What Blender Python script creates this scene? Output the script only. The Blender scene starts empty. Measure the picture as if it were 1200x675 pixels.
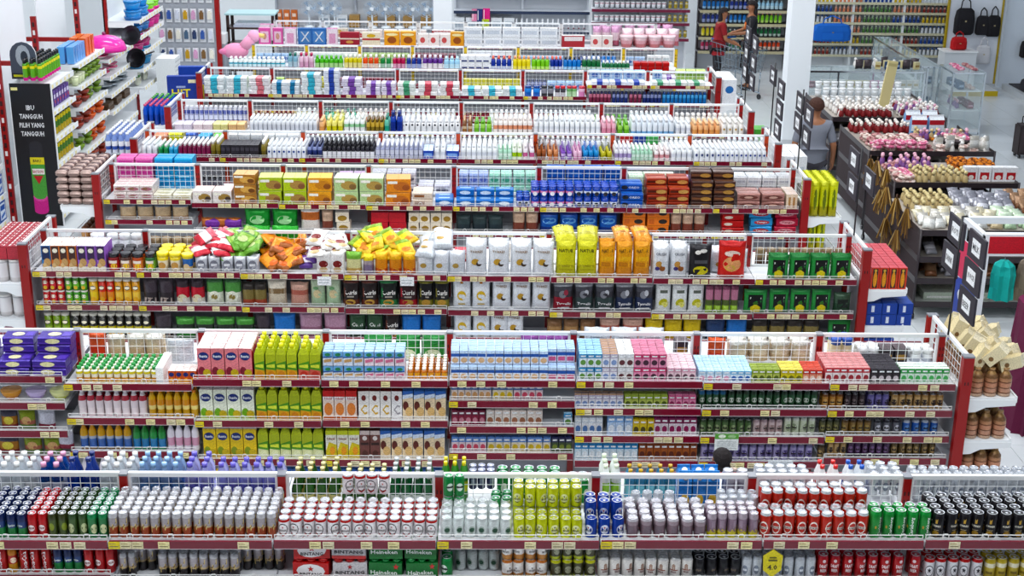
import bpy, bmesh, math, random
from mathutils import Matrix, Vector, Euler

# ------------------------------------------------------------------ camera, world, light, exposure
scn = bpy.context.scene
COL = scn.collection
random.seed(11)
F, PITCH, YAW, ROLL = 1642.06, .3343, .0202, .0130          # focal length in pixels of the 1200 px frame
CAM = Vector((.3154, 0.0, 5.1449))
_w = Vector((math.sin(YAW)*math.cos(PITCH), math.cos(YAW)*math.cos(PITCH), -math.sin(PITCH)))
_r0 = Vector((math.cos(YAW), -math.sin(YAW), 0)); _u0 = _r0.cross(_w)
_r = _r0*math.cos(ROLL) + _u0*math.sin(ROLL); _u = _u0*math.cos(ROLL) - _r0*math.sin(ROLL)
cam = bpy.data.cameras.new('camera'); camo = bpy.data.objects.new('camera', cam); COL.objects.link(camo)
cam.sensor_fit = 'HORIZONTAL'; cam.sensor_width = 36; cam.lens = 36*F/1200; cam.clip_end = 200
camo.matrix_world = Matrix(((_r.x, _u.x, -_w.x, CAM.x), (_r.y, _u.y, -_w.y, CAM.y), (_r.z, _u.z, -_w.z, CAM.z), (0, 0, 0, 1)))
scn.camera = camo
scn.view_settings.view_transform = 'Standard'; scn.view_settings.look = 'None'
scn.view_settings.gamma = 1; scn.view_settings.use_curve_mapping = False
scn.view_settings.exposure = 0.5
wd = bpy.data.worlds.new('world'); scn.world = wd; wd.use_nodes = True
wd.node_tree.nodes['Background'].inputs[0].default_value = (.86, .93, 1, 1)
wd.node_tree.nodes['Background'].inputs[1].default_value = .07
def area(x, y, z, sx, sy, power, col=(.95, .98, 1)):
    l = bpy.data.lights.new('ceiling_lamp_light', 'AREA'); l.shape = 'RECTANGLE'; l.size = sx; l.size_y = sy
    l.energy = power; l.color = col
    o = bpy.data.objects.new('ceiling_lamp_light', l); o.location = (x, y, z); COL.objects.link(o)
for _y in (3.5, 7.5, 11.5, 15.5, 19.5, 23.5, 28):
    for _x in (-4.2, 0, 4.2):
        area(_x, _y, 6.25, 2.6, .45, 78 if _y < 22 else 66)

def ray(px, py): return _w*F + _r*(px-600) - _u*(py-337.5)
def on_z(px, py, z=0.0):
    d = ray(px, py); return CAM + d*((z-CAM.z)/d.z)
def on_y(px, py, Y):
    d = ray(px, py); return CAM + d*((Y-CAM.y)/d.y)
def on_x(px, py, X):
    d = ray(px, py); return CAM + d*((X-CAM.x)/d.x)
def x_at(px, Y, z):
    q = Vector((0, Y-CAM.y, z-CAM.z)); a = (px-600)/F
    return CAM.x + (_r.dot(q) - a*_w.dot(q))/(a*_w.x - _r.x)

# ------------------------------------------------------------------ materials: colour comes from the mesh's print colours
def mat(name, rough=.5, metal=0., bump=0., bscale=60., trans=0., alpha=1., ior=1.45, coat=0., var=.06, emit=0., ink=0.):
    m = bpy.data.materials.new(name); m.use_nodes = True; nt = m.node_tree; b = nt.nodes['Principled BSDF']
    at = nt.nodes.new('ShaderNodeAttribute'); at.attribute_name = 'Col'
    oi = nt.nodes.new('ShaderNodeObjectInfo')
    mr = nt.nodes.new('ShaderNodeMapRange'); mr.inputs[3].default_value = 1-var; mr.inputs[4].default_value = 1+var
    nt.links.new(oi.outputs['Random'], mr.inputs[0])
    tc = nt.nodes.new('ShaderNodeTexCoord')
    nz = nt.nodes.new('ShaderNodeTexNoise'); nz.inputs['Scale'].default_value = bscale; nz.inputs['Detail'].default_value = 2
    nt.links.new(tc.outputs['Object'], nz.inputs['Vector'])
    mx = nt.nodes.new('ShaderNodeVectorMath'); mx.operation = 'SCALE'
    nt.links.new(at.outputs['Color'], mx.inputs[0]); nt.links.new(mr.outputs[0], mx.inputs['Scale'])
    if ink:      # small print: irregular darker and paler specks on the pack
        n2 = nt.nodes.new('ShaderNodeTexNoise'); n2.inputs['Scale'].default_value = 85; n2.inputs['Detail'].default_value = 1
        mp_ = nt.nodes.new('ShaderNodeMapping'); mp_.inputs['Scale'].default_value = (1, 1, 2.2)
        nt.links.new(tc.outputs['Object'], mp_.inputs[0]); nt.links.new(mp_.outputs[0], n2.inputs['Vector'])
        m2 = nt.nodes.new('ShaderNodeMapRange'); m2.inputs[1].default_value = .35; m2.inputs[2].default_value = .65; m2.inputs[3].default_value = 1-ink; m2.inputs[4].default_value = 1+ink*.5
        mm = nt.nodes.new('ShaderNodeMath'); mm.operation = 'MULTIPLY'
        nt.links.new(n2.outputs[0], m2.inputs[0]); nt.links.new(m2.outputs[0], mm.inputs[0]); nt.links.new(mr.outputs[0], mm.inputs[1]); nt.links.new(mm.outputs[0], mx.inputs['Scale'])
    nt.links.new(mx.outputs[0], b.inputs['Base Color'])
    b.inputs['Roughness'].default_value = rough; b.inputs['Metallic'].default_value = metal
    b.inputs['Transmission Weight'].default_value = trans; b.inputs['IOR'].default_value = ior
    b.inputs['Alpha'].default_value = alpha; b.inputs['Coat Weight'].default_value = coat
    if emit:
        nt.links.new(mx.outputs[0], b.inputs['Emission Color']); b.inputs['Emission Strength'].default_value = emit
    if bump:
        bp = nt.nodes.new('ShaderNodeBump'); bp.inputs['Strength'].default_value = bump; bp.inputs['Distance'].default_value = .01
        nt.links.new(nz.outputs[0], bp.inputs['Height']); nt.links.new(bp.outputs[0], b.inputs['Normal'])
    return m
MAT = {'paper': mat('printed_carton', .45, ink=.22), 'gloss': mat('glossy_plastic', .22, coat=.2), 'metal': mat('brushed_aluminium', .28, .9),
       'tin': mat('printed_can_metal', .3, .35, coat=.3, ink=.12), 'foil': mat('printed_foil', .3, .25, .35, 45, ink=.22), 'matte': mat('matte_paint', .6, var=.02),
       'paint': mat('powder_coated_steel', .35, var=.03), 'clear': mat('clear_plastic', .12, trans=.55), 'film': mat('clear_film', .15, bump=.5, bscale=30, alpha=.45),
       'glass': mat('glass_pane', .04, alpha=.16, var=0), 'cloth': mat('cloth', .85, bump=.3, bscale=90), 'skin': mat('skin', .5, var=.0),
       'lamp': mat('lamp_tube', .4, emit=6., var=0), 'chrome': mat('chrome', .15, 1., var=.02)}
def flat(name, col, rough=.6, metal=0.):
    m = bpy.data.materials.new(name); m.use_nodes = True; b = m.node_tree.nodes['Principled BSDF']; nz = m.node_tree.nodes.new('ShaderNodeTexNoise'); nz.inputs['Scale'].default_value = 40
    mx = m.node_tree.nodes.new('ShaderNodeMix'); mx.data_type = 'RGBA'; c = lin(col); mx.inputs['A'].default_value = (*[v*.85 for v in c], 1); mx.inputs['B'].default_value = (*c, 1)
    m.node_tree.links.new(nz.outputs[0], mx.inputs['Factor']); m.node_tree.links.new(mx.outputs['Result'], b.inputs['Base Color'])
    b.inputs['Roughness'].default_value = rough; b.inputs['Metallic'].default_value = metal; return m
def lin(h):
    if not isinstance(h, str): return h
    def g(v):
        v /= 255.0
        return v/12.92 if v <= .04045 else ((v+.055)/1.055)**2.4
    c = [g(int(h[i:i+2], 16)) for i in (0, 2, 4)]; y = .3*c[0]+.5*c[1]+.2*c[2]
    k = .70+.30*min(1, y/.75)                      # inks are a little deeper than they photograph
    return tuple(max(.002, y+(v-y)*1.17)*k for v in c)

# ------------------------------------------------------------------ mesh builder
_txt = {}
def text2d(s):
    if s not in _txt:
        c = bpy.data.curves.new('lettering', 'FONT'); c.body = s; c.resolution_u = 1; c.offset = .02
        o = bpy.data.objects.new('lettering', c); m = o.to_mesh()
        vs = [(v.co.x, v.co.y) for v in m.vertices]; fs = [tuple(p.vertices) for p in m.polygons]
        o.to_mesh_clear(); bpy.data.objects.remove(o); bpy.data.curves.remove(c)
        x0 = min(v[0] for v in vs); x1 = max(v[0] for v in vs); y0 = min(v[1] for v in vs); y1 = max(v[1] for v in vs)
        k = 1/(y1-y0)
        _txt[s] = ([((x-(x0+x1)/2)*k, (y-(y0+y1)/2)*k) for x, y in vs], fs, (x1-x0)*k)
    return _txt[s]
class MB:
    def __init__(s): s.v = []; s.f = []; s.c = []; s.m = []; s.s = []
    def poly(s, pts, col, m='paper', sm=False):
        n = len(s.v); s.v += [tuple(p) for p in pts]; s.f.append(tuple(range(n, n+len(pts)))); s.c.append(lin(col)); s.m.append(m); s.s.append(sm); return s
    def box(s, a, b, col, m='paper', top=None, front=None):
        x0, y0, z0 = a; x1, y1, z1 = b
        p = [(x0,y0,z0),(x1,y0,z0),(x1,y1,z0),(x0,y1,z0),(x0,y0,z1),(x1,y0,z1),(x1,y1,z1),(x0,y1,z1)]
        n = len(s.v); s.v += p; c = lin(col)
        for i, q in enumerate(((0,1,5,4),(1,2,6,5),(2,3,7,6),(3,0,4,7),(4,5,6,7),(3,2,1,0))):
            s.f.append(tuple(n+k for k in q)); s.m.append(m); s.s.append(False)
            s.c.append(lin(top) if i == 4 and top else lin(front) if i == 0 and front else c)
        return s
    def bar(s, p, q, t, col, m='paint', n=4):
        p = Vector(p); q = Vector(q); d = (q-p).normalized()
        a = d.cross(Vector((0, 0, 1)) if abs(d.z) < .9 else Vector((1, 0, 0))).normalized(); b = d.cross(a)
        k = len(s.v); c = lin(col)
        for e in (p, q):
            for i in range(n):
                an = 2*math.pi*(i+.5)/n; s.v.append(tuple(e + (a*math.cos(an)+b*math.sin(an))*t))
        for i in range(n):
            j = (i+1) % n; s.f.append((k+i, k+j, k+n+j, k+n+i)); s.c.append(c); s.m.append(m); s.s.append(n > 4)
        for ring in (tuple(k+i for i in reversed(range(n))), tuple(k+n+i for i in range(n))):
            s.f.append(ring); s.c.append(c); s.m.append(m); s.s.append(False)
        return s
    def tube(s, pts, t, col, m='paint', n=4):
        for p, q in zip(pts, pts[1:]): s.bar(p, q, t, col, m, n)
        return s
    def lathe(s, prof, seg=12, m='gloss', sx=1., sy=1., o=(0, 0, 0), capb=True):
        # prof: [(radius, z, colour)] bottom to top; colour of a ring fills the band above it
        k = len(s.v); nr = len(prof)
        for e in prof:
            r, z = e[0], e[1]
            for i in range(seg):
                a = 2*math.pi*i/seg; s.v.append((o[0]+r*sx*math.cos(a), o[1]+r*sy*math.sin(a), o[2]+z))
        for j in range(nr-1):
            c = lin(prof[j][2]); mm = prof[j][3] if len(prof[j]) > 3 else m
            for i in range(seg):
                i2 = (i+1) % seg; s.f.append((k+j*seg+i, k+j*seg+i2, k+(j+1)*seg+i2, k+(j+1)*seg+i)); s.c.append(c); s.m.append(mm); s.s.append(True)
        if prof[-1][0] > 1e-5:
            s.f.append(tuple(k+(nr-1)*seg+i for i in range(seg))); s.c.append(lin(prof[-1][2])); s.m.append(m); s.s.append(False)
        if capb and prof[0][0] > 1e-5:
            s.f.append(tuple(k+i for i in reversed(range(seg)))); s.c.append(lin(prof[0][2])); s.m.append(m); s.s.append(False)
        return s
    def sphere(s, c, r, col, m='matte', seg=10, rings=6, sc=(1, 1, 1)):
        prof = [(max(1e-6, r*math.sin(math.pi*i/rings)), -r*math.cos(math.pi*i/rings)*sc[2], col) for i in range(rings+1)]
        return s.lathe(prof, seg, m, sc[0], sc[1], c, capb=False)
    def design(s, D, mp, m='paper', nu=1, nv=1):
        # flat print laid on a face; mp(u, v, lift) gives the point, u and v run 0..1
        L = 0
        for e in D:
            L += 1; l = .0006*L; k = e[0]
            if k == 'r':
                _, x0, y0, x1, y1, c = e
                for i in range(nu):
                    for j in range(nv):
                        ua = x0+(x1-x0)*i/nu; ub = x0+(x1-x0)*(i+1)/nu; va = y0+(y1-y0)*j/nv; vb = y0+(y1-y0)*(j+1)/nv
                        s.poly([mp(ua, va, l), mp(ub, va, l), mp(ub, vb, l), mp(ua, vb, l)], c, m)
            elif k == 'e':
                _, cx, cy, rx, ry, c = e; n = 12
                p = [(cx+rx*math.cos(2*math.pi*i/n), cy+ry*math.sin(2*math.pi*i/n)) for i in range(n)]
                if nu > 1:
                    for i in range(n): s.poly([mp(cx, cy, l), mp(*p[i], l), mp(*p[(i+1) % n], l)], c, m)
                else: s.poly([mp(u, v, l) for u, v in p], c, m)
            elif k == 's':
                _, cx, cy, rx, ry, c = e
                p = [(cx+rx*(1 if i % 2 == 0 else .42)*math.sin(math.pi*i/5), cy+ry*(1 if i % 2 == 0 else .42)*math.cos(math.pi*i/5)) for i in range(10)][::-1]
                for i in range(10): s.poly([mp(cx, cy, l), mp(*p[i], l), mp(*p[(i+1) % 10], l)], c, m)
            elif k == 'p':
                s.poly([mp(u, v, l) for u, v in e[1]], e[2], m)
            elif k in 'tT':
                _, tx, cx, cy, w, h, c = e            # w, h: size of the whole word in face units; 'T' runs upwards
                vs, fs, asp = text2d(tx); col = lin(c); b = len(s.v)
                for x, y in vs:
                    a = x/asp*w; q = y*h
                    s.v.append(tuple(mp(cx+a, cy+q, l) if k == 't' else mp(cx-y*w, cy+x/asp*h, l)))
                for f in fs:
                    s.f.append(tuple(b+i for i in f)); s.c.append(col); s.m.append(m); s.s.append(False)
        return s
    def mesh(s, name='mesh'):
        me = bpy.data.meshes.new(name); me.from_pydata(s.v, [], s.f)
        used = sorted(set(s.m)); idx = {k: i for i, k in enumerate(used)}
        for k in used: me.materials.append(MAT[k])
        me.polygons.foreach_set('material_index', [idx[k] for k in s.m]); me.polygons.foreach_set('use_smooth', s.s)
        at = me.color_attributes.new('Col', 'FLOAT_COLOR', 'CORNER'); buf = []
        for f, c in zip(s.f, s.c): buf += [c[0], c[1], c[2], 1.0]*len(f)
        at.data.foreach_set('color', buf); me.update(); return me
def ob(name, data, parent=None, loc=(0, 0, 0), rot=None, label=None, cat=None, group=None, kind=None):
    if isinstance(data, MB): data = data.mesh(name)
    o = bpy.data.objects.new(name, data); o.location = loc
    if rot: o.rotation_euler = rot
    COL.objects.link(o)
    if parent: o.parent = parent
    if label: o['label'] = label
    if cat: o['category'] = cat
    if group: o['group'] = group
    if kind: o['kind'] = kind
    return o
# ------------------------------------------------------------------ the room
RED, MAROON, WHITE, CREAM, GREY = 'a0161e', '7c1230', 'eef0f2', 'f0e6b0', '9a9aa0'
YB = 30.5
fl = MB()
# floor tiles: 0.6 m, each a little block with a recessed joint, in the aisles the photograph shows
fl.poly([(-9, -1, -.006), (14, -1, -.006), (14, YB+.3, -.006), (-9, YB+.3, -.006)], 'cccfd2', 'matte')
floor = ob('floor', fl, kind='structure')
tm = MB(); g = .0025
tm.box((-.3+g, -.3+g, -.006), (.3-g, .3-g, 0), 'd9dde0', 'gloss')
tile = tm.mesh('floor_tile'); nt_ = 0
rest = MB()
for iy in range(0, 51):
    for ix in range(-14, 22):
        x = ix*.6+.3; y = iy*.6+.3
        near = (x > 4.0 and 9 < y < 27 and x < 10.2 and nt_ < 300) or (x < -4.2 and 14 < y < 19 and nt_ < 300)
        if near: ob('tile', tile, floor, (x, y, 0)); nt_ += 1
        else: rest.box((x-.3+g, y-.3+g, -.006), (x+.3-g, y+.3-g, 0), 'd9dde0', 'gloss')
ob('tile_field', rest, floor, kind='stuff')
ob('wall_back', MB().box((-9, YB, 0), (14, YB+.2, 6.6), 'e6e9ec', 'matte'), kind='structure')
ob('wall_left', MB().box((-8.7, -1, 0), (-8.5, YB, 6.6), 'e9ecef', 'matte'), kind='structure')
ob('wall_right', MB().box((13.2, -1, 0), (13.4, YB, 6.6), 'dfe6ee', 'matte'), kind='structure')
ob('ceiling', MB().box((-9, -1, 6.5), (14, YB+.2, 6.6), 'eceef0', 'matte'), kind='structure')
lm = MB().box((-1.3, -.24, .04), (1.3, .24, .1), 'f2f2f2', 'paint')
for _y in (3.5, 7.5, 11.5, 15.5, 19.5, 23.5, 28):
    for _i, _x in enumerate((-4.2, 0, 4.2)):
        t = ob('ceiling_lamp', lm if isinstance(lm, bpy.types.Mesh) else lm.mesh('lamp_housing'), None, (_x, _y, 6.4),
               label=f"{('left', 'middle', 'right')[_i]} fluorescent ceiling lamp {_y:.0f} metres ahead".replace(' 4 metres ahead', ' before the nearest run').replace(' 8 metres ahead', ' over the first aisle').replace(' 12 metres ahead', ' over the third run').replace(' 16 metres ahead', ' over the fifth run').replace(' 20 metres ahead', ' over the seventh run').replace(' 24 metres ahead', ' over the ninth run').replace(' 28 metres ahead', ' before the back wall'), cat='lamp', group='fluorescent ceiling lamps')
# ------------------------------------------------------------------ goods: shape templates
TPL = {  # body profile (radius, height) and cap profile, as fractions
 'can':   ([(.78,0),(1,.05),(1,.9),(.85,.965),(.85,1)], None),
 'pet':   ([(.8,0),(1,.03),(.94,.3),(1,.36),(1,.6),(.95,.64),(.97,.7),(.42,.9),(.4,.93)], [(.46,.91),(.46,1),(.3,1)]),
 'water': ([(.85,0),(1,.03),(1,.25),(.93,.28),(1,.31),(1,.62),(.95,.7),(.5,.86),(.42,.92)], [(.5,.9),(.5,1),(.35,1)]),
 'glass': ([(.95,0),(1,.02),(1,.55),(.85,.64),(.42,.8),(.38,.95)], [(.45,.93),(.45,1),(.35,1)]),
 'yog':   ([(.9,0),(1,.05),(.9,.45),(1,.6),(.95,.72),(.6,.8)], [(.62,.78),(.62,1),(.5,1)]),
 'shampoo': ([(.9,0),(1,.04),(1,.62),(.75,.76),(.45,.8)], [(.55,.79),(.5,1),(.4,1)]),
 'lotion': ([(.9,0),(1,.05),(.95,.5),(.8,.7),(.5,.78)], [(.62,.77),(.55,1),(.4,1)]),
 'flip':  ([(.7,0),(.72,.12),(.9,.2),(1,.6),(1,.95),(.95,1)], [(.74,-.0),(.76,.14),(.5,.14)]),
 'jar':   ([(.92,0),(1,.05),(1,.72),(.85,.78)], [(.95,.77),(.95,1),(.9,1)]),
 'tub':   ([(.8,0),(1,.8)], [(1.06,.8),(1.06,1),(1,1)]),
 'tube':  ([(1,0),(1,.92)], [(1.04,.91),(1.04,1),(.95,1)]),
 'spray': ([(.95,0),(1,.03),(1,.72),(.8,.78)], [(.72,.78),(.72,.97),(.5,1)]),
 'pump':  ([(.95,0),(1,.04),(1,.6),(.5,.7),(.3,.72)], [(.32,.71),(.32,.8),(.12,.8),(.12,.95),(.35,.96),(.35,1),(.2,1)]),
 'bowl':  ([(.45,0),(.5,.08),(.85,.5),(1,1)], None),
}
P = {}
def K(key, kind, name, cat, desc, **a): P[key] = dict(kind=kind, name=name, cat=cat, desc=desc, **a)
def bandcol(b, t):
    c = b[0][1]
    for z, k in b:
        if t >= z-1e-6: c = k
    return c
def cut(prof, bands):
    zs = sorted(set([z for r, z in prof] + [z for z, c in bands if prof[0][1] < z < prof[-1][1]])); out = []
    for r, z in prof: out.append((r, z))
    for z in zs:
        if not any(abs(z-q[1]) < 1e-6 for q in out):
            for (r0, z0), (r1, z1) in zip(prof, prof[1:]):
                if z0 < z < z1: out.append((r0+(r1-r0)*(z-z0)/(z1-z0), z)); break
    return sorted(out, key=lambda q: q[1])
def b_round(p):
    body, cap = TPL[p['kind']]; r = p['w']/2; h = p['h']; sy = p.get('d', p['w'])/p['w']
    B = p['b'] if isinstance(p['b'], list) else [(0, p['b'])]
    mb = MB(); m = p.get('m', 'tin' if p['kind'] == 'can' else 'gloss'); far = p.get('far'); seg = p.get('seg', 8 if far else 12)
    mm = p.get('bm', {})
    mb.lathe([(q*r, z*h, bandcol(B, z), mm.get(bandcol(B, z), m)) for q, z in cut(body, B)], seg, m, 1, sy)
    if p.get('D'):
        sp = p.get('span', 1.9)
        def mp(u, v, l):
            a = -math.pi/2+(u-.5)*sp; return ((r+l)*math.cos(a), (r*sy+l)*math.sin(a), v*h)
        mb.design(p['D'], mp, m, 4, 1)
    parts = []
    if p['kind'] == 'can':
        lc = p.get('lid', 'd8dade'); t = MB() if not far else mb; q = .85*r
        t.lathe([(q*.99, h, 'a4a6ac'), (q*1.03, h+.0035, 'f0f2f4'), (q*.93, h+.0035, 'a0a2aa'), (q*.86, h-.001, lc), (q*.2, h-.001, lc)], 12 if not far else 8, 'metal', capb=False)  # greyer neck and recess, pale rim: shading put into the lid colours
        if not far:
            t.poly([(-.006, -.012, h+.002), (.006, -.012, h+.002), (.007, .004, h+.002), (-.007, .004, h+.002)], 'eef0f4', 'metal'); parts.append(('lid', t))
    elif cap:
        t = MB() if not far else mb; cc = p.get('cap', 'f0f0f0')
        t.lathe([(q*r, z*h, cc) for q, z in cap], 10 if not far else 8, 'gloss', 1, 1 if cap[0][0] < .7 else sy)
        if p['kind'] == 'pump': t.box((-.008, -.045, .955*h), (.008, 0, .995*h), cc, 'gloss')
        if not far: parts.append(('cap', t))
    return mb, parts
def face_map(w, d, h, front=True): return lambda u, v, l: ((u-.5)*w, -d/2-l, v*h)
def b_carton(p):
    w, d, h = p['w'], p['d'], p['h']; mb = MB(); c = p['c']; s = p.get('side') or c; t = p.get('top') or c; kd = p['kind']; m = p.get('m', 'paper'); parts = []
    if kd == 'gable':
        hb = h*.78; mb.box((-w/2, -d/2, 0), (w/2, d/2, hb), s, m, front=c)
        mb.poly([(-w/2, -d/2, hb), (w/2, -d/2, hb), (w/2, -.004, h*.93), (-w/2, -.004, h*.93)], t, m)
        mb.poly([(w/2, d/2, hb), (-w/2, d/2, hb), (-w/2, .004, h*.93), (w/2, .004, h*.93)], t, m)
        for x in (-1, 1): mb.poly([(x*w/2, -x*d/2, hb), (x*w/2, x*d/2, hb), (x*w/2, 0, h*.93)], s, m)
        mb.box((-w/2, -.004, h*.93), (w/2, .004, h), t, m)
        if p.get('cap'):
            cp = MB().bar((0, -d*.25, h*.84), (0, -d*.25-.02, h*.84+.026), .017, p['cap'], 'gloss', 8)
            if p.get('far'): mb.bar((0, -d*.25, h*.84), (0, -d*.25-.02, h*.84+.026), .017, p['cap'], 'gloss', 8)
            else: parts.append(('cap', cp))
        dh = hb
    elif kd == 'prism':     # carton bottle: square body, sloped shoulders, round screw cap
        hb = h*.72; mb.box((-w/2, -d/2, 0), (w/2, d/2, hb), s, m, front=c); q = .32*w
        A = [(-w/2, -d/2, hb), (w/2, -d/2, hb), (w/2, d/2, hb), (-w/2, d/2, hb)]; Bq = [(-q, -q, h*.87), (q, -q, h*.87), (q, q, h*.87), (-q, q, h*.87)]
        for i in range(4): mb.poly([A[i], A[(i+1) % 4], Bq[(i+1) % 4], Bq[i]], t, m)
        mb.poly(Bq, t, m); cp = MB().lathe([(.24*w, h*.87, p['cap']), (.24*w, h, p['cap']), (.1*w, h, p['cap'])], 10, 'gloss')
        parts.append(('cap', cp)); dh = hb
    else:                   # brik or box: body, folded top with a glued seam
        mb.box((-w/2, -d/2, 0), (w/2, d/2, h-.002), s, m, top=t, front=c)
        if kd == 'brik':
            mb.box((-w/2+.001, -.004, h-.002), (w/2-.001, .004, h+.003), t, m)
            for x in (-1, 1): mb.poly([(x*w/2*1.01, -x*d/2, h*.98), (x*w/2*1.01, x*d/2, h*.98), (x*w/2*1.01, 0, h*.86)], t, m)
            if p.get('straw', 1) and not p.get('far') and h < .16: mb.bar((-w*.3, d/2+.003, h*.1), (w*.3, d/2+.003, h*.85), .003, 'f4f4f4', 'gloss', 4)
        else:
            mb.box((-w/2, -d/2, h-.002), (w/2, d/2*.98, h), t, m); mb.box((-.002, -d/2, h), (.002, d/2, h+.0008), s, m)
        dh = h
    if p.get('D'): mb.design(p['D'], face_map(w, d, dh), m)
    if p.get('DT'): mb.design(p['DT'], lambda u, v, l: ((u-.5)*w, (v-.5)*d, h+.001+l), m)
    return mb, parts
def bag_map(w, d, h, seed=0):
    rr = random.Random(seed); ph = [rr.uniform(0, 6.3) for _ in range(6)]
    def dep(u, v):
        e = min(1, v/.1, (1-v)/.12); e = max(0, e); s = max(0, 1-(2*u-1)**4)
        wr = 1+.10*math.sin(7*u+ph[0])*math.sin(9*v+ph[1])+.07*math.sin(17*v+ph[2]+5*u)
        return d/2*(e**.6)*(s**.6)*wr*(1.1-.25*v)
    def xw(u, v): return (u-.5)*w*(1-.05*math.sin(math.pi*v))
    return dep, xw
def b_bag(p):
    w, d, h = p['w'], p['d'], p['h']; mb = MB(); m = p.get('m', 'foil'); dep, xw = bag_map(w, d, h, p.get('seed', len(p['desc'])))
    U = [0, .06, .25, .5, .75, .94, 1]; V = [0, .04, .12, .3, .5, .7, .86, .95, 1]
    if p.get('far'): U = [0, .12, .5, .88, 1]; V = [0, .08, .35, .65, .92, 1]
    B = p['b'] if isinstance(p['b'], list) else [(0, p['b'])]
    k = len(mb.v); nu = len(U)
    for sgn in (-1, 1):
        for v in V:
            for u in U: mb.v.append((xw(u, v), sgn*(dep(u, v)+.0008), v*h + (.004*math.sin(40*u) if v in (0, 1) else 0)))
    n1 = nu*len(V)
    for sgn, off in ((-1, 0), (1, n1)):
        for j in range(len(V)-1):
            for i in range(nu-1):
                a = off+j*nu+i; q = (a, a+1, a+nu+1, a+nu)
                mb.f.append(q if sgn < 0 else q[::-1]); vc = (V[j]+V[j+1])/2
                mb.c.append(lin(p.get('seal', bandcol(B, vc))) if (j in (0, len(V)-2)) else lin(bandcol(B, vc))); mb.m.append(m); mb.s.append(True)
    for j in range(len(V)-1):
        for i in (0, nu-1):
            a = j*nu+i; b = n1+a; q = (a, a+nu, b+nu, b) if i == 0 else (a, b, b+nu, a+nu)
            mb.f.append(q); mb.c.append(lin(bandcol(B, V[j]))); mb.m.append(m); mb.s.append(True)
    if p.get('D'):
        mb.design(p['D'], lambda u, v, l: (xw(u, v), -dep(u, v)-.002-l, v*h), m, 3, 3)
    return mb, []
def b_flow(p):      # lying flow-wrap pack: pillow along x with crimped fins at both ends
    w, d, h = p['w'], p['d'], p['h']; mb = MB(); m = p.get('m', 'foil'); B = p['b'] if isinstance(p['b'], list) else [(0, p['b'])]
    X = [(-.5, .06), (-.44, .08), (-.42, .9), (-.2, 1), (.2, 1), (.42, .9), (.44, .08), (.5, .06)]; n = 8
    for x, sc in X:
        for i in range(n):
            a = 2*math.pi*i/n+math.pi/8; ca = math.copysign(abs(math.cos(a))**.6, math.cos(a)); sa = math.copysign(abs(math.sin(a))**.6, math.sin(a))
            mb.v.append((x*w, d/2*ca*(.95 if sc < .5 else 1), h/2+h/2*sa*sc))
    for j in range(len(X)-1):
        for i in range(n):
            a = j*n+i; b = j*n+(i+1) % n; mb.f.append((a, a+n, b+n, b))
            mb.c.append(lin(bandcol(B, (i+.5)/n if p.get('ring') else (X[j][0]+X[j+1][0])/2+.5))); mb.m.append(m); mb.s.append(True)
    mb.f.append(tuple(range(n))); mb.f.append(tuple((len(X)-1)*n+i for i in reversed(range(n))))
    for _ in 'ab': mb.c.append(lin(B[0][1])); mb.m.append(m); mb.s.append(False)
    if p.get('D'): mb.design(p['D'], lambda u, v, l: ((u-.5)*w*.86, -d/2-l-.001, .1*h+v*h*.8), m)
    if p.get('DT'): mb.design(p['DT'], lambda u, v, l: ((u-.5)*w*.8, (v-.5)*d*.8, h+l+.001), m)
    return mb, []
def b_multi(p):     # shrink pack: a sleeve box with rows of can or bottle tops on it, or rolls under film
    w, d, h = p['w'], p['d'], p['h']; nx, ny = p['n']; mb = MB(); mb.box((-w/2, -d/2, 0), (w/2, d/2, h*.82), p['c'], 'paper', top=p.get('top', p['c']))
    if p.get('D'): mb.design(p['D'], face_map(w, d, h*.82), 'gloss')
    parts = []
    for i in range(nx):
        for j in range(ny):
            x = (i+.5)/nx*w-w/2; y = (j+.5)/ny*d-d/2; r = w/nx*.46; t = MB()
            t.lathe([(r, h*.82, p['cc']), (r*.95, h*.93, p['cc']), (r*.82, h, 'd8dade', 'metal'), (r*.75, h, 'd8dade', 'metal'), (r*.7, h-.003, 'd8dade', 'metal'), (r*.1, h-.003, 'd8dade', 'metal')], 10, 'tin', o=(x, y, 0)); parts.append(('can_top', t))
    return mb, parts
def b_bricks(p):    # wrapped brick of small packs or rolls: rounded block with grooves between nx units
    w, d, h = p['w'], p['d'], p['h']; nx = p.get('n', 3); mb = MB()
    B = p['b'] if isinstance(p['b'], list) else [(0, p['b'])]
    for i in range(nx):
        x0 = -w/2+w*i/nx+.002; x1 = -w/2+w*(i+1)/nx-.002; c = bandcol(B, (i+.5)/nx); e = .12*h
        pr = [(-d/2+e, 0), (d/2-e, 0), (d/2, e), (d/2, h-e), (d/2-e, h), (-d/2+e, h), (-d/2, h-e), (-d/2, e)]; k = len(mb.v)
        for x in (x0, x1): mb.v += [(x, y, z) for y, z in pr]
        for q in range(8):
            r2 = (q+1) % 8; mb.f.append((k+q, k+8+q, k+8+r2, k+r2)); mb.c.append(lin(c)); mb.m.append('foil'); mb.s.append(False)
        for rng in (tuple(k+q for q in range(8)), tuple(k+8+q for q in reversed(range(8)))): mb.f.append(rng); mb.c.append(lin(c)); mb.m.append('foil'); mb.s.append(False)
    if p.get('D'): mb.design(p['D'], lambda u, v, l: ((u-.5)*w, -d/2-l-.001, .12*h+v*h*.76), 'foil')
    if p.get('DT'): mb.design(p['DT'], lambda u, v, l: ((u-.5)*w, (v-.5)*d*.75, h+l+.001), 'foil')
    return mb, []
BUILD = {'brik': b_carton, 'gable': b_carton, 'prism': b_carton, 'box': b_carton, 'bag': b_bag, 'flow': b_flow, 'multi': b_multi, 'bricks': b_bricks}
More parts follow.
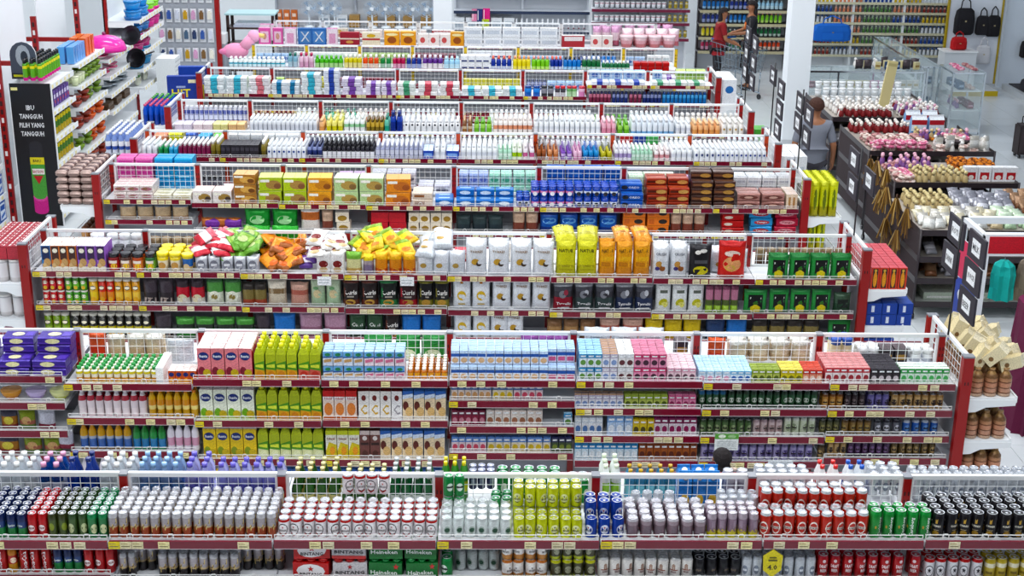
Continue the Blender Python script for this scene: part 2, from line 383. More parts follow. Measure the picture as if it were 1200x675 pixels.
_good = {}; _mbs = {}; _rest = {}
def good(key):
    if key not in _good:
        p = P[key]; mb, parts = BUILD.get(p['kind'], b_round)(p)
        if p.get('far'): _mbs[key] = mb
        _good[key] = (mb.mesh(p['name']), [(n, q.mesh(n)) for n, q in parts])
    return _good[key]
ORD = lambda n: f"{n}{'th' if 10 <= n % 100 <= 20 else {1: 'st', 2: 'nd', 3: 'rd'}.get(n % 10, 'th')}"
def put(key, x, y, z, rz=0., rx=0., ry=0., label=None, group=None, sc=None):
    me, parts = good(key); p = P[key]
    if not parts:
        o = ob(p['name'], me, None, (x, y, z), (rx, ry, rz), label, p['cat'], group)
        if sc: o.scale = sc
        return o
    o = ob(p['name'], None, None, (x, y, z), (rx, ry, rz), label, p['cat'], group)
    ob(p['cat'].split()[-1]+'_body', me, o)
    if sc: o.scale = sc
    for n, q in parts: ob(n, q, o)
    return o
_cnt = {}
def seg(px0, px1, key, Y, z, where, depth=.36, n=None, nd=None, st=1, rot=None, jit=.15, X=None, gap=.004, lean=0., order=1, zoff=0., ygap=.004, ind=99):
    """Fill a stretch of a shelf, given by its left and right image columns at the shelf's front edge, with one kind of goods.
    Y is the front edge line, order=-1 fills towards the camera (rear shelves)."""
    p = P[key]; w = p['w']; d = p.get('d', w); h = p['h']
    yf = Y+d/2+.01 if order > 0 else Y
    if X is None: xa, xb = x_at(px0, yf, z+h*.4), x_at(px1, yf, z+h*.4)
    else: xa, xb = X
    k = n or max(1, round((xb-xa)/(w+gap))); step = (xb-xa)/k
    rows = nd or max(1, int((depth+.002)/(d+ygap)))
    f = max(.82, min(1.15, step*.94/w)); round_ = p['kind'] in TPL; sc = (f, min(1, f) if round_ else 1, 1) if abs(f-1) > .02 and not (round_ and f > 1) else None
    desc = p['desc']; base = _cnt.get((desc, where), 0); total = base+k; _cnt[(desc, where)] = total
    grp = f"{desc}, {where}"
    rj = math.radians(rot if rot is not None else (35 if p['kind'] == 'can' else 4))
    for i in range(k):
        for j in range(rows):
            lv = st if isinstance(st, int) else st[min(j, len(st)-1)]
            for l in range(lv):
                if j >= ind and p.get('far'):      # rows hidden behind the ones one can tell apart
                    good(key); _rest.setdefault(p['name'], []).append((key, xa+step*(i+.5), yf+j*(d+ygap), z+l*(h+.004)+zoff)); continue
                can_ = p['kind'] == 'can'; jx = random.uniform(-1, 1)*(jit*max(0, step-w) if not can_ else .0025); jy = random.uniform(-1, 1)*(.003 if can_ else .002)*(j > 0)+(.004*math.sin(i*.9+j) if can_ else 0)
                wd_ = 'front' if j == 0 else ORD(j+1)
                lb = f"{desc}, {ORD(base+i+1)} from left, {wd_} row{'' if lv == 1 else (' bottom' if l == 0 else ' upper' if lv == 2 else f' {ORD(l+1)} level')}, {where}"
                put(key, xa+step*(i+.5)+jx, yf+j*(d+ygap)+jy, z+l*(h+.004)+zoff, random.uniform(-rj, rj), lean, 0, lb, grp, sc)
def pile(px0, px1, key, Y, z, where, n, depth=.3, layers=2, tilt=25, flat=True, X=None, h0=None):
    """Loosely heaped bags or packs."""
    p = P[key]; xa, xb = X or (x_at(px0, Y+.1, z+.05), x_at(px1, Y+.1, z+.05)); desc = p['desc']; grp = f"{desc}, {where}"
    t = (p['d'] if flat else p['h'])*.75; per = max(1, math.ceil(n/layers)); c = _cnt.get((desc, where), 0)
    for i in range(n):
        l = i//per; q = i % per; nx = max(1, math.ceil(per/2)); cx = xa+(xb-xa)*(.12+.76*min(1, max(0, ((q % nx)+.5+(.5*(l % 2)-.25))/nx))+random.uniform(-.06, .06)); cy = Y+depth*(.25+.5*(q//nx))+.05*l+random.uniform(-.03, .03)
        a = math.radians(random.uniform(-tilt, tilt)); b = math.radians(random.uniform(-tilt, tilt))*.4
        hh = p['h']/2 if flat else 0
        if flat:  # lie on the back, the head end raised a little
            e = Euler((-math.pi/2+math.radians(random.uniform(8, 30)), b, a)); off = e.to_matrix() @ Vector((0, 0, hh))
            put(key, cx-off.x, cy-off.y, z+t*(l+.6)+.01, e.z, e.x, e.y, f"{desc}, {ORD(c+i+1)} in heap, {where}", grp)
        else: put(key, cx, cy, z+t*l, a, b, 0, f"{desc}, {ORD(c+i+1)} in heap, {where}", grp)
    _cnt[(desc, where)] = c+n

def flush_rest():
    for name, items in _rest.items():
        big = MB(); desc = P[items[0][0]]['cat']
        for key, x, y, z in items:
            mb = _mbs[key]; n = len(big.v); big.v += [(a+x, b+y, c+z) for a, b, c in mb.v]
            big.f += [tuple(n+i for i in f) for f in mb.f]; big.c += mb.c; big.m += mb.m; big.s += mb.s
        ob(name+'_stock', big, label=f"rows of {name.replace('_', ' ')}s behind the front ones on the far runs", cat=desc, kind='stuff')
# ------------------------------------------------------------------ gondola runs
ROWS = {1: (7.2506, .0578), 2: (9.5315, .0611), 3: (12.0163, -.016), 4: (14.4184, -.0225), 5: (15.9991, -.0104), 6: (17.7555, -.0071), 7: (20.046, -.063), 8: (22.05, -.02), 9: (24.6, -.05)}
RUN = {1: 'nearest run', 2: 'second run', 3: 'third run', 4: 'fourth run', 5: 'fifth run', 6: 'sixth run', 7: 'seventh run', 8: 'eighth run', 9: 'ninth run'}
SHELF = ['top shelf', 'second shelf', 'third shelf', 'fourth shelf']
BW, HD, TOP = .9, .4, 1.5
def m_post(col, h=TOP, w=.045, d=.06, n=3):
    mb = MB().box((-w/2, -d/2, 0), (w/2, d/2, h-.012), col, 'paint').box((-w/2-.002, -d/2-.002, h-.012), (w/2+.002, d/2+.002, h), '8d8f96', 'paint')
    for i in range(n):
        for x in (-.011, .011): mb.box((x-.004, -d/2-.001, h-.22+i*.05), (x+.004, -d/2, h-.195+i*.05), '3a1015', 'matte')
    return mb.mesh('post')
def m_frame(bw, ht=.3):
    x = bw/2-.026; t = .013; z0, z1 = TOP-ht, TOP-t
    mb = MB()
    for a, b in (((-x, 0, z1), (x, 0, z1)), ((-x, 0, z0), (x, 0, z0))): mb.box((a[0], -t, a[2]-t), (b[0], t, a[2]+t), WHITE, 'paint')
    for q in (-x, x): mb.box((q-t, -t, z0), (q+t, t, z1), WHITE, 'paint')
    return mb.mesh('wire_panel')
def m_grid(bw, ht=.3, s=.06, t=.0022):
    x = bw/2-.026; mb = MB(); n = int(2*x/s)
    for i in range(1, n+1): mb.bar((-x+2*x*i/(n+1), 0, TOP-ht), (-x+2*x*i/(n+1), 0, TOP-.013), t, WHITE, 'paint', 4)
    for j in range(1, int(ht/s)+1): mb.bar((-x, 0, TOP-.013-j*s), (x, 0, TOP-.013-j*s), t, WHITE, 'paint', 4)
    return mb.mesh('wire_grid')
def m_shelf(bw, dp=HD): # origin: front edge, top surface
    w = bw/2-.004
    return MB().box((-w, 0, -.03), (w, dp-.02, 0), 'e4e6ea', 'paint').box((-w, -.012, -.03), (w, 0, .002), WHITE, 'paint').mesh('shelf')
def m_strip(bw): w = bw/2-.006; return MB().box((-w, -.026, -.036), (w, -.012, .012), MAROON, 'gloss').box((-w, -.027, -.0365), (w, -.012, -.0335), 'd9c9cf', 'gloss').mesh('price_strip')
def m_rail(bw):
    w = bw/2-.008; mb = MB(); t = .0026
    for z in (.02, .04): mb.bar((-w, -.004, z), (w, -.004, z), t, 'f4f4f2', 'paint', 4)
    for x in (-w, w): mb.bar((x, -.004, 0), (x, -.004, .042), t, 'f4f4f2', 'paint', 4)
    for i in range(4):
        x = -w+2*w*(i+.5)/4
        mb.tube([(x-.016, -.008, .0), (x-.016, -.008, .038), (x-.009, -.008, .047), (x+.009, -.008, .047), (x+.016, -.008, .038), (x+.016, -.008, .0)], t, 'f4f4f2')
    return mb.mesh('shelf_rail')
def m_tag(c, w=.062, h=.04):
    mb = MB().box((-w/2, -.029, -.033), (w/2, -.026, .009), c, 'paper')
    mb.box((-w/2+.006, -.0296, -.005), (w/2-.02, -.029, -.001), 'b8a870', 'paper').box((-w/2+.006, -.0296, -.022), (w/2-.008, -.029, -.016), '8f8460', 'paper')
    return mb.mesh('price_tag')
TAGS = [m_tag(c) for c in ('e4dab2', 'e2d8ba', 'e8deac')] + [m_tag('e4d02c')]
_gm = {}
def gm(k, f, *a):
    if (k, a) not in _gm: _gm[(k, a)] = f(*a)
    return _gm[(k, a)]
ZS = {}            # (run, bay) -> list of shelf heights (top surface), front side
def run(i, bays, label, kmin=-4, kmax=4, bw=BW, pcol=RED, ntag=4, rear=True, tagrows=9, ymul=1):
    Y, dx = ROWS[i]; r = ob('gondola_shelving', None, None, (dx, Y, 0), label=label, cat='shelving')
    for k in range(kmin, kmax+1): ob('post', gm('post', m_post, pcol), r, (k*bw, 0, 0))
    for k in range(kmin, kmax):
        xc = (k+.5)*bw
        ob('plinth', gm('plinth', lambda b: MB().box((-b/2+.003, -HD+.02, 0), (b/2-.003, HD-.02, .14), 'b9bcc2', 'paint').box((-b/2+.003, -HD, .14), (b/2-.003, HD, .165), WHITE, 'paint').mesh('plinth'), bw), r, (xc, 0, 0))
        ob('back_panel', gm('back', lambda b: MB().box((-b/2+.024, -.012, .165), (b/2-.024, .012, TOP-.31), 'a4a6ac', 'paint').mesh('back_panel'), bw), r, (xc, 0, 0))  # panel grey deepened to put the shade between shelves into its colour
        f = ob('wire_panel', gm('frame', m_frame, bw), r, (xc, 0, 0)); ob('wire_grid', gm('grid', m_grid, bw), f)
        zs = []
        for q, py in enumerate(bays[k-kmin]):
            z = py if py < 3 else on_y(x_mid(i, k, bw), py, Y-HD-.02).z+.012
            zs.append(z)
            s = ob('shelf', gm('shelf', m_shelf, bw), r, (xc, -HD, z))
            ob('price_strip', gm('strip', m_strip, bw), s)
            if i < 6: ob('shelf_rail', gm('rail', m_rail, bw), s)
            slots = random.sample(range(11), ntag+random.choice((-1, 0, 1)))
            for t in sorted(slots): ob('price_tag', random.choice(TAGS[:3]), s, ((t-5)*.072*bw/.9+random.uniform(-.008, .008), 0, 0))
            if random.random() < .6: ob('price_tag', TAGS[3], s, (-bw/2+.034, -.0015, 0))
        ZS[(i, k)] = zs
        if rear:
            s = ob('shelf', gm('shelf', m_shelf, bw), r, (xc, HD, zs[0]), (0, 0, math.pi)); ob('price_strip', gm('strip', m_strip, bw), s)
    return r
def x_mid(i, k, bw=BW):
    Y, dx = ROWS[i]; X = (k+.5)*bw+dx; q = Vector((X, Y-HD, 1.2))-CAM
    return 600+F*q.dot(_r)/q.dot(_w)
def endcap(i, side, zs, label, w=.84, kmax=4, bw=BW, pcol=RED, dp=.38):
    """End unit across the end of a run, its shelves facing away from the run (side = 1 right, -1 left)."""
    Y, dx = ROWS[i]; X = dx+side*(kmax*bw+.06); r = ob('end_shelving', None, None, (X, Y, 0), label=label, cat='shelving')
    for y in (-w/2, w/2): ob('post', gm('epost', lambda c: m_post(c, TOP, .075, .06, 1), pcol), r, (0, y, 0))
    f = ob('wire_panel', gm('frame', m_frame, w), r, (0, 0, 0), (0, 0, math.pi/2)); ob('wire_grid', gm('grid', m_grid, w), f)
    ob('back_panel', gm('eback', lambda b: MB().box((-.01, -b/2+.03, .1), (.01, b/2-.03, TOP-.31), 'c9cbd0', 'paint').mesh('back_panel'), w), r)
    for z in zs+[.14]:
        s = ob('shelf', gm('eshelf', lambda b, d: MB().box((.02, -b/2+.005, -.03), (d, b/2-.005, 0), 'e8ebee', 'paint').box((d, -b/2+.005, -.035), (d+.012, b/2-.005, .012), WHITE, 'paint').mesh('shelf'), w, dp), r, (0, 0, z), (0, 0, 0 if side > 0 else math.pi))
        for y in (-w/2, w/2):
            mb = MB(); t = .004 if y > 0 else -.004
            pr = [(.03, -.11), (.1, -.105), (.17, -.07), (.38, -.055), (.385, -.012), (.03, -.012)]
            mb.poly([(a, y-t, b) for a, b in pr], WHITE, 'paint'); mb.poly([(a, y+t, b) for a, b in pr[::-1]], WHITE, 'paint')
            for q in range(len(pr)): a, b = pr[q], pr[(q+1) % len(pr)]; mb.poly([(a[0], y-t, a[1]), (b[0], y-t, b[1]), (b[0], y+t, b[1]), (a[0], y+t, a[1])], WHITE, 'paint')
            ob('bracket', gm('brk', lambda *_: mb.mesh('bracket'), w, y), s)
    return r
_U = lambda v, n: [[v]*n]
def rowbays(cols): return [list(c) for c in zip(*cols)]
run(1, [[638.5, 1.06]]*2+[[638.5, 1.03]]*6, 'nearest red and white shelving run stocked with beer and soft drink cans')
run(2, rowbays([[444.7, 454, 449, 450, 450, 451, 453, 454], [476, 494, 497, 497, 474, 483, 484, 485], [508.7, 533, 542, 543, 504, 515, 516, 515], [538, 572, 588, 588, 535, 544, 545, 541]]),
    'second red and white shelving run stocked with juice and milk cartons')
run(3, rowbays([[321.5, 322.5, 324, 325.5, 327, 328.5, 330, 331], [360.5, 361.5, 363, 365, 367, 369, 371, 371], [.6]*8]), 'third shelving run stocked with crisps and snack bags', ntag=6)
run(4, rowbays([[236.6, 241, 242.5, 244, 245, 246, 247, 247.5], [260.4]+[.88]*7]), 'fourth shelving run stocked with biscuits and wafer packs', ntag=6)
run(5, rowbays([[186.7, 187.5, 188, 188.7, 189.4, 190, 191, 192]]), 'fifth shelving run stocked with shampoo and soap bottles', ntag=6, pcol='c8501e')
run(6, [[1.18]]*8, 'sixth shelving run stocked with white lotion bottles and tissue', ntag=5)
run(7, rowbays([[1.19]*6+[1.36]*2, [.95]*6+[1.1]*2]), 'seventh shelving run stocked with diaper packs and cleaning bottles', ntag=6)
run(8, [[1.21]]*8, 'eighth shelving run with yellow posts stocked with floor cleaner bottles', bw=.83, pcol='d8b830', ntag=4)
run(9, [[1.14]]*8, 'ninth white shelving run stocked with gift baskets and toy boxes', bw=.83, pcol='d8d8d8', ntag=3)
endcap(2, 1, [1.17, .84, .55], 'end unit of second run holding brown paper bread bags')
endcap(3, 1, [1.12, .78, .45], 'end unit of third run holding orange and blue boxes')
endcap(3, -1, [1.12, .8, .5], 'end unit of third run holding silver milk tins on left')
endcap(4, 1, [1.08, .7, .35], 'end unit of fourth run holding yellow hanging bags')
endcap(4, -1, [1.14, .75, .4], 'end unit of fourth run holding brown snack packs on left')
endcap(5, 1, [1.1, .7], 'end unit of fifth run with white packs beside the man')
endcap(5, -1, [1.26, .8], 'end unit of fifth run holding white and blue bottles on left')
endcap(6, 1, [1.1, .7], 'end unit of sixth run beside black price boards')
endcap(6, -1, [1.24, .8], 'end unit of sixth run holding blue bottles on left')
endcap(7, 1, [1.1, .7], 'end unit of seventh run beside the shopping cart')
endcap(7, -1, [1.1, .7], 'end unit of seventh run below blue display box on left')
def S(i, q, segs, **kw):
    """Stock shelf q of run i. segs: (px0, px1, product, options)."""
    Y, dx = ROWS[i]; bw = .83 if i > 7 else BW
    for s in segs:
        o = dict(kw); o.update(s[3] if len(s) > 3 else {}); mid = (s[0]+s[1])/2
        X = x_at(mid, Y-HD, 1.15); k = max(-4, min(3, math.floor((X-dx)/bw)))
        zs = ZS[(i, k)]; z = zs[min(q, len(zs)-1)]; where = f"{SHELF[q]} {RUN[i]}"
        if o.pop('pile', 0): pile(s[0], s[1], s[2], Y-HD+.03, z, where, **o)
        else:
            o.setdefault('nd', None if q == 0 else 2 if i < 2 or q < 2 else 1); o.setdefault('depth', .34); o.setdefault('ind', 1 if i >= 5 else 99)
            seg(s[0], s[1], s[2], Y-HD+o.pop('back', .012), z, where, **o)
def R(i, segs, **kw):
    """Stock the rear top shelf of run i (seen over and through the wire panel)."""
    Y, dx = ROWS[i]; bw = .83 if i > 7 else BW
    for s in segs:
        o = dict(nd=3, ind=1 if i >= 5 else 99); o.update(kw); o.update(s[3] if len(s) > 3 else {}); X = x_at((s[0]+s[1])/2, Y, 1.3); k = max(-4, min(3, math.floor((X-dx)/bw)))
        seg(s[0], s[1], s[2], Y+.02+o.pop('back', 0), ZS[(i, k)][0]+o.pop('up', 0), f"rear shelf {RUN[i]}", **o)
# ------------------------------------------------------------------ run 1: cans
def can(key, desc, b, D=None, w=.066, h=.116, name=None, **a):
    nm = name or next((v for k, v in (('coffee', 'coffee_can'), ('soda', 'soda_can'), ('cola', 'soda_can'), ('stout', 'stout_can'), ('beer', 'beer_can')) if k in desc), 'drink_can')
    K(key, 'can', nm, 'can', desc, w=w, h=h, b=b, D=D, **a)
sl = dict(w=.053, h=.148)
can('sprite', 'navy and green soda can', [(0, '2c8a48'), (.45, '24407c'), (.7, '1d2c5e')], [('t', 'Sprite', .5, .55, .8, .13, 'e8f0ea')], **sl)
can('awred', 'red soda can with white logo', 'c41432', [('e', .5, .45, .36, .13, 'f0e6e6'), ('t', 'A&W', .5, .45, .5, .09, '8a2014')], **sl)
can('olive', 'dark olive green soda can', [(0, '4a5c26'), (.75, '3c4420')], [('e', .5, .5, .3, .16, '8a9a3a')], **sl)
can('olivelabel', 'green soda can with pale oval label', [(0, '47652f'), (.8, '3d5a34')], [('e', .5, .45, .36, .2, 'c8cfa0')], **sl)
can('greenlabel', 'bright green can with cream badge', [(0, '2d7c45'), (.82, '2f8f58')], [('e', .5, .42, .36, .2, 'd4d8ac')], **sl)
SW = [('p', [(.0, .26), (.55, .36), (1, .64), (1, .84), (.5, .6), (.0, .5)], 'd9c27c'), ('p', [(.1, .42), (.5, .46), (.9, .66), (.9, .7), (.5, .52), (.1, .47)], '8a6a3a')]
can('coffee', 'silver coffee can with brown base', [(0, 'a84c26'), (.46, 'c9b28a'), (.52, 'aaa2a6'), (.85, 'c8c6ca')], SW, **sl)
can('coffeeblack', 'silver coffee can with black base', [(0, '2a2226'), (.4, 'c9b28a'), (.48, 'aaa2a6'), (.85, 'c8c6ca')], SW, lid='9a989c', **sl)
BT = [('e', .5, .5, .46, .3, '2a2228'), ('e', .5, .5, .38, .25, 'efebec'), ('s', .5, .6, .09, .07, 'c01828'), ('t', 'BINTANG', .5, .44, .62, .1, '2a2024'), ('p', [(.15, .3), (.5, .2), (.85, .3), (.75, .22), (.5, .13), (.25, .22)], 'b8162a')]
can('bintang', 'white beer can with red rim', [(0, 'd8d4d6'), (.08, 'ece8ea'), (.86, 'c4182c'), (.965, 'd8d8dc')], BT)
can('heinsilver', 'silver beer can, green badge', [(0, 'c9cfce'), (.1, 'dde3e2'), (.9, 'cdd3d2')], [('e', .5, .45, .3, .2, 'aebcb4'), ('e', .5, .45, .24, .12, '2f5a44')])
can('radler', 'lime beer can with star', [(0, 'b8be1c'), (.06, 'cbd22a'), (.9, 'c2c822')], [('e', .5, .5, .38, .24, 'e4e6b4'), ('s', .5, .6, .09, .07, '3a3a20'), ('t', 'BINTANG', .5, .44, .6, .1, '2c2c24'), ('p', [(.2, .34), (.5, .24), (.8, .34), (.5, .3)], '5a5a20')])
can('bintblue', 'blue beer can with star', [(0, '1c2f80'), (.06, '2346a8'), (.9, '2346a8')], [('e', .5, .48, .38, .25, 'd8dcec'), ('s', .5, .58, .09, .07, 'c01828'), ('t', 'BINTANG', .5, .42, .6, .1, '1c2038')])
can('pinkgrey', 'grey pink beer can with maroon base', [(0, '8a3844'), (.2, '86707a'), (.7, 'a4929a'), (.9, 'cfcad0')], [('r', .2, .3, .8, .62, '80707a')])
can('purpleyellow', 'purple slim can with yellow base', [(0, 'd0c428'), (.28, '8f7688'), (.8, 'b8aab4')], [('p', [(.05, .28), (.2, .4), (.4, .3), (.6, .42), (.8, .3), (.95, .38), (.95, .2), (.05, .2)], 'd0c428'), ('r', .3, .45, .7, .75, 'a08a9a')], **dict(w=.056, h=.15))
can('anker', 'tall red beer can, oval badge', [(0, 'b02a1c'), (.05, 'c63a22'), (.92, 'c8ccd0')], [('e', .5, .45, .4, .26, 'f0e8e0'), ('e', .5, .45, .32, .2, 'c63a22'), ('r', .08, .4, .92, .5, 'f0e8e0'), ('t', 'ANKER', .5, .45, .7, .075, '5a1c14')], w=.066, h=.15)
can('carls', 'tall green beer can with white lettering', [(0, '0f7434'), (.05, '15903e'), (.9, '1aa04a')], [('T', 'Carlsberg', .6, .46, .4, .7, 'eef4ee'), ('s', .15, .45, .12, .08, 'c9a24a')], w=.064, h=.165)
GU = [('p', [(.42, .62), (.6, .62), (.62, .82), (.5, .74), (.42, .8)], 'c8a04a'), ('t', 'GUINNESS', .5, .52, .8, .08, 'eae4d4'), ('e', .5, .22, .3, .11, 'a98432'), ('t', 'DRAUGHT', .5, .36, .5, .04, 'cfc09a')]
can('guinness', 'black stout can with gold harp', [(0, '141216'), (.06, '1c191e'), (.92, '2a272c')], GU, w=.066, h=.15)
can('stoutgold', 'pale gold lidded stout can', [(0, '1c191e'), (.9, 'b8ae84')], GU, w=.066, h=.15, lid='d2cca4')
can('coke', 'red cola can with white lettering', 'c4162c', [('T', 'Coca-Cola', .5, .5, .5, .82, 'f4eef0')], **sl)
can('colayellow', 'yellow and red soda can', [(0, 'd8a018'), (.4, 'c4302c'), (.75, 'd88a20')], [('e', .5, .55, .35, .12, 'f0d8c0')], **sl)
can('orangebint', 'orange and white beer can', [(0, 'c98a4c'), (.3, 'e8e2de'), (.86, 'd08048')], [('e', .5, .5, .36, .22, 'f2eeec'), ('s', .5, .58, .09, .07, '3a2a24'), ('t', 'BINTANG', .5, .44, .6, .1, '3a2a24')])
can('darklime', 'dark can with lime base', [(0, 'b8c02c'), (.2, '4c4a30'), (.85, 'c8c848')], [('e', .5, .5, .34, .2, 'a8a890')])
can('whitecan', 'white beer can with brown crest', [(0, 'd8d2cc'), (.05, 'eae6e2'), (.92, 'd8d6d6')], [('r', .1, .45, .9, .5, '9a5a4a'), ('p', [(.35, .5), (.65, .5), (.65, .72), (.5, .78), (.35, .72)], 'b09080'), ('t', 'BEER', .5, .38, .5, .08, '7a4038')], h=.13)
can('blackcan', 'black beer can with silver lid', [(0, '1c1b20'), (.9, '2e2d34')], [('r', .25, .3, .75, .55, '4a4650'), ('t', 'STOUT', .5, .42, .5, .1, 'b8a888')])
can('palecan', 'pale silver beer can', [(0, 'b8bcc4'), (.1, 'd2d6dc'), (.9, 'c4c8d0')], [('e', .5, .45, .3, .2, '8a92a2'), ('r', .3, .4, .7, .5, 'e4e8ee')], w=.06, h=.14)
can('draft', 'red can lettered DRAFT BEER', [(0, 'a01226'), (.05, 'bc1a30'), (.92, 'c43a48')], [('t', 'DRAFT', .5, .58, .8, .13, 'f0e8ea'), ('t', 'BEER', .5, .4, .6, .12, 'f0e8ea'), ('e', .5, .8, .15, .07, 'e0c8cc')], w=.062, h=.15)
can('silverstar', 'silver can with dark star', [(0, 'c01c30'), (.1, 'dad8dc'), (.86, 'c4182c')], [('e', .5, .45, .4, .27, '2c2830'), ('e', .5, .45, .34, .23, 'e8e6ea'), ('s', .5, .48, .2, .14, '2a2630')], h=.13)
can('goldcan', 'gold and white beer can', [(0, 'b89a3a'), (.1, 'c8b456'), (.6, 'e2dcc4'), (.8, 'c0aa48')], [('r', .2, .3, .8, .42, '8a7430')], h=.13)
can('heingreen', 'green beer can with white label', [(0, '14703a'), (.08, '1c8c48'), (.9, '28a058')], [('e', .5, .5, .36, .2, 'e6f0e8'), ('r', .1, .46, .9, .54, '222a26')], h=.125)
can('navycan', 'small navy drink can', [(0, '28305e'), (.8, '8a90b4')], [('r', .2, .3, .8, .6, 'a8acc8')], w=.055)
T1 = [(-42, 33, 'sprite'), (33, 57, 'awred'), (57, 80, 'olive'), (80, 103, 'olivelabel'), (103, 127, 'greenlabel'), (127, 325, 'coffee'),
 (326, 513, 'bintang', dict(st=[1, 1, 1, 1, 1])), (516, 600, 'heinsilver', dict(nd=4)), (601, 683, 'radler', dict(st=[1, 1, 2, 2, 2])),
 (684, 732, 'bintblue', dict(nd=1)), (733, 828, 'pinkgrey', dict(nd=4)), (828, 888, 'purpleyellow', dict(nd=3)), (889, 1017, 'anker', dict(nd=2)),
 (1018, 1090, 'carls', dict(nd=2)), (1091, 1215, 'guinness', dict(gap=.008)), (1215, 1238, 'stoutgold')]
S(1, 0, T1)
K('tray', 'box', 'cardboard_tray', 'tray', 'white cardboard can tray', w=.2, d=.14, h=.06, c='e0dcd4', top='d8d0c4', D=[('r', .1, .3, .9, .7, 'c8a090')])
S(1, 0, [(889, 1014, 'tray', dict(back=.155, nd=1)), (684, 730, 'tray', dict(back=.09, nd=1, n=1)), (889, 1014, 'anker', dict(back=.155, nd=2, zoff=.064)), (684, 730, 'bintblue', dict(back=.09, nd=2, zoff=.064))])
S(1, 0, [(402, 458, 'bintang', dict(back=.30, nd=1, zoff=.12)), (520, 545, 'heingreen', dict(back=.25, nd=1, st=2)), (575, 600, 'heingreen', dict(back=.23, nd=2)),
         (738, 790, 'palecan', dict(back=.27, nd=1)), (840, 888, 'palecan', dict(back=.22, nd=2))])
S(1, 1, [(-40, 10, 'coke'), (10, 22, 'colayellow'), (22, 62, 'coke'), (63, 98, 'sprite'), (99, 136, 'awred'), (140, 160, 'coffeeblack'), (185, 282, 'coffeeblack'), (284, 334, 'coffeeblack', dict(back=.1)), (161, 184, 'coffeeblack', dict(back=.09)),
  (517, 531, 'heingreen'), (533, 586, 'heinsilver', dict(back=.1)), (587, 642, 'orangebint', dict(st=2)), (644, 698, 'darklime', dict(st=2)), (699, 812, 'whitecan', dict(gap=.0, st=1)),
  (812, 868, 'blackcan', dict(back=.03)), (868, 955, 'palecan'), (956, 1058, 'draft'), (1062, 1080, 'draft'), (1081, 1150, 'silverstar'), (1152, 1235, 'goldcan')], nd=2)
K('bintpack', 'multi', 'beer_six_pack', 'drink pack', 'red six pack of star beer', w=.20, d=.135, h=.125, n=(3, 2), c='c8202c', cc='c01c2c', D=[('e', .5, .5, .4, .42, 'e8e4e6'), ('s', .5, .62, .1, .2, 'c01828'), ('t', 'BINTANG', .5, .3, .62, .2, '201c20')])
K('bintpack2', 'multi', 'beer_six_pack', 'drink pack', 'grey six pack lettered BINTANG', w=.20, d=.135, h=.125, n=(3, 2), c='cfcacd', cc='c01c2c', D=[('r', 0, 0, 1, .2, 'c8202c'), ('s', .5, .75, .09, .18, 'b01424'), ('t', 'BINTANG', .5, .42, .85, .2, '201c20')])
K('heinpack', 'multi', 'beer_six_pack', 'drink pack', 'green six pack lettered Heineken', w=.20, d=.135, h=.125, n=(3, 2), c='157a38', cc='1c8c48', D=[('t', 'Heineken', .45, .42, .8, .24, 'f0f4f0'), ('s', .82, .78, .1, .2, 'd02028')])
for a in ((345, 389, 'bintpack'), (390, 432, 'bintpack2'), (433, 474, 'heinpack'), (475, 514, 'heinpack')): S(1, 1, [a + (dict(n=1, st=2, nd=2),)])
# rear shelf of run 1: bottles over the wire panel
def bot(key, desc, kind, b, w, h, cap, name='bottle', cat='bottle', **a): K(key, kind, name, cat, desc, w=w, h=h, b=b, cap=cap, **a)
bot('wwhite', 'clear water bottle with white cap', 'water', [(0, 'e8edf2'), (.3, 'f4f6f8'), (.55, 'e4eaf0')], .066, .25, 'f2f2f2', m='clear')
bot('wpink', 'blue water bottle with pink cap', 'water', [(0, '2a58b0'), (.3, 'd8dce8'), (.55, '2a58b0')], .066, .25, 'e8a8c8', m='clear')
bot('wnavy', 'deep blue water bottle', 'glass', '1c3a90', .075, .28, '1c2f7c', m='gloss')
bot('waqua', 'pale blue water bottle', 'water', [(0, 'a8c4e8'), (.3, '6f9ed8'), (.55, 'a8c4e8')], .066, .25, 'a4c8ec', m='clear')
bot('wviolet', 'violet tinted water bottle', 'water', [(0, 'b0b0ec'), (.3, '8080d8'), (.5, 'c8c8f4')], .066, .25, '7a70d8', m='clear')
bot('gbeer', 'green glass beer bottle', 'glass', [(0, '2f5a2c'), (.15, 'c8c080'), (.45, '36602e'), (.85, 'd0c070')], .06, .24, 'd8d0a0')
bot('gbeer2', 'dark green bottle with silver neck', 'glass', [(0, '1f5a34'), (.15, 'd0d8d0'), (.45, '226038'), (.85, 'c8d0cc')], .06, .24, 'c8ccd0')
bot('ycap', 'green bottle with yellow cap', 'pet', [(0, '3f8a3a'), (.3, 'c8d04a'), (.55, '4a9a40')], .055, .26, 'e8d820')
bot('limebot', 'white bottle with lime label', 'pet', [(0, 'e4ece4'), (.3, '9ccf50'), (.55, 'eef2ee')], .065, .24, 'e8f0d8')
bot('skybot', 'sky blue bottle with orange neck', 'pet', [(0, '5cb0d8'), (.3, '8accdc'), (.55, '4a90b8')], .06, .21, 'c8a040')
K('bluemilk', 'gable', 'milk_carton', 'carton', 'blue milk carton with white cap', w=.075, d=.075, h=.25, c='2f7ac8', side='3a86d0', top='3a8ad8', cap='f4f4f4', D=[('e', .5, .4, .35, .2, 'd8b050'), ('r', 0, 0, 1, .2, 'e8eef4')])
bot('redcap', 'white milk bottle with red cap', 'pet', [(0, 'e8e4e4'), (.25, 'd03c30'), (.5, 'ece8e8')], .06, .24, 'e03830')
bot('bluecap', 'white milk bottle with blue cap', 'pet', [(0, 'e4e6ea'), (.25, '2c5ac0'), (.5, 'e8ecf0')], .06, .24, '2860c8')
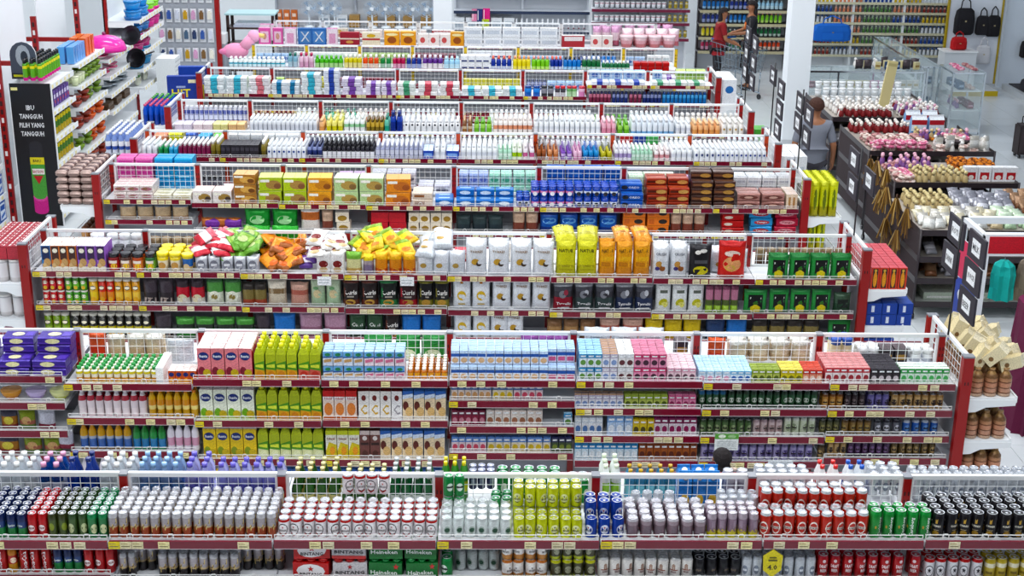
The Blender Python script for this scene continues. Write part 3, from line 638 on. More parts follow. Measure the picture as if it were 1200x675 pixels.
can('greycan', 'tall lilac grey can', [(0, 'a8a0b0'), (.8, 'c4c0ca')], None, h=.17, lid='e4e6ea')
can('talgreen', 'tall green can behind wire panel', [(0, '1c8040'), (.2, '2a9a50')], [('e', .5, .5, .3, .2, 'e4eee4')], h=.165)
R(1, [(-30, 45, 'wwhite'), (46, 76, 'wpink'), (77, 116, 'wnavy', dict(nd=2)), (117, 161, 'wwhite'), (162, 214, 'waqua'), (215, 250, 'wviolet'), (254, 336, 'wviolet', dict(nd=2)), (341, 399, 'gbeer', dict(up=-.05, nd=4)), (400, 455, 'gbeer', dict(up=-.09, nd=4)), (456, 509, 'gbeer2', dict(up=-.05, nd=4)),
  (517, 549, 'ycap', dict(nd=2)), (549, 580, 'navycan', dict(up=.09, nd=2)), (581, 658, 'talgreen', dict(nd=2, up=.02)), (665, 690, 'talgreen', dict(up=-.02, nd=2)), (703, 728, 'limebot'), (732, 792, 'skybot', dict(nd=2)), (794, 842, 'bluemilk', dict(nd=2, up=-.05, n=3)), (846, 879, 'greycan', dict(nd=2)),
  (886, 950, 'palecan', dict(up=.03)), (954, 985, 'redcap', dict(nd=2)), (988, 1014, 'bluecap', dict(nd=2)), (1016, 1058, 'palecan', dict(up=.05)), (1068, 1240, 'palecan', dict(up=.02))])
# ------------------------------------------------------------------ run 2: juice and milk
def brik(key, desc, c, D, w=.05, d=.04, h=.115, kind='brik', name='drink_carton', cat='carton', **a): K(key, kind, name, cat, desc, w=w, d=d, h=h, c=c, D=D, **a)
def bua(key, desc, bg, fr, fr2, word='c8d0e0'): brik(key, desc, bg, [('r', 0, 0, 1, .3, fr2), ('e', .3, .26, .26, .14, fr), ('e', .68, .2, .3, .13, 'c8b020'), ('e', .48, .74, .4, .13, '1c2f78'), ('t', 'Buavita', .48, .74, .6, .09, 'eef0f6')], w=.088, d=.06, h=.235, name='juice_carton', side=bg, top='f0e4e2' if bg[0] == 'e' else bg)
bua('buapink', 'pink juice carton with guava picture', 'e88a90', '8a2838', 'd86070'); P['buapink']['top'] = 'f4e6e4'; P['buapink']['side'] = 'd03a44'
bua('buagreen', 'white juice carton with green fruit', 'e6ead8', '7ab03a', 'c8d88a'); bua('buayellow', 'yellow juice carton with mango picture', 'e8c81e', '8a9a20', 'd8b020')
brik('buasmall', 'small orange juice carton', 'd8642c', [('r', 0, 0, 1, .35, 'e89a30'), ('e', .5, .7, .4, .16, '1c2f78'), ('e', .5, .25, .3, .2, 'f0b040')], w=.052, d=.04, h=.1, top='f4ece8')
for k, ds, c2, c3 in (('abc1', 'lime juice bottle carton, mango print', 'e0a820', 'd8901c'), ('abc2', 'lime juice bottle carton, guava print', 'd86a5c', 'c84438'), ('abc3', 'lime juice bottle carton, soursop print', 'd8dca8', 'e4e8c0')):
    brik(k, ds, 'b4c020', [('r', 0, 0, 1, .42, c2), ('p', [(0, .42), (1, .36), (1, .75), (0, .62)], '5a9a28'), ('p', [(.1, .5), (.9, .46), (.9, .62), (.1, .58)], 'd8e060'), ('e', .5, .2, .35, .15, c3)], w=.07, d=.07, h=.26, kind='prism', side='6a8a1c', top='b8c42c', cap='e4e020', name='juice_carton')
brik('uhtblue', 'blue and white milk carton', 'e4ebf4', [('r', 0, .62, 1, 1, '7ab0e0'), ('e', .5, .78, .3, .12, '3a8a5a'), ('r', 0, 0, 1, .25, 'd4dcec'), ('p', [(.1, .2), (.9, .3), (.9, .5), (.1, .42)], 'c8a070'), ('p', [(0, .55), (1, .6), (1, .68), (0, .63)], '2a5aa8')], w=.058, d=.045, h=.105, top='c4dcf4')
brik('uhtpink', 'pink and blue milk carton', 'ecdde6', [('r', 0, .62, 1, 1, '7ab0e0'), ('e', .5, .78, .3, .12, '3a8a5a'), ('p', [(.1, .2), (.9, .3), (.9, .5), (.1, .42)], 'd87a98'), ('p', [(0, .55), (1, .6), (1, .68), (0, .63)], '2a5aa8')], w=.058, d=.045, h=.105, top='c4dcf4')
K('orangebot', 'yog', 'juice_bottle', 'bottle', 'small orange juice bottle with white cap', w=.045, h=.085, b=[(0, 'd89020'), (.3, 'e8a838'), (.6, 'c87818')], cap='f4f0e4')
K('yogbot', 'yog', 'yoghurt_bottle', 'bottle', 'yoghurt drink bottle with green cap', w=.05, h=.125, b=[(0, 'e8d8a0'), (.1, 'e0b060'), (.35, 'f0ecd8'), (.55, 'd8c838'), (.7, 'eef0e4')], cap='2f9a4a', D=[('e', .5, .25, .35, .12, 'd8913a')])
K('whitebox', 'box', 'white_carton', 'carton', 'plain white display box', w=.06, d=.3, h=.12, c='f2f2f0', D=[('r', .1, .1, .9, .2, 'd8dce0')])
K('purplepack', 'bricks', 'chocolate_pack', 'pack', 'purple chocolate pack', w=.21, d=.14, h=.055, n=1, b='4a34a0', D=[('r', 0, .0, 1, .3, '6a4ac0'), ('e', .45, .5, .22, .45, 'eee8b8')], DT=[('e', .45, .5, .2, .35, 'ece6c0'), ('r', .7, .1, .95, .9, '6a50c8')])
def ultra(key, desc, c, top, D, **a): brik(key, desc, c, D, top=top, **a)
UL = [('r', 0, .78, 1, 1, '3a6cc0'), ('p', [(0, .72), (1, .8), (1, .92), (0, .86)], 'd8e4f6'), ('e', .3, .5, .28, .16, '6a2a20'), ('e', .62, .3, .36, .16, 'e0bc84'), ('r', 0, 0, 1, .12, 'f0e6d4')]
brik('ultra1l', 'tall blue and cream milk carton', 'ecd8b8', UL, w=.075, d=.06, h=.225, name='milk_carton', top='5a8ad0', side='5a80c0')
brik('ultra1', 'small pale blue milk carton', 'dfe6f4', [('r', 0, .55, 1, .78, '3a64b8'), ('e', .5, .28, .4, .2, 'e0b890'), ('r', 0, .78, 1, 1, 'c8dcf4')], w=.058, d=.042, h=.1, top='c2d8f2', side='a4c0e6')
brik('ultrapk', 'small pale blue carton, pink label', 'e4dcea', [('r', 0, .5, 1, .75, '3a64b8'), ('r', .1, .1, .9, .42, 'd86a90'), ('r', 0, .78, 1, 1, 'c8dcf4')], w=.058, d=.042, h=.1, top='c2d8f2', side='a4c0e6')
brik('mred', 'red and cream milk carton', 'f0ddd0', [('r', 0, .8, 1, 1, 'd02a30'), ('r', 0, .68, 1, .8, 'f4ecec'), ('t', 'Ideal', .5, .74, .7, .08, 'c01c28'), ('e', .5, .38, .4, .22, 'e08a50'), ('r', 0, 0, 1, .12, 'd87038')], w=.08, d=.06, h=.225, name='milk_carton', top='d83038', side='e0603c')
brik('cyellow', 'white carton with yellow letter C', 'f0ece8', [('t', 'C', .5, .36, .62, .34, 'd8b02c'), ('e', .5, .76, .22, .1, '7a2420'), ('r', 0, 0, 1, .08, 'd8c8b0')], w=.08, d=.06, h=.225, name='milk_carton', top='8a2a28', side='e0dcd8')
brik('cgrey', 'white carton with grey letter C', 'eceaea', [('t', 'C', .5, .36, .62, .34, 'a8a4a8'), ('e', .5, .76, .22, .1, '7a2420')], w=.08, d=.06, h=.225, name='milk_carton', top='8a2a28', side='e0dcd8')
brik('mlime', 'yellow and white milk carton', 'e8e6d8', [('p', [(0, 0), (1, 0), (1, .5), (.3, .6), (0, .3)], 'd8c428'), ('r', 0, .85, 1, 1, 'c8d028'), ('t', 'Ideal', .5, .72, .7, .08, '8a3020'), ('e', .6, .3, .25, .15, 'e8a028')], w=.08, d=.06, h=.225, name='milk_carton', top='d0d42c', side='d0c838')
brik('mchoc', 'brown chocolate milk carton', '7a4a44', [('r', 0, .86, 1, 1, 'd8c8c4'), ('e', .5, .74, .25, .08, 'e4dcd8'), ('r', .1, .5, .9, .58, '3a201c'), ('e', .5, .22, .3, .1, '5a342c')], w=.075, d=.06, h=.225, name='milk_carton', top='6a3c38')
def sm(key, desc, c, a, b, top=None, **k): brik(key, desc, c, [('r', 0, .68, 1, 1, a), ('e', .5, .36, .38, .2, b), ('r', .15, .78, .85, .88, 'eef0f2')], w=k.pop('w', .05), d=.04, h=k.pop('h', .12), top=top or a, side=a, name='milk_carton' if 'milk' in desc else 'small_drink_carton', **k)
sm('s_peach', 'small peach and blue milk carton', 'e6d8d0', '6a90d0', 'd8a878'); sm('s_yel', 'small yellow and blue carton', 'e8dfc8', '6a90d0', 'dfc040'); sm('s_pnk', 'small pink and blue carton', 'e8d4da', '6a90d0', 'd85a70')
sm('s_crim', 'small crimson drink carton', '9a2848', '7a1c3c', 'd89aa8'); sm('s_cup', 'white carton with brown emblem', 'ece4dc', 'e4d8d0', 'b0785c', 'e8e0d8', h=.125)
sm('s_cow', 'black and white cow milk carton', 'e6e4e4', 'dcdce0', '6a3a40', 'f0f0f0', h=.1); sm('s_cowpink', 'pink cow milk carton', 'e89ab8', 'd8507c', '4a2c3c', 'e4a0b8', h=.1); sm('s_lpink', 'pale pink milk carton', 'ecd0d8', 'e0a8bc', '6a4a5a', 'f0dce2', h=.1)
sm('s_bluew', 'blue carton with green cap print', 'dfe8f0', '4a9ad0', '6a9a50', 'b8dcf0', h=.1)
sm('s_whtpnk', 'small white and lilac carton', 'e8e8f0', 'c8c0d4', '8aa0cc', 'c8a890', h=.1); sm('s_lime', 'small lime green carton', 'c0cc70', '9ab048', '5a6a28', 'a8b860', h=.1); sm('s_pink', 'small rose pink carton', 'e89ab8', 'd86a94', 'a83a68', 'd888a8', h=.1)
sm('s_white', 'white milk carton with blue drop', 'eceef2', 'd8dfe8', '5a80b8', 'e4e8ee', h=.14, w=.055); sm('s_sky', 'sky blue milk carton', 'c0d4ee', '8ab0e0', 'e8eef6', 'a8c8ee', h=.15, w=.055); sm('s_yellow', 'yellow drink carton with dark fruit', 'e0c828', 'd8b81c', '5a5020', 'e8d848', h=.125)
sm('s_mag', 'white and magenta round logo carton', 'e8dce4', '8a1c58', 'a01c60', 'a83070', h=.14); sm('s_bluemilk', 'blue and white round logo carton', 'd8e8f2', '2a98d8', 'eef4f8', '5ab0e4', h=.13, w=.053); sm('s_brown', 'orange brown malt carton', 'b0602c', '9a4c20', '6a2c14', 'b86830', h=.13, w=.053)
sm('s_past', 'pastel milk carton with pink base', 'dce6f2', 'b8dcf4', 'e0a8c0', 'cfe8f8', h=.09); sm('s_past2', 'pastel milk carton with blue base', 'd8e8f4', '8ac4ec', '3a6ab8', 'cfe8f8', h=.09); sm('s_yellow2', 'yellow and olive small carton', 'd8cc3c', 'c8b428', '7a7a28', 'ece080', h=.1); sm('s_org', 'orange red small carton', 'e89a80', 'd8402c', 'f0d8c8', 'e06858', h=.1)
sm('s_redw', 'red and white small carton', 'eee4e4', 'd04850', 'a83840', 'e8b0b0', h=.12); sm('s_blk', 'black small drink carton', '3a3238', '2a262c', 'd0c8cc', '4a464e', h=.11); sm('s_grn', 'green and white small carton', 'dcefe0', '3aa850', '58b868', 'f0f4f2', h=.115, w=.058)
sm('s_dkgrn', 'blue and olive small carton', '4a5a3c', '2c3058', '8a9a48', '3c4478', h=.12)
K('pinkbot', 'pet', 'soft_drink_bottle', 'bottle', 'white bottle with red label', w=.058, h=.205, b=[(0, 'e8d0d4'), (.15, 'efe4e6'), (.36, 'e6dade'), (.62, 'b84450'), (.8, 'e8e0e4')], cap='f2eef0')
K('fruitbot', 'pet', 'soft_drink_bottle', 'bottle', 'orange fruit drink bottle', w=.06, h=.205, b=[(0, 'd8a828'), (.3, 'f0dc90'), (.45, 'e09a28'), (.66, 'e0b040')], cap='e88a20')
K('orgblue', 'pet', 'soft_drink_bottle', 'bottle', 'orange bottle with blue label', w=.058, h=.205, b=[(0, '8a6a48'), (.12, '4a70b8'), (.45, 'b0b8c8'), (.55, 'd0a030'), (.75, 'd8a02c')], cap='e89020')
K('grnblue', 'pet', 'soft_drink_bottle', 'bottle', 'green bottle with blue label', w=.058, h=.205, b=[(0, '2f8a5a'), (.12, '3f88c0'), (.45, '3a9a50'), (.7, '2c8038')], cap='2a7a38')
K('pinkclear', 'pet', 'soft_drink_bottle', 'bottle', 'clear bottle with pink label', w=.058, h=.205, b=[(0, 'e8e0ea'), (.2, 'e0a8c0'), (.5, 'ece6ee')], cap='f0ecf0')
K('milobot', 'can', 'malt_drink_can', 'can', 'dark green malt drink can', w=.055, h=.135, b=[(0, '1c4028'), (.3, '2c5c38'), (.8, '26402e')], lid='4a5a50', D=[('e', .5, .5, .42, .14, 'cfd8cc')])
K('milobotb', 'can', 'malt_drink_can', 'can', 'dark green can with blue lid', w=.055, h=.135, b=[(0, '1c4028'), (.3, '2c5c38'), (.8, '2c6a98')], lid='4a9ac8', D=[('e', .5, .5, .42, .14, 'cfd8cc')])
def c2(key, desc, a, b, e, lid='a8a4a8', **k): K(key, 'can', k.pop('name', 'coffee_drink_can'), 'can', desc, w=.055, h=k.pop('h', .115), b=[(0, b), (.12, a), (.85, b)], lid=lid, D=[('e', .5, .5, .42, .2, e), ('r', .15, .44, .85, .52, '201418')])
c2('co_org', 'orange brown coffee can', 'c08848', '7a4a24', 'd8b070'); c2('co_dk', 'dark brown coffee can', '3c2c30', '281c22', '8a7a7c'); c2('co_vio', 'violet blue coffee can', '8078b4', '6a62a0', '3a3048'); c2('co_tan', 'tan coffee can with black band', 'c8a878', 'b08a58', '3a2a20')
c2('co_olv', 'olive coffee can', '5a5a34', '3c4028', '9a9460'); c2('co_brn', 'brown gold coffee can', '8a6a38', '5c4426', 'b0985c'); c2('co_silv', 'silver black energy drink can', '6a6a74', '2c2a34', 'd8d8e0', name='energy_drink_can'); c2('co_blue', 'blue silver energy drink can', '2858a8', 'b8c0cc', '6a98d0', name='energy_drink_can')
c2('co_grn', 'green leaf print can', '5a7a48', '38502c', 'a8b88c', name='tea_can', h=.125); c2('co_pkw', 'pale pink tea can', 'd8c4c4', 'b8a0a4', 'a88c88', name='tea_can', h=.125); c2('co_pgr', 'pale green tea can', 'd0d8c0', 'e0e4d8', '9aa888', name='tea_can', h=.14); c2('co_lil', 'lilac vitamin drink can', 'b0a8d0', '8a82b0', '5a4c8c', name='vitamin_can', h=.125); c2('co_pur', 'dark purple coffee can', '4c2c54', '34203c', '8a6a98', h=.125); c2('co_ob', 'olive brown coffee can', '6a5630', '4a3a22', 'b89c6c', h=.125)
for k, ds, c, e in (('bowlo', 'orange plastic bowl', 'd88a30', 'e0a050'), ('bowlv', 'violet plastic bowl', 'b8a0d8', 'cfc0e8'), ('bowly', 'lime plastic bowl', 'd8e078', 'e8ecae')):
    K(k, 'bowl', 'plastic_bowl', 'bowl', ds, w=.15, h=.07, b=[(0, c), (.5, e)], m='gloss')
K('candy1', 'bag', 'candy_bag', 'bag', 'assorted red candy bag', w=.13, d=.05, h=.15, b=[(0, '8a3038'), (.4, 'b07838'), (.7, '4a4858')], D=[('e', .5, .5, .3, .2, 'd8c860')])
K('candy2', 'bag', 'candy_bag', 'bag', 'assorted green candy bag', w=.13, d=.05, h=.15, b=[(0, '6a8a4a'), (.3, 'b06858'), (.6, '8a9a38')], D=[('e', .5, .5, .3, .2, 'd0a878')])
K('candy3', 'bag', 'candy_bag', 'bag', 'grey and maroon candy bag', w=.14, d=.06, h=.16, b=[(0, '8a2a40'), (.3, 'c8c8d4'), (.8, 'd8dae2')])
S(2, 0, [(-52, -1, 'purplepack', dict(n=1, st=3)), (1, 40, 'purplepack', dict(n=1, st=[2, 4])), (41, 83, 'purplepack', dict(n=1, st=[2, 4])), (89, 186, 'yogbot', dict(depth=.3)), (188, 197, 'whitebox', dict(nd=1)), (198, 231, 'buasmall', dict(nd=3)),
 (232, 297, 'buapink', dict(n=4, nd=5)), (299, 349, 'abc1', dict(n=4, nd=4)), (350, 377, 'abc2', dict(n=2, nd=3)), (379, 427, 'uhtblue', dict(st=2, n=4, nd=4)), (427, 475, 'uhtpink', dict(st=2, n=4, nd=4)), (477, 525, 'orangebot', dict(back=.02)),
 (528, 642, 'ultra1', dict(st=[1, 2], depth=.3)), (642, 674, 'ultrapk', dict(st=[1, 1, 2], depth=.3)), (678, 705, 's_bluew', dict(st=2, n=3)), (705, 723, 's_whtpnk', dict(st=2)), (723, 742, 's_cow', dict(st=2)), (742, 780, 's_cowpink', dict(st=2, n=4)), (781, 815, 's_lpink', dict(n=4)),
 (818, 855, 's_past', dict(n=4)), (855, 880, 's_past2', dict(n=3)), (880, 913, 's_lime', dict(nd=3)), (914, 940, 's_yellow2', dict(nd=4)), (940, 963, 's_org', dict(nd=4)), (966, 1018, 's_redw', dict(n=6)), (1019, 1053, 's_blk', dict(n=4)), (1054, 1111, 's_grn', dict(n=7, nd=3))])
S(2, 1, [(-50, -5, 'bowlo', dict(n=1, nd=1)), (0, 28, 'bowlo', dict(n=1, nd=1)), (30, 56, 'bowlv', dict(n=1, nd=1)), (58, 84, 'bowly', dict(n=1, nd=1)), (92, 173, 'pinkbot', dict(n=8)), (174, 233, 'fruitbot', dict(n=6)), (235, 299, 'buagreen', dict(n=4)), (301, 378, 'abc1', dict(n=6)), (379, 419, 'mred', dict(n=3)),
 (420, 459, 'cyellow', dict(n=3)), (459, 472, 'cgrey', dict(n=1)), (472, 523, 'ultra1l', dict(n=4)), (529, 576, 's_peach', dict(n=6)), (577, 601, 's_yel', dict(n=3)), (602, 636, 's_pnk', dict(n=4)), (673, 730, 's_whtpnk', dict(n=7)), (731, 782, 's_lime', dict(n=6)), (783, 815, 's_pink', dict(n=4)),
 (818, 851, 'milobotb', dict(n=4)), (852, 958, 'milobot', dict(n=12)), (962, 988, 'co_org', dict(n=3)), (989, 1014, 'co_dk', dict(n=3)), (1015, 1042, 'co_vio', dict(n=3)), (1043, 1105, 'co_tan', dict(n=7))])
S(2, 2, [(-40, 0, 'candy1', dict(n=2)), (1, 22, 'candy1', dict(n=1)), (22, 43, 'candy2', dict(n=1)), (44, 66, 'candy3', dict(n=1)), (69, 86, 'candy3', dict(n=1)), (94, 155, 'orgblue', dict(n=6)), (156, 195, 'grnblue', dict(n=4)), (196, 234, 'pinkclear', dict(n=4)), (239, 302, 'buayellow', dict(n=4)), (303, 380, 'abc3', dict(n=6)), (382, 422, 'mlime', dict(n=3)),
 (422, 446, 'mchoc', dict(n=2)), (446, 522, 'ultra1l', dict(n=6)), (529, 569, 's_crim', dict(n=5)), (570, 636, 's_cup', dict(n=7)), (660, 670, 's_bluew', dict(n=1)), (673, 706, 's_white', dict(n=4)), (711, 741, 's_sky', dict(n=3)), (741, 766, 's_yellow', dict(n=3)), (766, 816, 's_mag', dict(n=6)), (819, 880, 'co_grn', dict(n=7)), (881, 917, 'co_pkw', dict(n=4)), (918, 955, 'co_pgr', dict(n=4)),
 (959, 984, 'co_olv', dict(n=3)), (985, 1020, 'co_brn', dict(n=4)), (1022, 1055, 'co_silv', dict(n=3)), (1056, 1099, 'co_blue', dict(n=4))])
S(2, 3, [(-35, 27, 'candy1', dict(n=2)), (28, 74, 'candy2', dict(n=2)), (76, 92, 'candy3', dict(n=1)), (96, 230, 'pinkclear'), (240, 300, 'buayellow', dict(n=4)), (305, 520, 'ultra1l'), (529, 570, 's_pnk', dict(n=5)), (571, 645, 's_yel', dict(n=8)), (646, 670, 's_dkgrn', dict(n=3)), (673, 747, 's_bluemilk', dict(n=9)), (748, 816, 's_brown', dict(n=8)), (820, 952, 'co_lil', dict(n=14)), (956, 968, 'co_ob', dict(n=1)), (969, 991, 'co_tan', dict(n=3)), (992, 1042, 'co_pur', dict(n=6)), (1043, 1095, 'co_ob', dict(n=6))], nd=1)

# rear shelf of run 2
K('silverbag', 'bag', 'foil_bag', 'bag', 'plain silver foil bag', w=.2, d=.09, h=.2, b='d4d8de', m='foil')
K('purplebag', 'bag', 'snack_bag', 'bag', 'purple snack bag with pale print', w=.16, d=.08, h=.17, b=[(0, '6a2a70'), (.3, '8a4a94')], D=[('e', .5, .55, .3, .2, 'd8c8d8')])
K('greenbag', 'bag', 'snack_bag', 'bag', 'bright green snack bag', w=.18, d=.08, h=.22, b=[(0, '2a8a3c'), (.35, '48a850'), (.8, '2c8a40')], D=[('e', .5, .5, .36, .2, 'dfe8c8')])
K('beanbag', 'bag', 'nut_bag', 'bag', 'clear bag of pale nuts', w=.16, d=.08, h=.2, b=[(0, 'c8b090'), (.5, 'd8c8b0'), (.8, 'e8e4dc')])
K('redfruit', 'bag', 'snack_bag', 'bag', 'orange red snack bag', w=.16, d=.08, h=.22, b=[(0, 'd84830'), (.5, 'e86a48')])
K('bluelid', 'jar', 'jar', 'jar', 'cream jar with blue lid', w=.09, h=.2, b=[(0, 'e0d4a8'), (.3, 'e8dcb8')], cap='2858b8')
K('darkbox', 'box', 'tea_box', 'box', 'dark small tea box', w=.08, d=.06, h=.14, c='3a3038', D=[('r', .1, .4, .9, .7, 'b08848'), ('r', .2, .15, .8, .25, 'c8c0b8')], top='5a4a50')
K('whitejar', 'jar', 'jar', 'jar', 'white jar with white lid', w=.08, h=.15, b=[(0, 'e4e4e8'), (.25, 'c8ccd8'), (.6, 'eceef0')], cap='f2f2f2')
R(2, [(104, 126, 'redfruit', dict(nd=1)), (128, 146, 'beanbag', dict(nd=1)), (150, 192, 'beanbag', dict(nd=2)), (194, 230, 'silverbag', dict(nd=1, up=-.04)), (424, 462, 'greenbag', dict(nd=2, up=-.06)), (463, 523, 'greenbag', dict(nd=2, up=-.08)), (612, 664, 'purplebag', dict(nd=2, n=3)),
  (684, 780, 'silverbag', dict(nd=2)), (790, 806, 'darkbox', dict(nd=2)), (828, 850, 'redfruit', dict(nd=1, up=-.05)), (852, 950, 'beanbag', dict(nd=2, up=-.05)), (972, 998, 'bluelid', dict(nd=2, up=-.03)), (1002, 1030, 'whitejar', dict(nd=2, up=-.05)), (1030, 1062, 'darkbox', dict(nd=2, up=-.04)), (1064, 1094, 'whitejar', dict(nd=2, up=-.06))])
# ------------------------------------------------------------------ run 3: snacks
def bag(key, desc, b, D=None, w=.19, d=.09, h=.28, name='snack_bag', **a): K(key, 'bag', name, 'bag', desc, w=w, d=d, h=h, b=b, D=D, **a)
def cookie(key, desc, c, t): K(key, 'box', 'cookie_box', 'box', desc, w=.078, d=.12, h=.235, c=c, side=c, top='f0ece8', D=[('r', .08, .45, .92, .97, t), ('e', .5, .8, .3, .09, 'f0ead8'), ('e', .6, .35, .4, .16, 'c8a06c'), ('r', 0, 0, 1, .2, 'e4dccc'), ('e', .3, .24, .25, .1, 'd8b888')])
cookie('ck_blue', 'tall blue cookie box', '3a80c0', '1c2c5a'); cookie('ck_org', 'tall orange cookie box', 'dc7a3c', '4a2820'); cookie('ck_pur', 'tall purple cookie box', 'a068c8', '3c2450')
def jar(key, desc, c, lab, cap): K(key, 'jar', 'spread_jar', 'jar', desc, w=.098, h=.165, b=[(0, lab), (.1, c), (.6, lab)], cap=cap, D=[('e', .6, .3, .3, .16, 'e8c040'), ('r', .1, .45, .9, .6, 'e8dcd0')])
jar('jr_red', 'red label jar with black lid', 'c02c30', '8a2428', '26242a'); jar('jr_brn', 'brown label jar with black lid', 'b08468', '5a3c34', '26242a'); jar('jr_org', 'orange label jar with black lid', 'e0804c', 'b04c2c', '26242a'); jar('jr_grn', 'green label jar with black lid', '7cb048', '2f6a38', '26242a')
K('tub_y', 'tub', 'snack_tub', 'tub', 'cream tub with yellow lid', w=.1, h=.17, b=[(0, 'd8c8a8'), (.3, 'eadfc4'), (.6, 'e8d04a')], cap='ecd81c', D=[('e', .5, .35, .35, .18, 'c89858')])
K('tub_b', 'tub', 'snack_tub', 'tub', 'blue tub with yellow lid', w=.1, h=.16, b=[(0, 'd8b878'), (.3, '2a66b0'), (.75, 'e8d04a')], cap='ecd81c', D=[('e', .4, .3, .3, .18, 'd8c098')])
bag('candysilver', 'silver round candy pouch', [(0, 'b8bac2'), (.5, 'd0d2d8')], [('e', .5, .5, .36, .3, '8a8c98'), ('r', .25, .42, .75, .58, 'eaeaee')], w=.13, d=.07, h=.14)
bag('pl_red', 'red and white snack sachet', [(0, 'd03a48'), (.4, 'ece4e4'), (.75, 'd86a78')], w=.16, d=.045, h=.18); bag('pl_grn', 'leaf green snack sachet', [(0, '6aa03c'), (.5, '94bc58'), (.8, '58943c')], [('e', .5, .5, .3, .2, 'c8d49a')], w=.17, d=.045, h=.2)
bag('pl_org', 'orange snack sachet', [(0, 'a05a1c'), (.25, 'f09a20'), (.8, 'e88a18')], [('e', .5, .3, .3, .15, 'd86c20')], w=.15, d=.045, h=.2); bag('pl_wht', 'white cracker bag with red print', [(0, 'e4e0dc'), (.4, 'ece8e6'), (.8, 'f0eeec')], [('e', .5, .45, .34, .16, '8a2c2c'), ('e', .5, .2, .3, .12, 'd0b890')], w=.15, d=.045, h=.2)
bag('pl_pur', 'purple and white wafer sachet', [(0, '6a4a9a'), (.4, 'e8e0ee'), (.7, '8a5ab0')], w=.12, d=.05, h=.15); bag('pl_yg', 'yellow green chip sachet', [(0, 'd8b428'), (.35, 'e8d030'), (.65, '8aac38')], [('e', .5, .3, .3, .15, 'd88a28')], w=.15, d=.045, h=.2)
bag('bg_green', 'tall clear green cracker bag', [(0, 'c8a868'), (.4, 'd8d4a0'), (.7, '7ab04a')], w=.14, h=.2); bag('bg_orange', 'orange chip bag with round biscuit', [(0, 'c85a20'), (.4, 'e09028'), (.75, 'f0b838')], [('e', .5, .2, .3, .12, 'e8a850')], w=.115, h=.2); bag('bg_grey', 'grey and yellow chip bag', [(0, '8a7a94'), (.5, 'b0a0a8'), (.75, 'e8d028')], w=.11, h=.18)
bag('bg_silver', 'pale silver chip bag', [(0, 'd4d8de'), (.5, 'e2e4ea')], [('e', .4, .4, .2, .1, 'b89858')], w=.18, h=.22)
TO = [('t', 'TORRES', .5, .72, .62, .07, '9a7a58'), ('e', .45, .42, .2, .09, 'c8a050'), ('e', .62, .36, .14, .07, '4a3c34')]
bag('torres', 'white chip bag lettered TORRES', [(0, 'dfe1e6'), (.5, 'e8eaee')], TO, w=.2, h=.31)
bag('nat_y', 'lime yellow chip bag', [(0, 'c8c41c'), (.3, 'dcd826'), (.85, 'd0cc20')], [('t', 'NATUR', .5, .76, .75, .1, '5a5418'), ('r', .1, .3, .9, .36, 'b8b018'), ('r', .15, .2, .85, .24, 'b8b018')], w=.19, h=.32)
bag('nat_o', 'golden orange chip bag', [(0, 'd8900c'), (.3, 'eca81a'), (.85, 'e09a14')], [('t', 'NATUR', .5, .76, .75, .1, '6a4210'), ('r', .1, .32, .9, .44, 'c8820c'), ('r', .1, .48, .9, .6, 'f0b83c')], w=.155, h=.32)
bag('cluster', 'white granola bag with cookies', [(0, 'd8dade'), (.5, 'e6e8ec')], [('t', 'CRUSH', .5, .72, .6, .08, '5a6270'), ('e', .4, .42, .2, .09, 'c89858'), ('e', .6, .3, .18, .08, '9a6038'), ('e', .3, .3, .14, .06, '4a3c80')], w=.17, h=.31)
bag('popblack', 'black popcorn bag', [(0, '1e1c20'), (.8, '242228')], [('e', .5, .25, .34, .13, 'd8cc48'), ('e', .35, .78, .14, .06, 'eeeae4'), ('e', .6, .82, .16, .06, 'eeeae4'), ('r', .2, .45, .8, .55, '5a5a60')], w=.2, h=.31)
bag('chipred', 'bright red chip bag', [(0, 'b82018'), (.1, 'd83a24'), (.9, 'c02c1c')], [('e', .5, .4, .34, .2, 'e8a878'), ('e', .5, .68, .3, .08, 'f0d8cc'), ('e', .45, .3, .2, .08, 'd8b060')], w=.24, h=.34)
PK = [('r', .18, .06, .82, .8, '16181a'), ('t', 'Pocki', .5, .66, .5, .08, 'e8f0e4'), ('p', [(.3, .1), (.7, .1), (.72, .3), (.5, .42), (.28, .3)], 'e0d020'), ('e', .5, .45, .12, .06, '4a7a30')]
K('pocki', 'bag', 'snack_pouch', 'pouch', 'green pouch with black panel', w=.18, d=.05, h=.225, b=[(0, '2a7a3c'), (.2, '3a9a4c'), (.8, '2c8040')], D=PK)
bag('pockid', 'dark green pouch', [(0, '2a4a34'), (.5, '46604c')], [('r', .2, .3, .8, .7, '202824')], w=.17, h=.19)
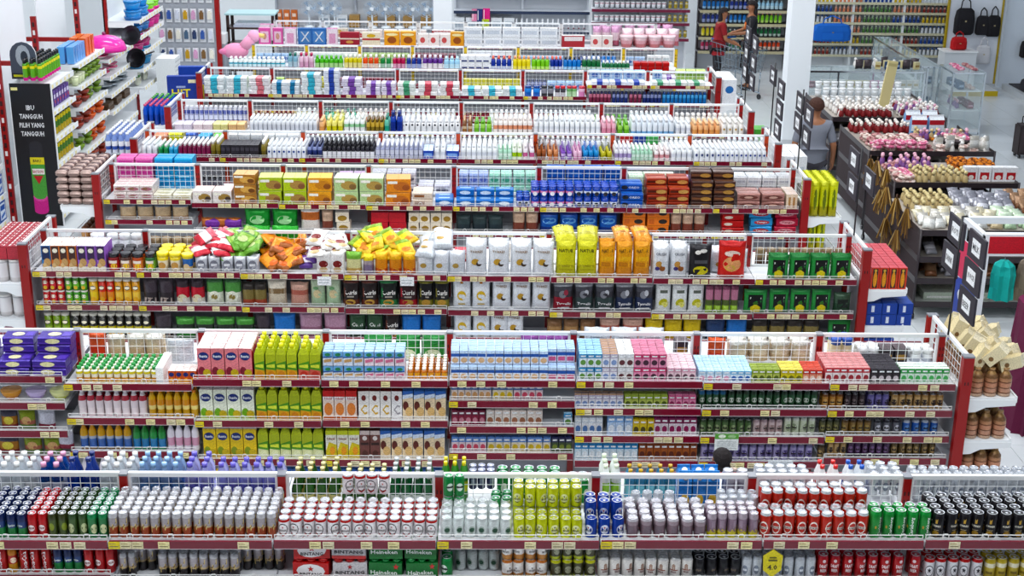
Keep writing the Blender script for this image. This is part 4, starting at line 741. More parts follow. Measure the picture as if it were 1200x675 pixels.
S(3, 0, [(51, 62, 'ck_blue', dict(n=1)), (62, 93, 'ck_org', dict(n=3)), (93, 126, 'ck_pur', dict(n=3)), (127, 141, 'jr_red', dict(n=1)), (141, 155, 'jr_brn', dict(n=1)), (155, 169, 'jr_org', dict(n=1)), (170, 183, 'jr_grn', dict(n=1)), (184, 213, 'tub_y', dict(n=2)), (213, 228, 'tub_b', dict(n=1)),
 (229, 304, 'candysilver', dict(n=5, nd=2)), (545, 650, 'torres', dict(n=4, nd=2)), (651, 700, 'nat_y', dict(n=2, nd=2)), (701, 762, 'nat_o', dict(n=3, nd=2)), (763, 806, 'cluster', dict(n=2, nd=2)), (806, 834, 'popblack', dict(n=1, nd=1)), (840, 874, 'chipred', dict(n=1, nd=1)), (900, 998, 'pocki', dict(n=4, nd=2)),
 (371, 404, 'pl_wht', dict(n=2, nd=1)), (405, 425, 'bg_green', dict(n=1, nd=1)), (425, 439, 'bg_grey', dict(n=1, nd=1)), (439, 488, 'bg_orange', dict(n=3, nd=1)), (489, 545, 'bg_silver', dict(n=3, nd=1))])
def heap(i, q, a, b, key, n, dz=0., **k):
    Y, dx = ROWS[i]; X = x_at((a+b)/2, Y-HD, 1.15); z = ZS[(i, max(-4, min(3, math.floor((X-dx)/BW))))][q]
    pile(a, b, key, Y-HD+.06, z+dz, f"{SHELF[q]} {RUN[i]}", n, **k)
heap(3, 0, 226, 282, 'pl_red', 12, .12, layers=3, tilt=55); heap(3, 0, 254, 308, 'pl_grn', 12, .1, layers=3, tilt=50); heap(3, 0, 306, 356, 'pl_org', 18, .0, layers=5, tilt=50); heap(3, 0, 354, 372, 'pl_pur', 4, 0, layers=3); heap(3, 0, 362, 408, 'pl_wht', 10, .13, layers=3, tilt=50); heap(3, 0, 408, 490, 'pl_yg', 22, .1, layers=4, tilt=55); heap(3, 0, 488, 530, 'bg_silver', 4, .12, layers=2)
for a, b, k in ((650, 676, 'nat_y'), (676, 699, 'nat_y'), (717, 742, 'nat_o'), (742, 765, 'nat_o')):   # laid flat on the standing bags
    z_ = ZS[(3, 1)][0]+.315; X_ = x_at((a+b)/2, ROWS[3][0]-.2, z_); put(k, X_, ROWS[3][0]-.33, z_, random.uniform(-.1, .1), -math.pi/2+.12, 0, f"{P[k]['desc']} lying flat on top of the standing bags, {'left' if a in (650, 717) else 'right'} one", P[k]['desc']+' lying on top')
def stick(key, desc, a, b): K(key, 'tube', 'crisp_tube', 'tube', desc, w=.072, h=.125, b=[(0, a), (.25, b), (.6, a)], cap='e8e4dc', D=[('e', .5, .6, .36, .13, 'f0ead8'), ('e', .5, .22, .3, .14, 'e0b840')])
stick('tb_red', 'short red crisp tube', 'c02430', 'd84048'); stick('tb_grn', 'short green crisp tube', '4c9a34', '78c04c')
def tallstick(key, desc, a, b): K(key, 'tube', 'crisp_tube', 'tube', desc, w=.075, h=.235, b=[(0, a), (.2, b), (.5, a)], cap='e0dcd0', D=[('e', .5, .66, .42, .09, '26221e'), ('e', .5, .66, .34, .06, 'f4ead0'), ('e', .5, .2, .35, .12, 'e8b03c')])
tallstick('tt_y', 'yellow crisp tube', 'e0b024', 'e8c848'); tallstick('tt_r', 'red crisp tube', 'd8402c', 'e08a30'); tallstick('tt_o', 'amber crisp tube', 'e0a030', 'f0c860'); tallstick('tt_dk', 'black and yellow crisp tube', '2a2824', 'c8b848'); tallstick('tt_g', 'olive green crisp tube', '7a9a34', 'a0b850')
bag('bk_dark', 'dark nut bag', [(0, 'a89088'), (.2, '342c30'), (.6, '4a4048')], [('r', .1, .12, .9, .3, 'b8a8a0')], w=.14, h=.24); bag('bk_red', 'red and white nut bag', [(0, 'e0dcd4'), (.35, 'c83440'), (.7, '3c3038')], [('e', .5, .28, .36, .16, 'd8d0b0')], w=.14, h=.24)
bag('bk_green', 'green and white nut bag', [(0, 'd8dccc'), (.5, '5a9a50'), (.8, '3c6a40')], [('e', .5, .35, .36, .2, 'e4e4d4'), ('e', .5, .33, .2, .1, '9a8a50')], w=.15, h=.25); bag('bk_multi', 'multicolour nut bag', [(0, 'b0503c'), (.4, '8a7a4a'), (.7, '3a3430')], w=.14, h=.22)
bag('bk_cream', 'cream biscuit bag', [(0, 'd0c4b0'), (.5, 'b0a088'), (.7, 'e0d8c8')], [('r', .1, .5, .9, .7, '8a7050')], w=.16, h=.24); bag('bk_salmon', 'salmon pink biscuit bag', [(0, 'd09c8c'), (.5, 'b86a5c'), (.7, 'd0a898')], w=.16, h=.22); bag('bk_pgreen', 'pale green cracker bag', [(0, 'b0c8a8'), (.5, 'c0d0b4')], [('e', .5, .45, .3, .14, 'd8c8a0'), ('e', .4, .65, .2, .06, '7aa878')], w=.16, h=.27)
for k, ds, a, b in (('cu1', 'brown chip bag lettered Curls', '2a2020', '6a3428'), ('cu2', 'green chip bag lettered Curls', '1c2420', '2f8048'), ('cu3', 'red chip bag lettered Curls', '3a1c20', 'b82c38'), ('cu4', 'black yellow bag lettered Curls', '1e1c1e', '8a8438')):
    bag(k, ds, [(0, b), (.25, a), (.8, b)], [('t', 'Curls', .5, .55, .78, .16, 'eeeae6'), ('e', .5, .22, .3, .1, 'c09850'), ('r', .3, .38, .7, .43, 'b8b0a8'), ('r', .1, .4, .18, .7, b)], w=.165, h=.27)
bag('potato', 'white chip bag with potato', [(0, 'dcdfe4'), (.5, 'e8eaee')], [('e', .5, .45, .26, .15, 'd8b428'), ('r', .42, .82, .58, .9, 'd08838'), ('r', .3, .18, .7, .22, 'c8b070')], w=.17, h=.3)
for k, ds, a in (('ty1', 'maroon chip bag lettered Tyrrells', '9a1c34'), ('ty2', 'charcoal chip bag lettered Tyrrells', '3a4a4a'), ('ty3', 'navy chip bag lettered Tyrrells', '2c3858')):
    bag(k, ds, [(0, a), (.42, '3c3a42'), (.7, '55555e'), (.85, 'a8aab0')], [('t', 'Tyrrells', .5, .27, .74, .12, 'eceaec'), ('e', .45, .6, .2, .13, '8a8c94'), ('e', .62, .66, .12, .1, 'a84050' if k == 'ty1' else 'c4c6cc'), ('r', .2, .12, .8, .17, 'c8c8cc')], w=.17, h=.27)
bag('lemonchip', 'white chip bag with lemon', [(0, 'e2e4e2'), (.5, 'eaecec')], [('e', .5, .35, .32, .15, 'c4c040'), ('e', .55, .3, .2, .1, 'e0dc80'), ('r', .25, .68, .75, .78, '6a7068')], w=.15, h=.28); bag('pinkslim', 'slim pink and lime bag', [(0, '9cc048'), (.3, '5a6a38'), (.55, 'c08098'), (.8, '8a4a64')], [('r', .2, .1, .8, .3, 'b4d868')], w=.07, d=.05, h=.26)
S(3, 1, [(51, 77, 'tb_red', dict(n=3, st=2)), (78, 104, 'tb_grn', dict(n=3, st=2)), (105, 116, 'tt_y', dict(n=1)), (116, 135, 'tt_r', dict(n=2)), (135, 165, 'tt_o', dict(n=3)), (168, 205, 'bk_dark', dict(n=2)), (206, 241, 'bk_red', dict(n=2)), (242, 284, 'bk_green', dict(n=2)), (285, 312, 'bk_multi', dict(n=2)), (313, 337, 'bk_cream', dict(n=1)), (340, 363, 'bk_salmon', dict(n=1)), (364, 400, 'bk_pgreen', dict(n=2)),
 (401, 444, 'cu1', dict(n=2)), (444, 467, 'cu2', dict(n=1)), (467, 490, 'cu3', dict(n=1)), (490, 527, 'cu4', dict(n=2)), (530, 575, 'potato', dict(n=2)), (576, 646, 'torres', dict(n=3)), (647, 672, 'ty1', dict(n=1)), (672, 720, 'ty2', dict(n=2)), (720, 766, 'ty3', dict(n=2)), (767, 825, 'lemonchip', dict(n=3)), (826, 865, 'pinkslim', dict(n=4)), (868, 899, 'pocki', dict(n=1, nd=1)), (900, 974, 'pocki', dict(n=3)), (975, 997, 'pockid', dict(n=1))], nd=1)
bag('blk_blue', 'blue chip bag', [(0, '2c4a80'), (.4, '3a7ac8')], w=.17, h=.24); bag('blk_pk', 'dusty pink chip bag', [(0, '9a6a80'), (.5, 'b890a4')], w=.18, h=.25); bag('blk_gr', 'dark green chip bag', [(0, '2a4030'), (.5, '3a5a40')], [('t', 'Curls', .5, .6, .7, .14, 'e4e4e0')], w=.17, h=.25); bag('blk_br', 'kraft brown biscuit bag', [(0, '6a4a34'), (.4, 'b08a60'), (.75, '8a6648')], w=.15, h=.2); bag('blk_yl', 'yellow cracker bag', [(0, 'c0a028'), (.5, 'd8bc38')], w=.15, h=.22); bag('blk_nv', 'navy sachet', [(0, '22304c'), (.5, '2c4470')], w=.15, h=.22); bag('blk_mix', 'green and dark candy bag', [(0, '3a8a3c'), (.5, '303830'), (.75, '58a04c')], w=.16, h=.2)
S(3, 2, [(53, 83, 'tt_g', dict(n=3)), (85, 178, 'tt_dk', dict(n=9)), (182, 204, 'bk_dark', dict(n=1)), (206, 300, 'blk_mix', dict(n=4)), (300, 318, 'bk_dark', dict(n=1)), (319, 350, 'blk_blue', dict(n=1)), (351, 408, 'blk_pk', dict(n=2)), (409, 450, 'blk_gr', dict(n=2)), (450, 470, 'cu1', dict(n=1)), (470, 518, 'blk_blue', dict(n=2)), (531, 575, 'potato', dict(n=2)), (576, 612, 'torres', dict(n=2)), (640, 698, 'blk_br', dict(n=3)), (700, 754, 'bk_salmon', dict(n=2)), (755, 822, 'blk_yl', dict(n=3)), (826, 850, 'blk_nv', dict(n=1)), (850, 876, 'blk_blue', dict(n=1)), (880, 960, 'bk_multi', dict(n=4)), (968, 996, 'pocki', dict(n=1))], nd=1)
# rear shelf of run 3
K('bottleround', 'jar', 'plastic_container', 'container', 'round clear plastic container', w=.13, h=.2, b=[(0, 'd0d4dc'), (.5, 'e4e8ec')], cap='eef0f2')
bag('rb_nuts', 'brown nut pack behind wire', [(0, '6a5040'), (.5, '9a8468')], w=.1, d=.05, h=.18); bag('rb_green', 'big green snack bag behind wire', [(0, '2c8a34'), (.5, '3aa83c')], [('e', .5, .5, .3, .2, 'd8e8b8')], w=.24, d=.1, h=.3)
K('rb_red', 'box', 'gift_box', 'box', 'red gift box', w=.16, d=.12, h=.1, c='c8283c', top='d83a4c', D=[('r', .3, .3, .7, .7, 'e8c8b8')]); K('rb_pink', 'box', 'biscuit_box', 'box', 'pink biscuit box', w=.17, d=.12, h=.18, c='e07a90', top='e89aa8', D=[('r', .1, .6, .9, .8, 'f4e4e6')]); K('rb_white', 'box', 'biscuit_box', 'box', 'white cookie print box', w=.13, d=.1, h=.17, c='ece4da', top='f2eae6', D=[('e', .5, .4, .36, .18, 'a8884c'), ('r', .1, .75, .9, .88, 'c86070')])
R(3, [(60, 118, 'rb_nuts', dict(nd=1)), (105, 125, 'bottleround', dict(nd=1, n=1)), (126, 168, 'bottleround', dict(n=3, nd=1)), (176, 240, 'rb_nuts', dict(nd=2)), (285, 352, 'rb_green', dict(n=2, nd=1)), (440, 480, 'rb_pink', dict(nd=1, up=-.03)), (482, 522, 'rb_white', dict(nd=1)), (530, 560, 'rb_red', dict(nd=1)), (575, 600, 'rb_white', dict(nd=1)), (884, 990, 'rb_nuts', dict(nd=1, up=-.02))])
# ends of run 3
K('redtray', 'brik', 'milk_tin_pack', 'pack', 'red and white drink carton', w=.062, d=.1, h=.12, c='c84450', D=[('r', .1, .3, .9, .6, 'ece0e0')], top='b8404c', DT=[('r', .1, .15, .9, .3, 'e8dcdc'), ('r', .1, .45, .6, .6, 'e8dcdc'), ('r', .3, .75, .9, .85, 'e8dcdc')]); K('milktin', 'tube', 'milk_tin', 'tin', 'white milk powder tin', w=.115, h=.2, b=[(0, 'd8d4d4'), (.2, 'e6e4e6'), (.85, 'c8c8cc')], cap='e4e2e0', D=[('p', [(.1, .3), (.6, .34), (.9, .5), (.5, .42)], '9a7058'), ('e', .5, .62, .3, .12, 'c8a88c')])
def E(i, side, ez, key, nx, ny, st=1, y0=-.36, step=None, x0=.06, rot=0., kmax=4, wh='end unit', **k):
    """Stock an end unit's shelf: nx deep outwards from the run, ny along it."""
    Y, dx = ROWS[i]; X = dx+side*(kmax*BW+.06); p = P[key]; w, d, h = p['w'], p.get('d', p['w']), p['h']; lr = 'right' if side > 0 else 'left'; wh = f"{lr} end {RUN[i]}"
    dy = step or w+.006; c = _cnt.get((p['desc'], wh), 0)
    for a in range(nx):
        for b in range(ny):
            for l in range(st):
                c += 1; put(key, X+side*(x0+a*(d+.006)+d/2), Y+y0+b*dy+w/2, ez+l*(h+.004), (math.pi/2 if side > 0 else -math.pi/2)+rot, 0, 0, f"{p['desc']}, {ORD(a+1)} out, {ORD(b+1)} back{'' if st == 1 else f' {ORD(l+1)} up'}, {wh} {'top' if ez > 1.2 else 'upper' if ez > 1 else 'middle' if ez > .65 else 'low'}", f"{p['desc']}, {wh}")
    _cnt[(p['desc'], wh)] = c
E(3, -1, 1.12, 'milktin', 3, 6); E(3, -1, .8, 'milktin', 3, 6); E(3, -1, 1.33, 'redtray', 3, 11); 
K('pinktub', 'box', 'plastic_basket', 'basket', 'magenta plastic basket', w=.24, d=.3, h=.09, c='c81c80', top='b01468'); E(3, -1, .5, 'pinktub', 1, 3)
K('candlebox', 'box', 'lamp_oil_box', 'box', 'red box with orange bottle print', w=.075, d=.075, h=.2, c='d84c38', side='d04a48', top='d8606a', D=[('r', .2, .06, .8, .94, '2a2020'), ('e', .5, .45, .24, .36, 'e8a020'), ('e', .5, .86, .16, .06, 'e8c060')]); K('blueboxes', 'box', 'blue_box', 'box', 'blue box with white label', w=.13, d=.12, h=.1, c='1c48a8', side='1c48a8', top='2450b0', D=[('r', .3, .2, .5, .8, 'dfe6f4')])
def Ef(i, ez, key, nx, ny, st=1, x0=.06, side=1, y0=-.40):
    Y, dx = ROWS[i]; X = dx+side*(4*BW+.06); p = P[key]; w, d, h = p['w'], p.get('d', p['w']), p['h']; wh = f"{'right' if side > 0 else 'left'} end {RUN[i]}"; c = _cnt.get((p['desc'], wh), 0)
    for a in range(nx):
        for b in range(ny):
            for l in range(st):
                c += 1; put(key, X+side*(x0+a*(w+.006)+w/2), Y+y0+b*(d+.006)+d/2, ez+l*(h+.004), random.uniform(-.06, .06), 0, 0, f"{p['desc']}, {ORD(a+1)} out, {ORD(b+1)} back{'' if st == 1 else f' {ORD(l+1)} up'}, {wh} {'top' if ez > 1.2 else 'upper' if ez > 1 else 'middle' if ez > .65 else 'low'}", f"{p['desc']}, {wh}")
    _cnt[(p['desc'], wh)] = c
Ef(3, 1.12, 'candlebox', 4, 9); Ef(3, .78, 'blueboxes', 3, 5, 2); Ef(3, .45, 'blueboxes', 2, 5, 2)
K('cornbag', 'pet', 'bread_bag', 'bag', 'bag of round buns', w=.095, h=.21, b=[(0, 'd8b8a0'), (.12, '7a4a34'), (.16, 'd0a088'), (.3, '7a4a34'), (.34, 'd0987c'), (.5, '7a4a34'), (.54, 'c09070'), (.66, '8a6648'), (.8, 'a88458')], cap='a8845c', m='foil')
K('kraftbox', 'gable', 'kraft_carton', 'carton', 'kraft gable box', w=.09, d=.07, h=.19, c='e2d6b4', side='d8c8a0', top='e8dec4', D=[('e', .5, .3, .2, .12, '8a6844')])
Ef(2, 1.17, 'cornbag', 3, 7); Ef(2, .84, 'cornbag', 3, 7); Ef(2, .55, 'cornbag', 3, 7)
for n in range(14):
    put('kraftbox', ROWS[2][1]+3.74+.1*(n % 3)+random.uniform(-.02, .02), ROWS[2][0]-.32+.15*(n//3), 1.385+.03*(n % 2), random.uniform(-.5, .5), random.uniform(-.2, .3), (.5, .9, 1.25)[n % 3]+random.uniform(-.2, .2), f"kraft gable box, {ORD(n+1)} nearest of those heaped on bread bags", 'kraft boxes on the right end of the second run')

S(3, 0, [(766, 876, 'bg_silver', dict(back=.16, n=5, nd=2))])
# ------------------------------------------------------------------ run 4: biscuits
def fp(key, desc, b, w, d, h, D=None, DT=None, n=1, kind='bricks', name='biscuit_pack', cat='pack', **a): K(key, kind, name, cat, desc, w=w, d=d, h=h, b=b, D=D, DT=DT, n=n, **a)
def fb(key, desc, c, w, d, h, D=None, top=None, name='biscuit_box', cat='box', **a): K(key, 'box', name, cat, desc, w=w, d=d, h=h, c=c, D=D, top=top, **a)
CK = lambda a, b: [('e', .62, .45, .34, .34, a), ('e', .8, .35, .16, .22, b), ('r', .05, .65, .45, .85, 'f0ece0')]
fp('p_wp', 'white and rose biscuit pack', 'e8dcd8', .165, .1, .075, [('e', .5, .45, .42, .35, 'c0808a'), ('e', .4, .5, .2, .2, 'a07a5c')], [('r', .1, .2, .9, .8, 'e4c8c8')])
fp('p_cr', 'cream wafer pack in film', 'e4dfcc', .2, .12, .06, [('e', .5, .5, .4, .35, 'c8bc90')], [('e', .5, .5, .35, .3, 'd0c8a0')])
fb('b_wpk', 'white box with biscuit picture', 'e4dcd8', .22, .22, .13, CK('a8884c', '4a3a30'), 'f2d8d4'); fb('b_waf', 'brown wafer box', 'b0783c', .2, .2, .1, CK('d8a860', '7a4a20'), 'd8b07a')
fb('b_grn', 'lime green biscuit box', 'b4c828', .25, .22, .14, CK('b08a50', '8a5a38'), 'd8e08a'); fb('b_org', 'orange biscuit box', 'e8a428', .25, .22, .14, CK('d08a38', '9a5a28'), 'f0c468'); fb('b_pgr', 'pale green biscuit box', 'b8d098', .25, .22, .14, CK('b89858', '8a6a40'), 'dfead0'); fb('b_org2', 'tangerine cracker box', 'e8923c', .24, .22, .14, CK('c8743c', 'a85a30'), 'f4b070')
fp('p_brw', 'brown and white wafer pack', [(0, 'c8a888'), (.5, 'e8d8c8')], .2, .12, .07, [('r', .1, .2, .6, .7, 'a06a48')]); fp('p_blu', 'blue cream biscuit pack', [(0, '2a78c8'), (.6, '4a9ae0')], .19, .12, .075, [('e', .5, .5, .3, .35, 'dce8f4')], [('r', .2, .3, .8, .7, 'b8d8f0')])
K('oreo', 'tube', 'biscuit_tube', 'tube', 'blue biscuit tube with white band', w=.085, h=.11, b=[(0, '2a54b8'), (.35, 'dfe4f0'), (.55, '1c48b0')], cap='1c4ab8', far=1, D=[('e', .5, .3, .3, .2, '2a2a34')])
K('oreop', 'tube', 'biscuit_tube', 'tube', 'blue biscuit tube with pink band', w=.085, h=.11, b=[(0, '2a54b8'), (.35, 'e08ab8'), (.55, '1c48b0')], cap='1c4ab8', far=1, D=[('e', .5, .3, .3, .2, 'e8e4ec')])
fp('p_oreo', 'blue sandwich biscuit pack', '2060c0', .2, .1, .075, [('e', .2, .5, .15, .4, '2a2a34'), ('t', 'OREO', .62, .5, .5, .4, 'e8eef8')], [('r', .1, .2, .9, .8, '3a7ad0')])
fp('p_rbr', 'red brown choco biscuit pack', 'a83c28', .21, .11, .07, [('e', .7, .45, .26, .4, 'd8a868'), ('r', .05, .3, .45, .7, '5a2418')], [('r', .1, .2, .9, .8, 'c05a3c')]); fp('p_dbr', 'dark choco wafer pack', '4a2c24', .22, .11, .07, [('e', .7, .45, .26, .4, 'c89858'), ('r', .05, .3, .45, .7, '8a5a40')], [('r', .1, .2, .9, .8, '6a4432')])
fp('p_pbr', 'pink brown biscuit pack', 'b08078', .22, .13, .08, [('e', .5, .5, .42, .35, '7a4840'), ('e', .5, .5, .2, .2, 'd8b0a0')], [('r', .1, .2, .9, .8, 'c89a94')])
fb('b_cork', 'white box with brown sticks', 'e4d0b8', .1, .1, .16, [('r', .2, .1, .4, .8, 'b88a58'), ('r', .6, .1, .8, .8, 'b88a58')], 'd8c8c0')
S(4, 0, [(135, 181, 'p_wp', dict(n=3, st=2)), (181, 226, 'p_cr', dict(n=2, st=1)), (228, 274, 'b_wpk', dict(n=2, nd=1)), (276, 303, 'b_waf', dict(n=1, st=3)), (305, 361, 'b_grn', dict(n=2, st=[1], nd=1)), (362, 391, 'b_org', dict(n=1, nd=1)), (393, 451, 'b_pgr', dict(n=2, nd=1)), (452, 482, 'b_org2', dict(n=1, nd=1)), (483, 508, 'p_brw', dict(n=1, st=2)), (509, 532, 'p_blu', dict(n=1, st=1)), (534, 603, 'p_blu', dict(n=3, st=[1, 2])),
 (622, 672, 'oreop', dict(n=5, st=2)), (673, 724, 'oreo', dict(n=5, st=2)), (605, 621, 'oreo', dict(n=2, st=1)), (726, 754, 'p_oreo', dict(n=1, st=[2, 3])), (756, 807, 'p_rbr', dict(n=2, st=[3, 4])), (808, 860, 'p_dbr', dict(n=2, st=[4, 5])), (862, 918, 'p_pbr', dict(n=2, st=2)), (919, 934, 'b_cork', dict(n=1))], depth=.34)
S(4, 0, [(305, 361, 'b_grn', dict(n=2, nd=1, zoff=.145)), (362, 391, 'b_org', dict(n=1, nd=1, zoff=.145)), (393, 451, 'b_pgr', dict(n=2, nd=1, zoff=.145)), (452, 482, 'b_org2', dict(n=1, nd=1, zoff=.145))])
bag('q_cl', 'clear cookie bag', [(0, 'a88868'), (.4, 'c8b090'), (.8, '8a92a0')], w=.18, h=.16); bag('q_or', 'orange and red candy bag', [(0, 'a04830'), (.5, 'c87848')], w=.13, h=.13); bag('q_pu', 'purple candy bag', [(0, '6a2a90'), (.5, '8a48b0')], w=.17, h=.12); bag('q_gr', 'large green snack bag', [(0, '1f8a34'), (.5, '34a844')], [('e', .5, .5, .3, .2, 'a8dca0')], w=.26, d=.12, h=.24)
bag('q_wr', 'white and red snack bag', [(0, 'e4dcd4'), (.5, 'd07848'), (.8, 'f0ece8')], w=.2, h=.24); bag('q_bl', 'blue and navy biscuit bag', [(0, '1c3a8a'), (.4, '2a60b8'), (.8, '1c4090')], [('e', .5, .6, .4, .16, '6aa0d8')], w=.2, d=.1, h=.22); bag('q_br', 'brown and cream biscuit bag', [(0, '8a4a3c'), (.5, 'd8b8a0')], w=.13, h=.22); bag('q_dk', 'dark teal snack bag', [(0, '2c3a40'), (.5, '3a4a4c')], w=.18, h=.18)
fb('q_red', 'red wafer carton', 'c82438', .2, .15, .1, top='d83c4c'); fb('q_wht', 'white carton with cookie prints', 'e8dcc8', .12, .12, .1, [('e', .5, .4, .36, .3, 'a8843c')], 'ece2d4'); fb('q_tig', 'orange carton with black bird', 'e8801c', .2, .14, .085, [('e', .7, .5, .2, .3, '2a2018'), ('r', .05, .2, .3, .8, 'd06a10')], 'e89030'); fp('q_ry', 'red and yellow wafer pack', [(0, 'c82c30'), (.55, 'e0b820')], .2, .12, .07, [('e', .3, .5, .2, .3, 'e8d8c8')]); fp('q_tan', 'sky blue wafer pack', '4aa0d8', .2, .12, .085, [('e', .5, .5, .36, .35, 'c84850'), ('t', 'Tango', .5, .5, .5, .35, 'f0eeee')]); fp('q_tanr', 'rose red wafer pack', 'c03048', .2, .12, .085, [('e', .5, .5, .36, .35, 'e8a0a8'), ('t', 'Tango', .5, .5, .5, .35, '8a1428')])
S(4, 1, [(140, 222, 'q_cl', dict(n=4)), (236, 283, 'q_or', dict(n=3)), (238, 284, 'q_pu', dict(n=2, nd=1, back=-.0, zoff=.0)), (286, 350, 'q_gr', dict(n=2)), (352, 376, 'q_wr', dict(n=1)), (377, 391, 'q_br', dict(n=1)), (392, 413, 'q_wht', dict(n=1, st=2)), (435, 477, 'q_red', dict(n=2, st=2)), (479, 530, 'q_wht', dict(n=4, st=2)), (534, 590, 'q_dk', dict(n=3)), (600, 631, 'q_br', dict(n=2)), (632, 724, 'q_bl', dict(n=4)), (728, 783, 'q_tig', dict(n=2, st=3)), (785, 826, 'q_br', dict(n=3)), (842, 874, 'q_ry', dict(n=1, st=3)), (875, 904, 'q_tan', dict(n=1, st=3)), (905, 934, 'q_tanr', dict(n=1, st=3))], nd=1)
fp('r_pink', 'pink tissue pack', 'e878b8', .19, .11, .11, [('r', .1, .5, .9, .8, 'd048a0'), ('r', .2, .1, .8, .3, 'f0c8e0')], name='tissue_pack'); fp('r_sky', 'sky blue tissue pack', '3aa8e0', .19, .11, .11, [('r', .1, .45, .9, .75, '1c88c8'), ('r', .2, .1, .8, .3, 'a8dcf4')], name='tissue_pack')
fp('r_lil', 'lilac tissue pack', 'd0a8d8', .17, .11, .1, [('r', .1, .45, .9, .75, 'b880c8')], name='tissue_pack'); fp('r_grey', 'grey and white baby pack', 'c8c8d4', .17, .11, .12, [('e', .5, .5, .4, .3, '6a6a80')], name='wipes_pack'); fp('r_lblu', 'lilac blue powder pack', 'a8b8e4', .12, .1, .12, [('e', .5, .5, .35, .3, '6a7ac8')], name='powder_pack'); fp('r_mint', 'mint powder pack', 'a8dcc8', .12, .1, .12, [('e', .5, .5, .35, .3, '58b090')], name='powder_pack'); fp('r_blue', 'royal blue pad pack', '2a68c8', .17, .1, .1, [('r', .1, .4, .9, .7, '6aa8e8')], name='pad_pack'); fp('r_wht', 'white pad pack', 'e6e8ec', .17, .1, .12, [('r', .1, .4, .9, .7, 'c8ccd8')], name='pad_pack'); fp('r_wg', 'pale green pad pack', 'd8ecd4', .17, .1, .12, [('r', .1, .4, .9, .7, 'a8d8a0')], name='pad_pack')
K('r_dk', 'lotion', 'hair_bottle', 'bottle', 'dark hair oil bottle', w=.05, h=.18, b=[(0, '26242c'), (.4, '5a5a68')], cap='1c1c22', far=1)
R(4, [(140, 183, 'r_pink', dict(n=2, st=3)), (184, 229, 'r_sky', dict(n=2, st=3)), (236, 262, 'r_dk'), (300, 330, 'b_waf', dict(nd=1)), (342, 396, 'r_dk'), (397, 430, 'r_lil', dict(n=2, st=2)), (436, 488, 'r_grey', dict(n=3, st=2)), (490, 528, 'r_dk', dict(b=1)) if 0 else (490, 528, 'r_grey', dict(n=2)), (538, 572, 'r_lblu', dict(n=3, st=2)), (573, 600, 'r_mint', dict(n=2, st=2)), (601, 629, 'r_mint', dict(n=2, st=2)), (640, 728, 'r_blue', dict(n=4, st=3)), (735, 790, 'r_wg', dict(n=3, st=2)), (791, 826, 'r_lil', dict(n=2, st=2)), (838, 926, 'r_wht', dict(n=5, st=2))], nd=2)
# ------------------------------------------------------------------ runs 5 and 6: bottles
def fbot(key, desc, b, cap, kind='shampoo', w=.055, h=.17, name=None, **a):
    name = name or ('pump_bottle' if kind == 'pump' else 'lotion_bottle' if 'lotion' in desc or 'cream' in desc else 'soap_bottle' if 'soap' in desc or 'wash' in desc else 'shampoo_bottle' if 'shampoo' in desc else 'hair_care_bottle')
    K(key, kind, name, 'bottle', desc, w=w, h=h, d=w*.8, b=b, cap=cap, far=1, **a)
fbot('u_clear', 'clear soap bottle', [(0, 'd8dce4'), (.5, 'e8eaee')], 'eef0f2'); fbot('u_grn', 'green soap bottle', [(0, 'c8e0d0'), (.2, '1f8a4c'), (.6, '2c9a5c')], 'f0f2f0', w=.05, h=.15); fbot('u_blu', 'aqua soap bottle', [(0, 'c8e0ec'), (.2, '3a9ac8'), (.6, '58b0d8')], 'f0f2f4', w=.05, h=.15)
fbot('u_mar', 'maroon shampoo bottle, white cap', [(0, '6a1c3c'), (.1, '8a2450'), (.5, '7a2046')], 'f2f0f0', w=.052, h=.17); fbot('u_olv', 'olive shampoo bottle, white cap', [(0, '6a5c20'), (.4, '8a7a34')], 'f2f0ea', w=.055, h=.2); fb('u_blk', 'black hair dye box', '26222a', .05, .09, .15, [('r', .1, .55, .9, .8, '4a4650'), ('r', .2, .1, .8, .2, '6a6472')], '34303a', name='hair_dye_box')
fbot('u_wdot', 'white lotion bottle with blue dot', [(0, 'e4e8f0'), (.5, 'f0f2f6')], 'f2f4f6', w=.05, h=.17, name='lotion_bottle', D=[('e', .5, .45, .25, .08, '2c4a98')]); fbot('u_navy', 'navy shampoo bottle', [(0, '22306a'), (.4, '2c3c80'), (.55, '8a94c0')], '1c2450', w=.055); fbot('u_bw', 'black and white shampoo bottle', [(0, 'd0d2d8'), (.25, 'e4e4e8'), (.45, '2a2830')], '26242a', w=.052, h=.18); fbot('u_sil', 'silver lilac shampoo bottle', [(0, 'b0b4cc'), (.3, 'd4d6e4'), (.6, 'a8acc8')], 'e4e6ee', w=.05, h=.17)
fbot('u_wht', 'white shampoo bottle', [(0, 'e8eaee'), (.3, 'd8dce4'), (.5, 'f0f2f4')], 'f2f4f6'); fb('u_bbox', 'blue soap box', '2450c0', .12, .1, .1, [('r', .1, .3, .9, .7, '8ab0e8')], 'c8d8f0', name='soap_box'); fbot('u_lim', 'white bottle with lime label', [(0, 'e4ecd8'), (.2, 'a8cc48'), (.5, 'eef2e8')], 'e8f0dc'); fbot('u_pnk', 'white bottle with pink label', [(0, 'ece0e4'), (.2, 'd870a0'), (.5, 'f2eaee')], 'f0e4ea')
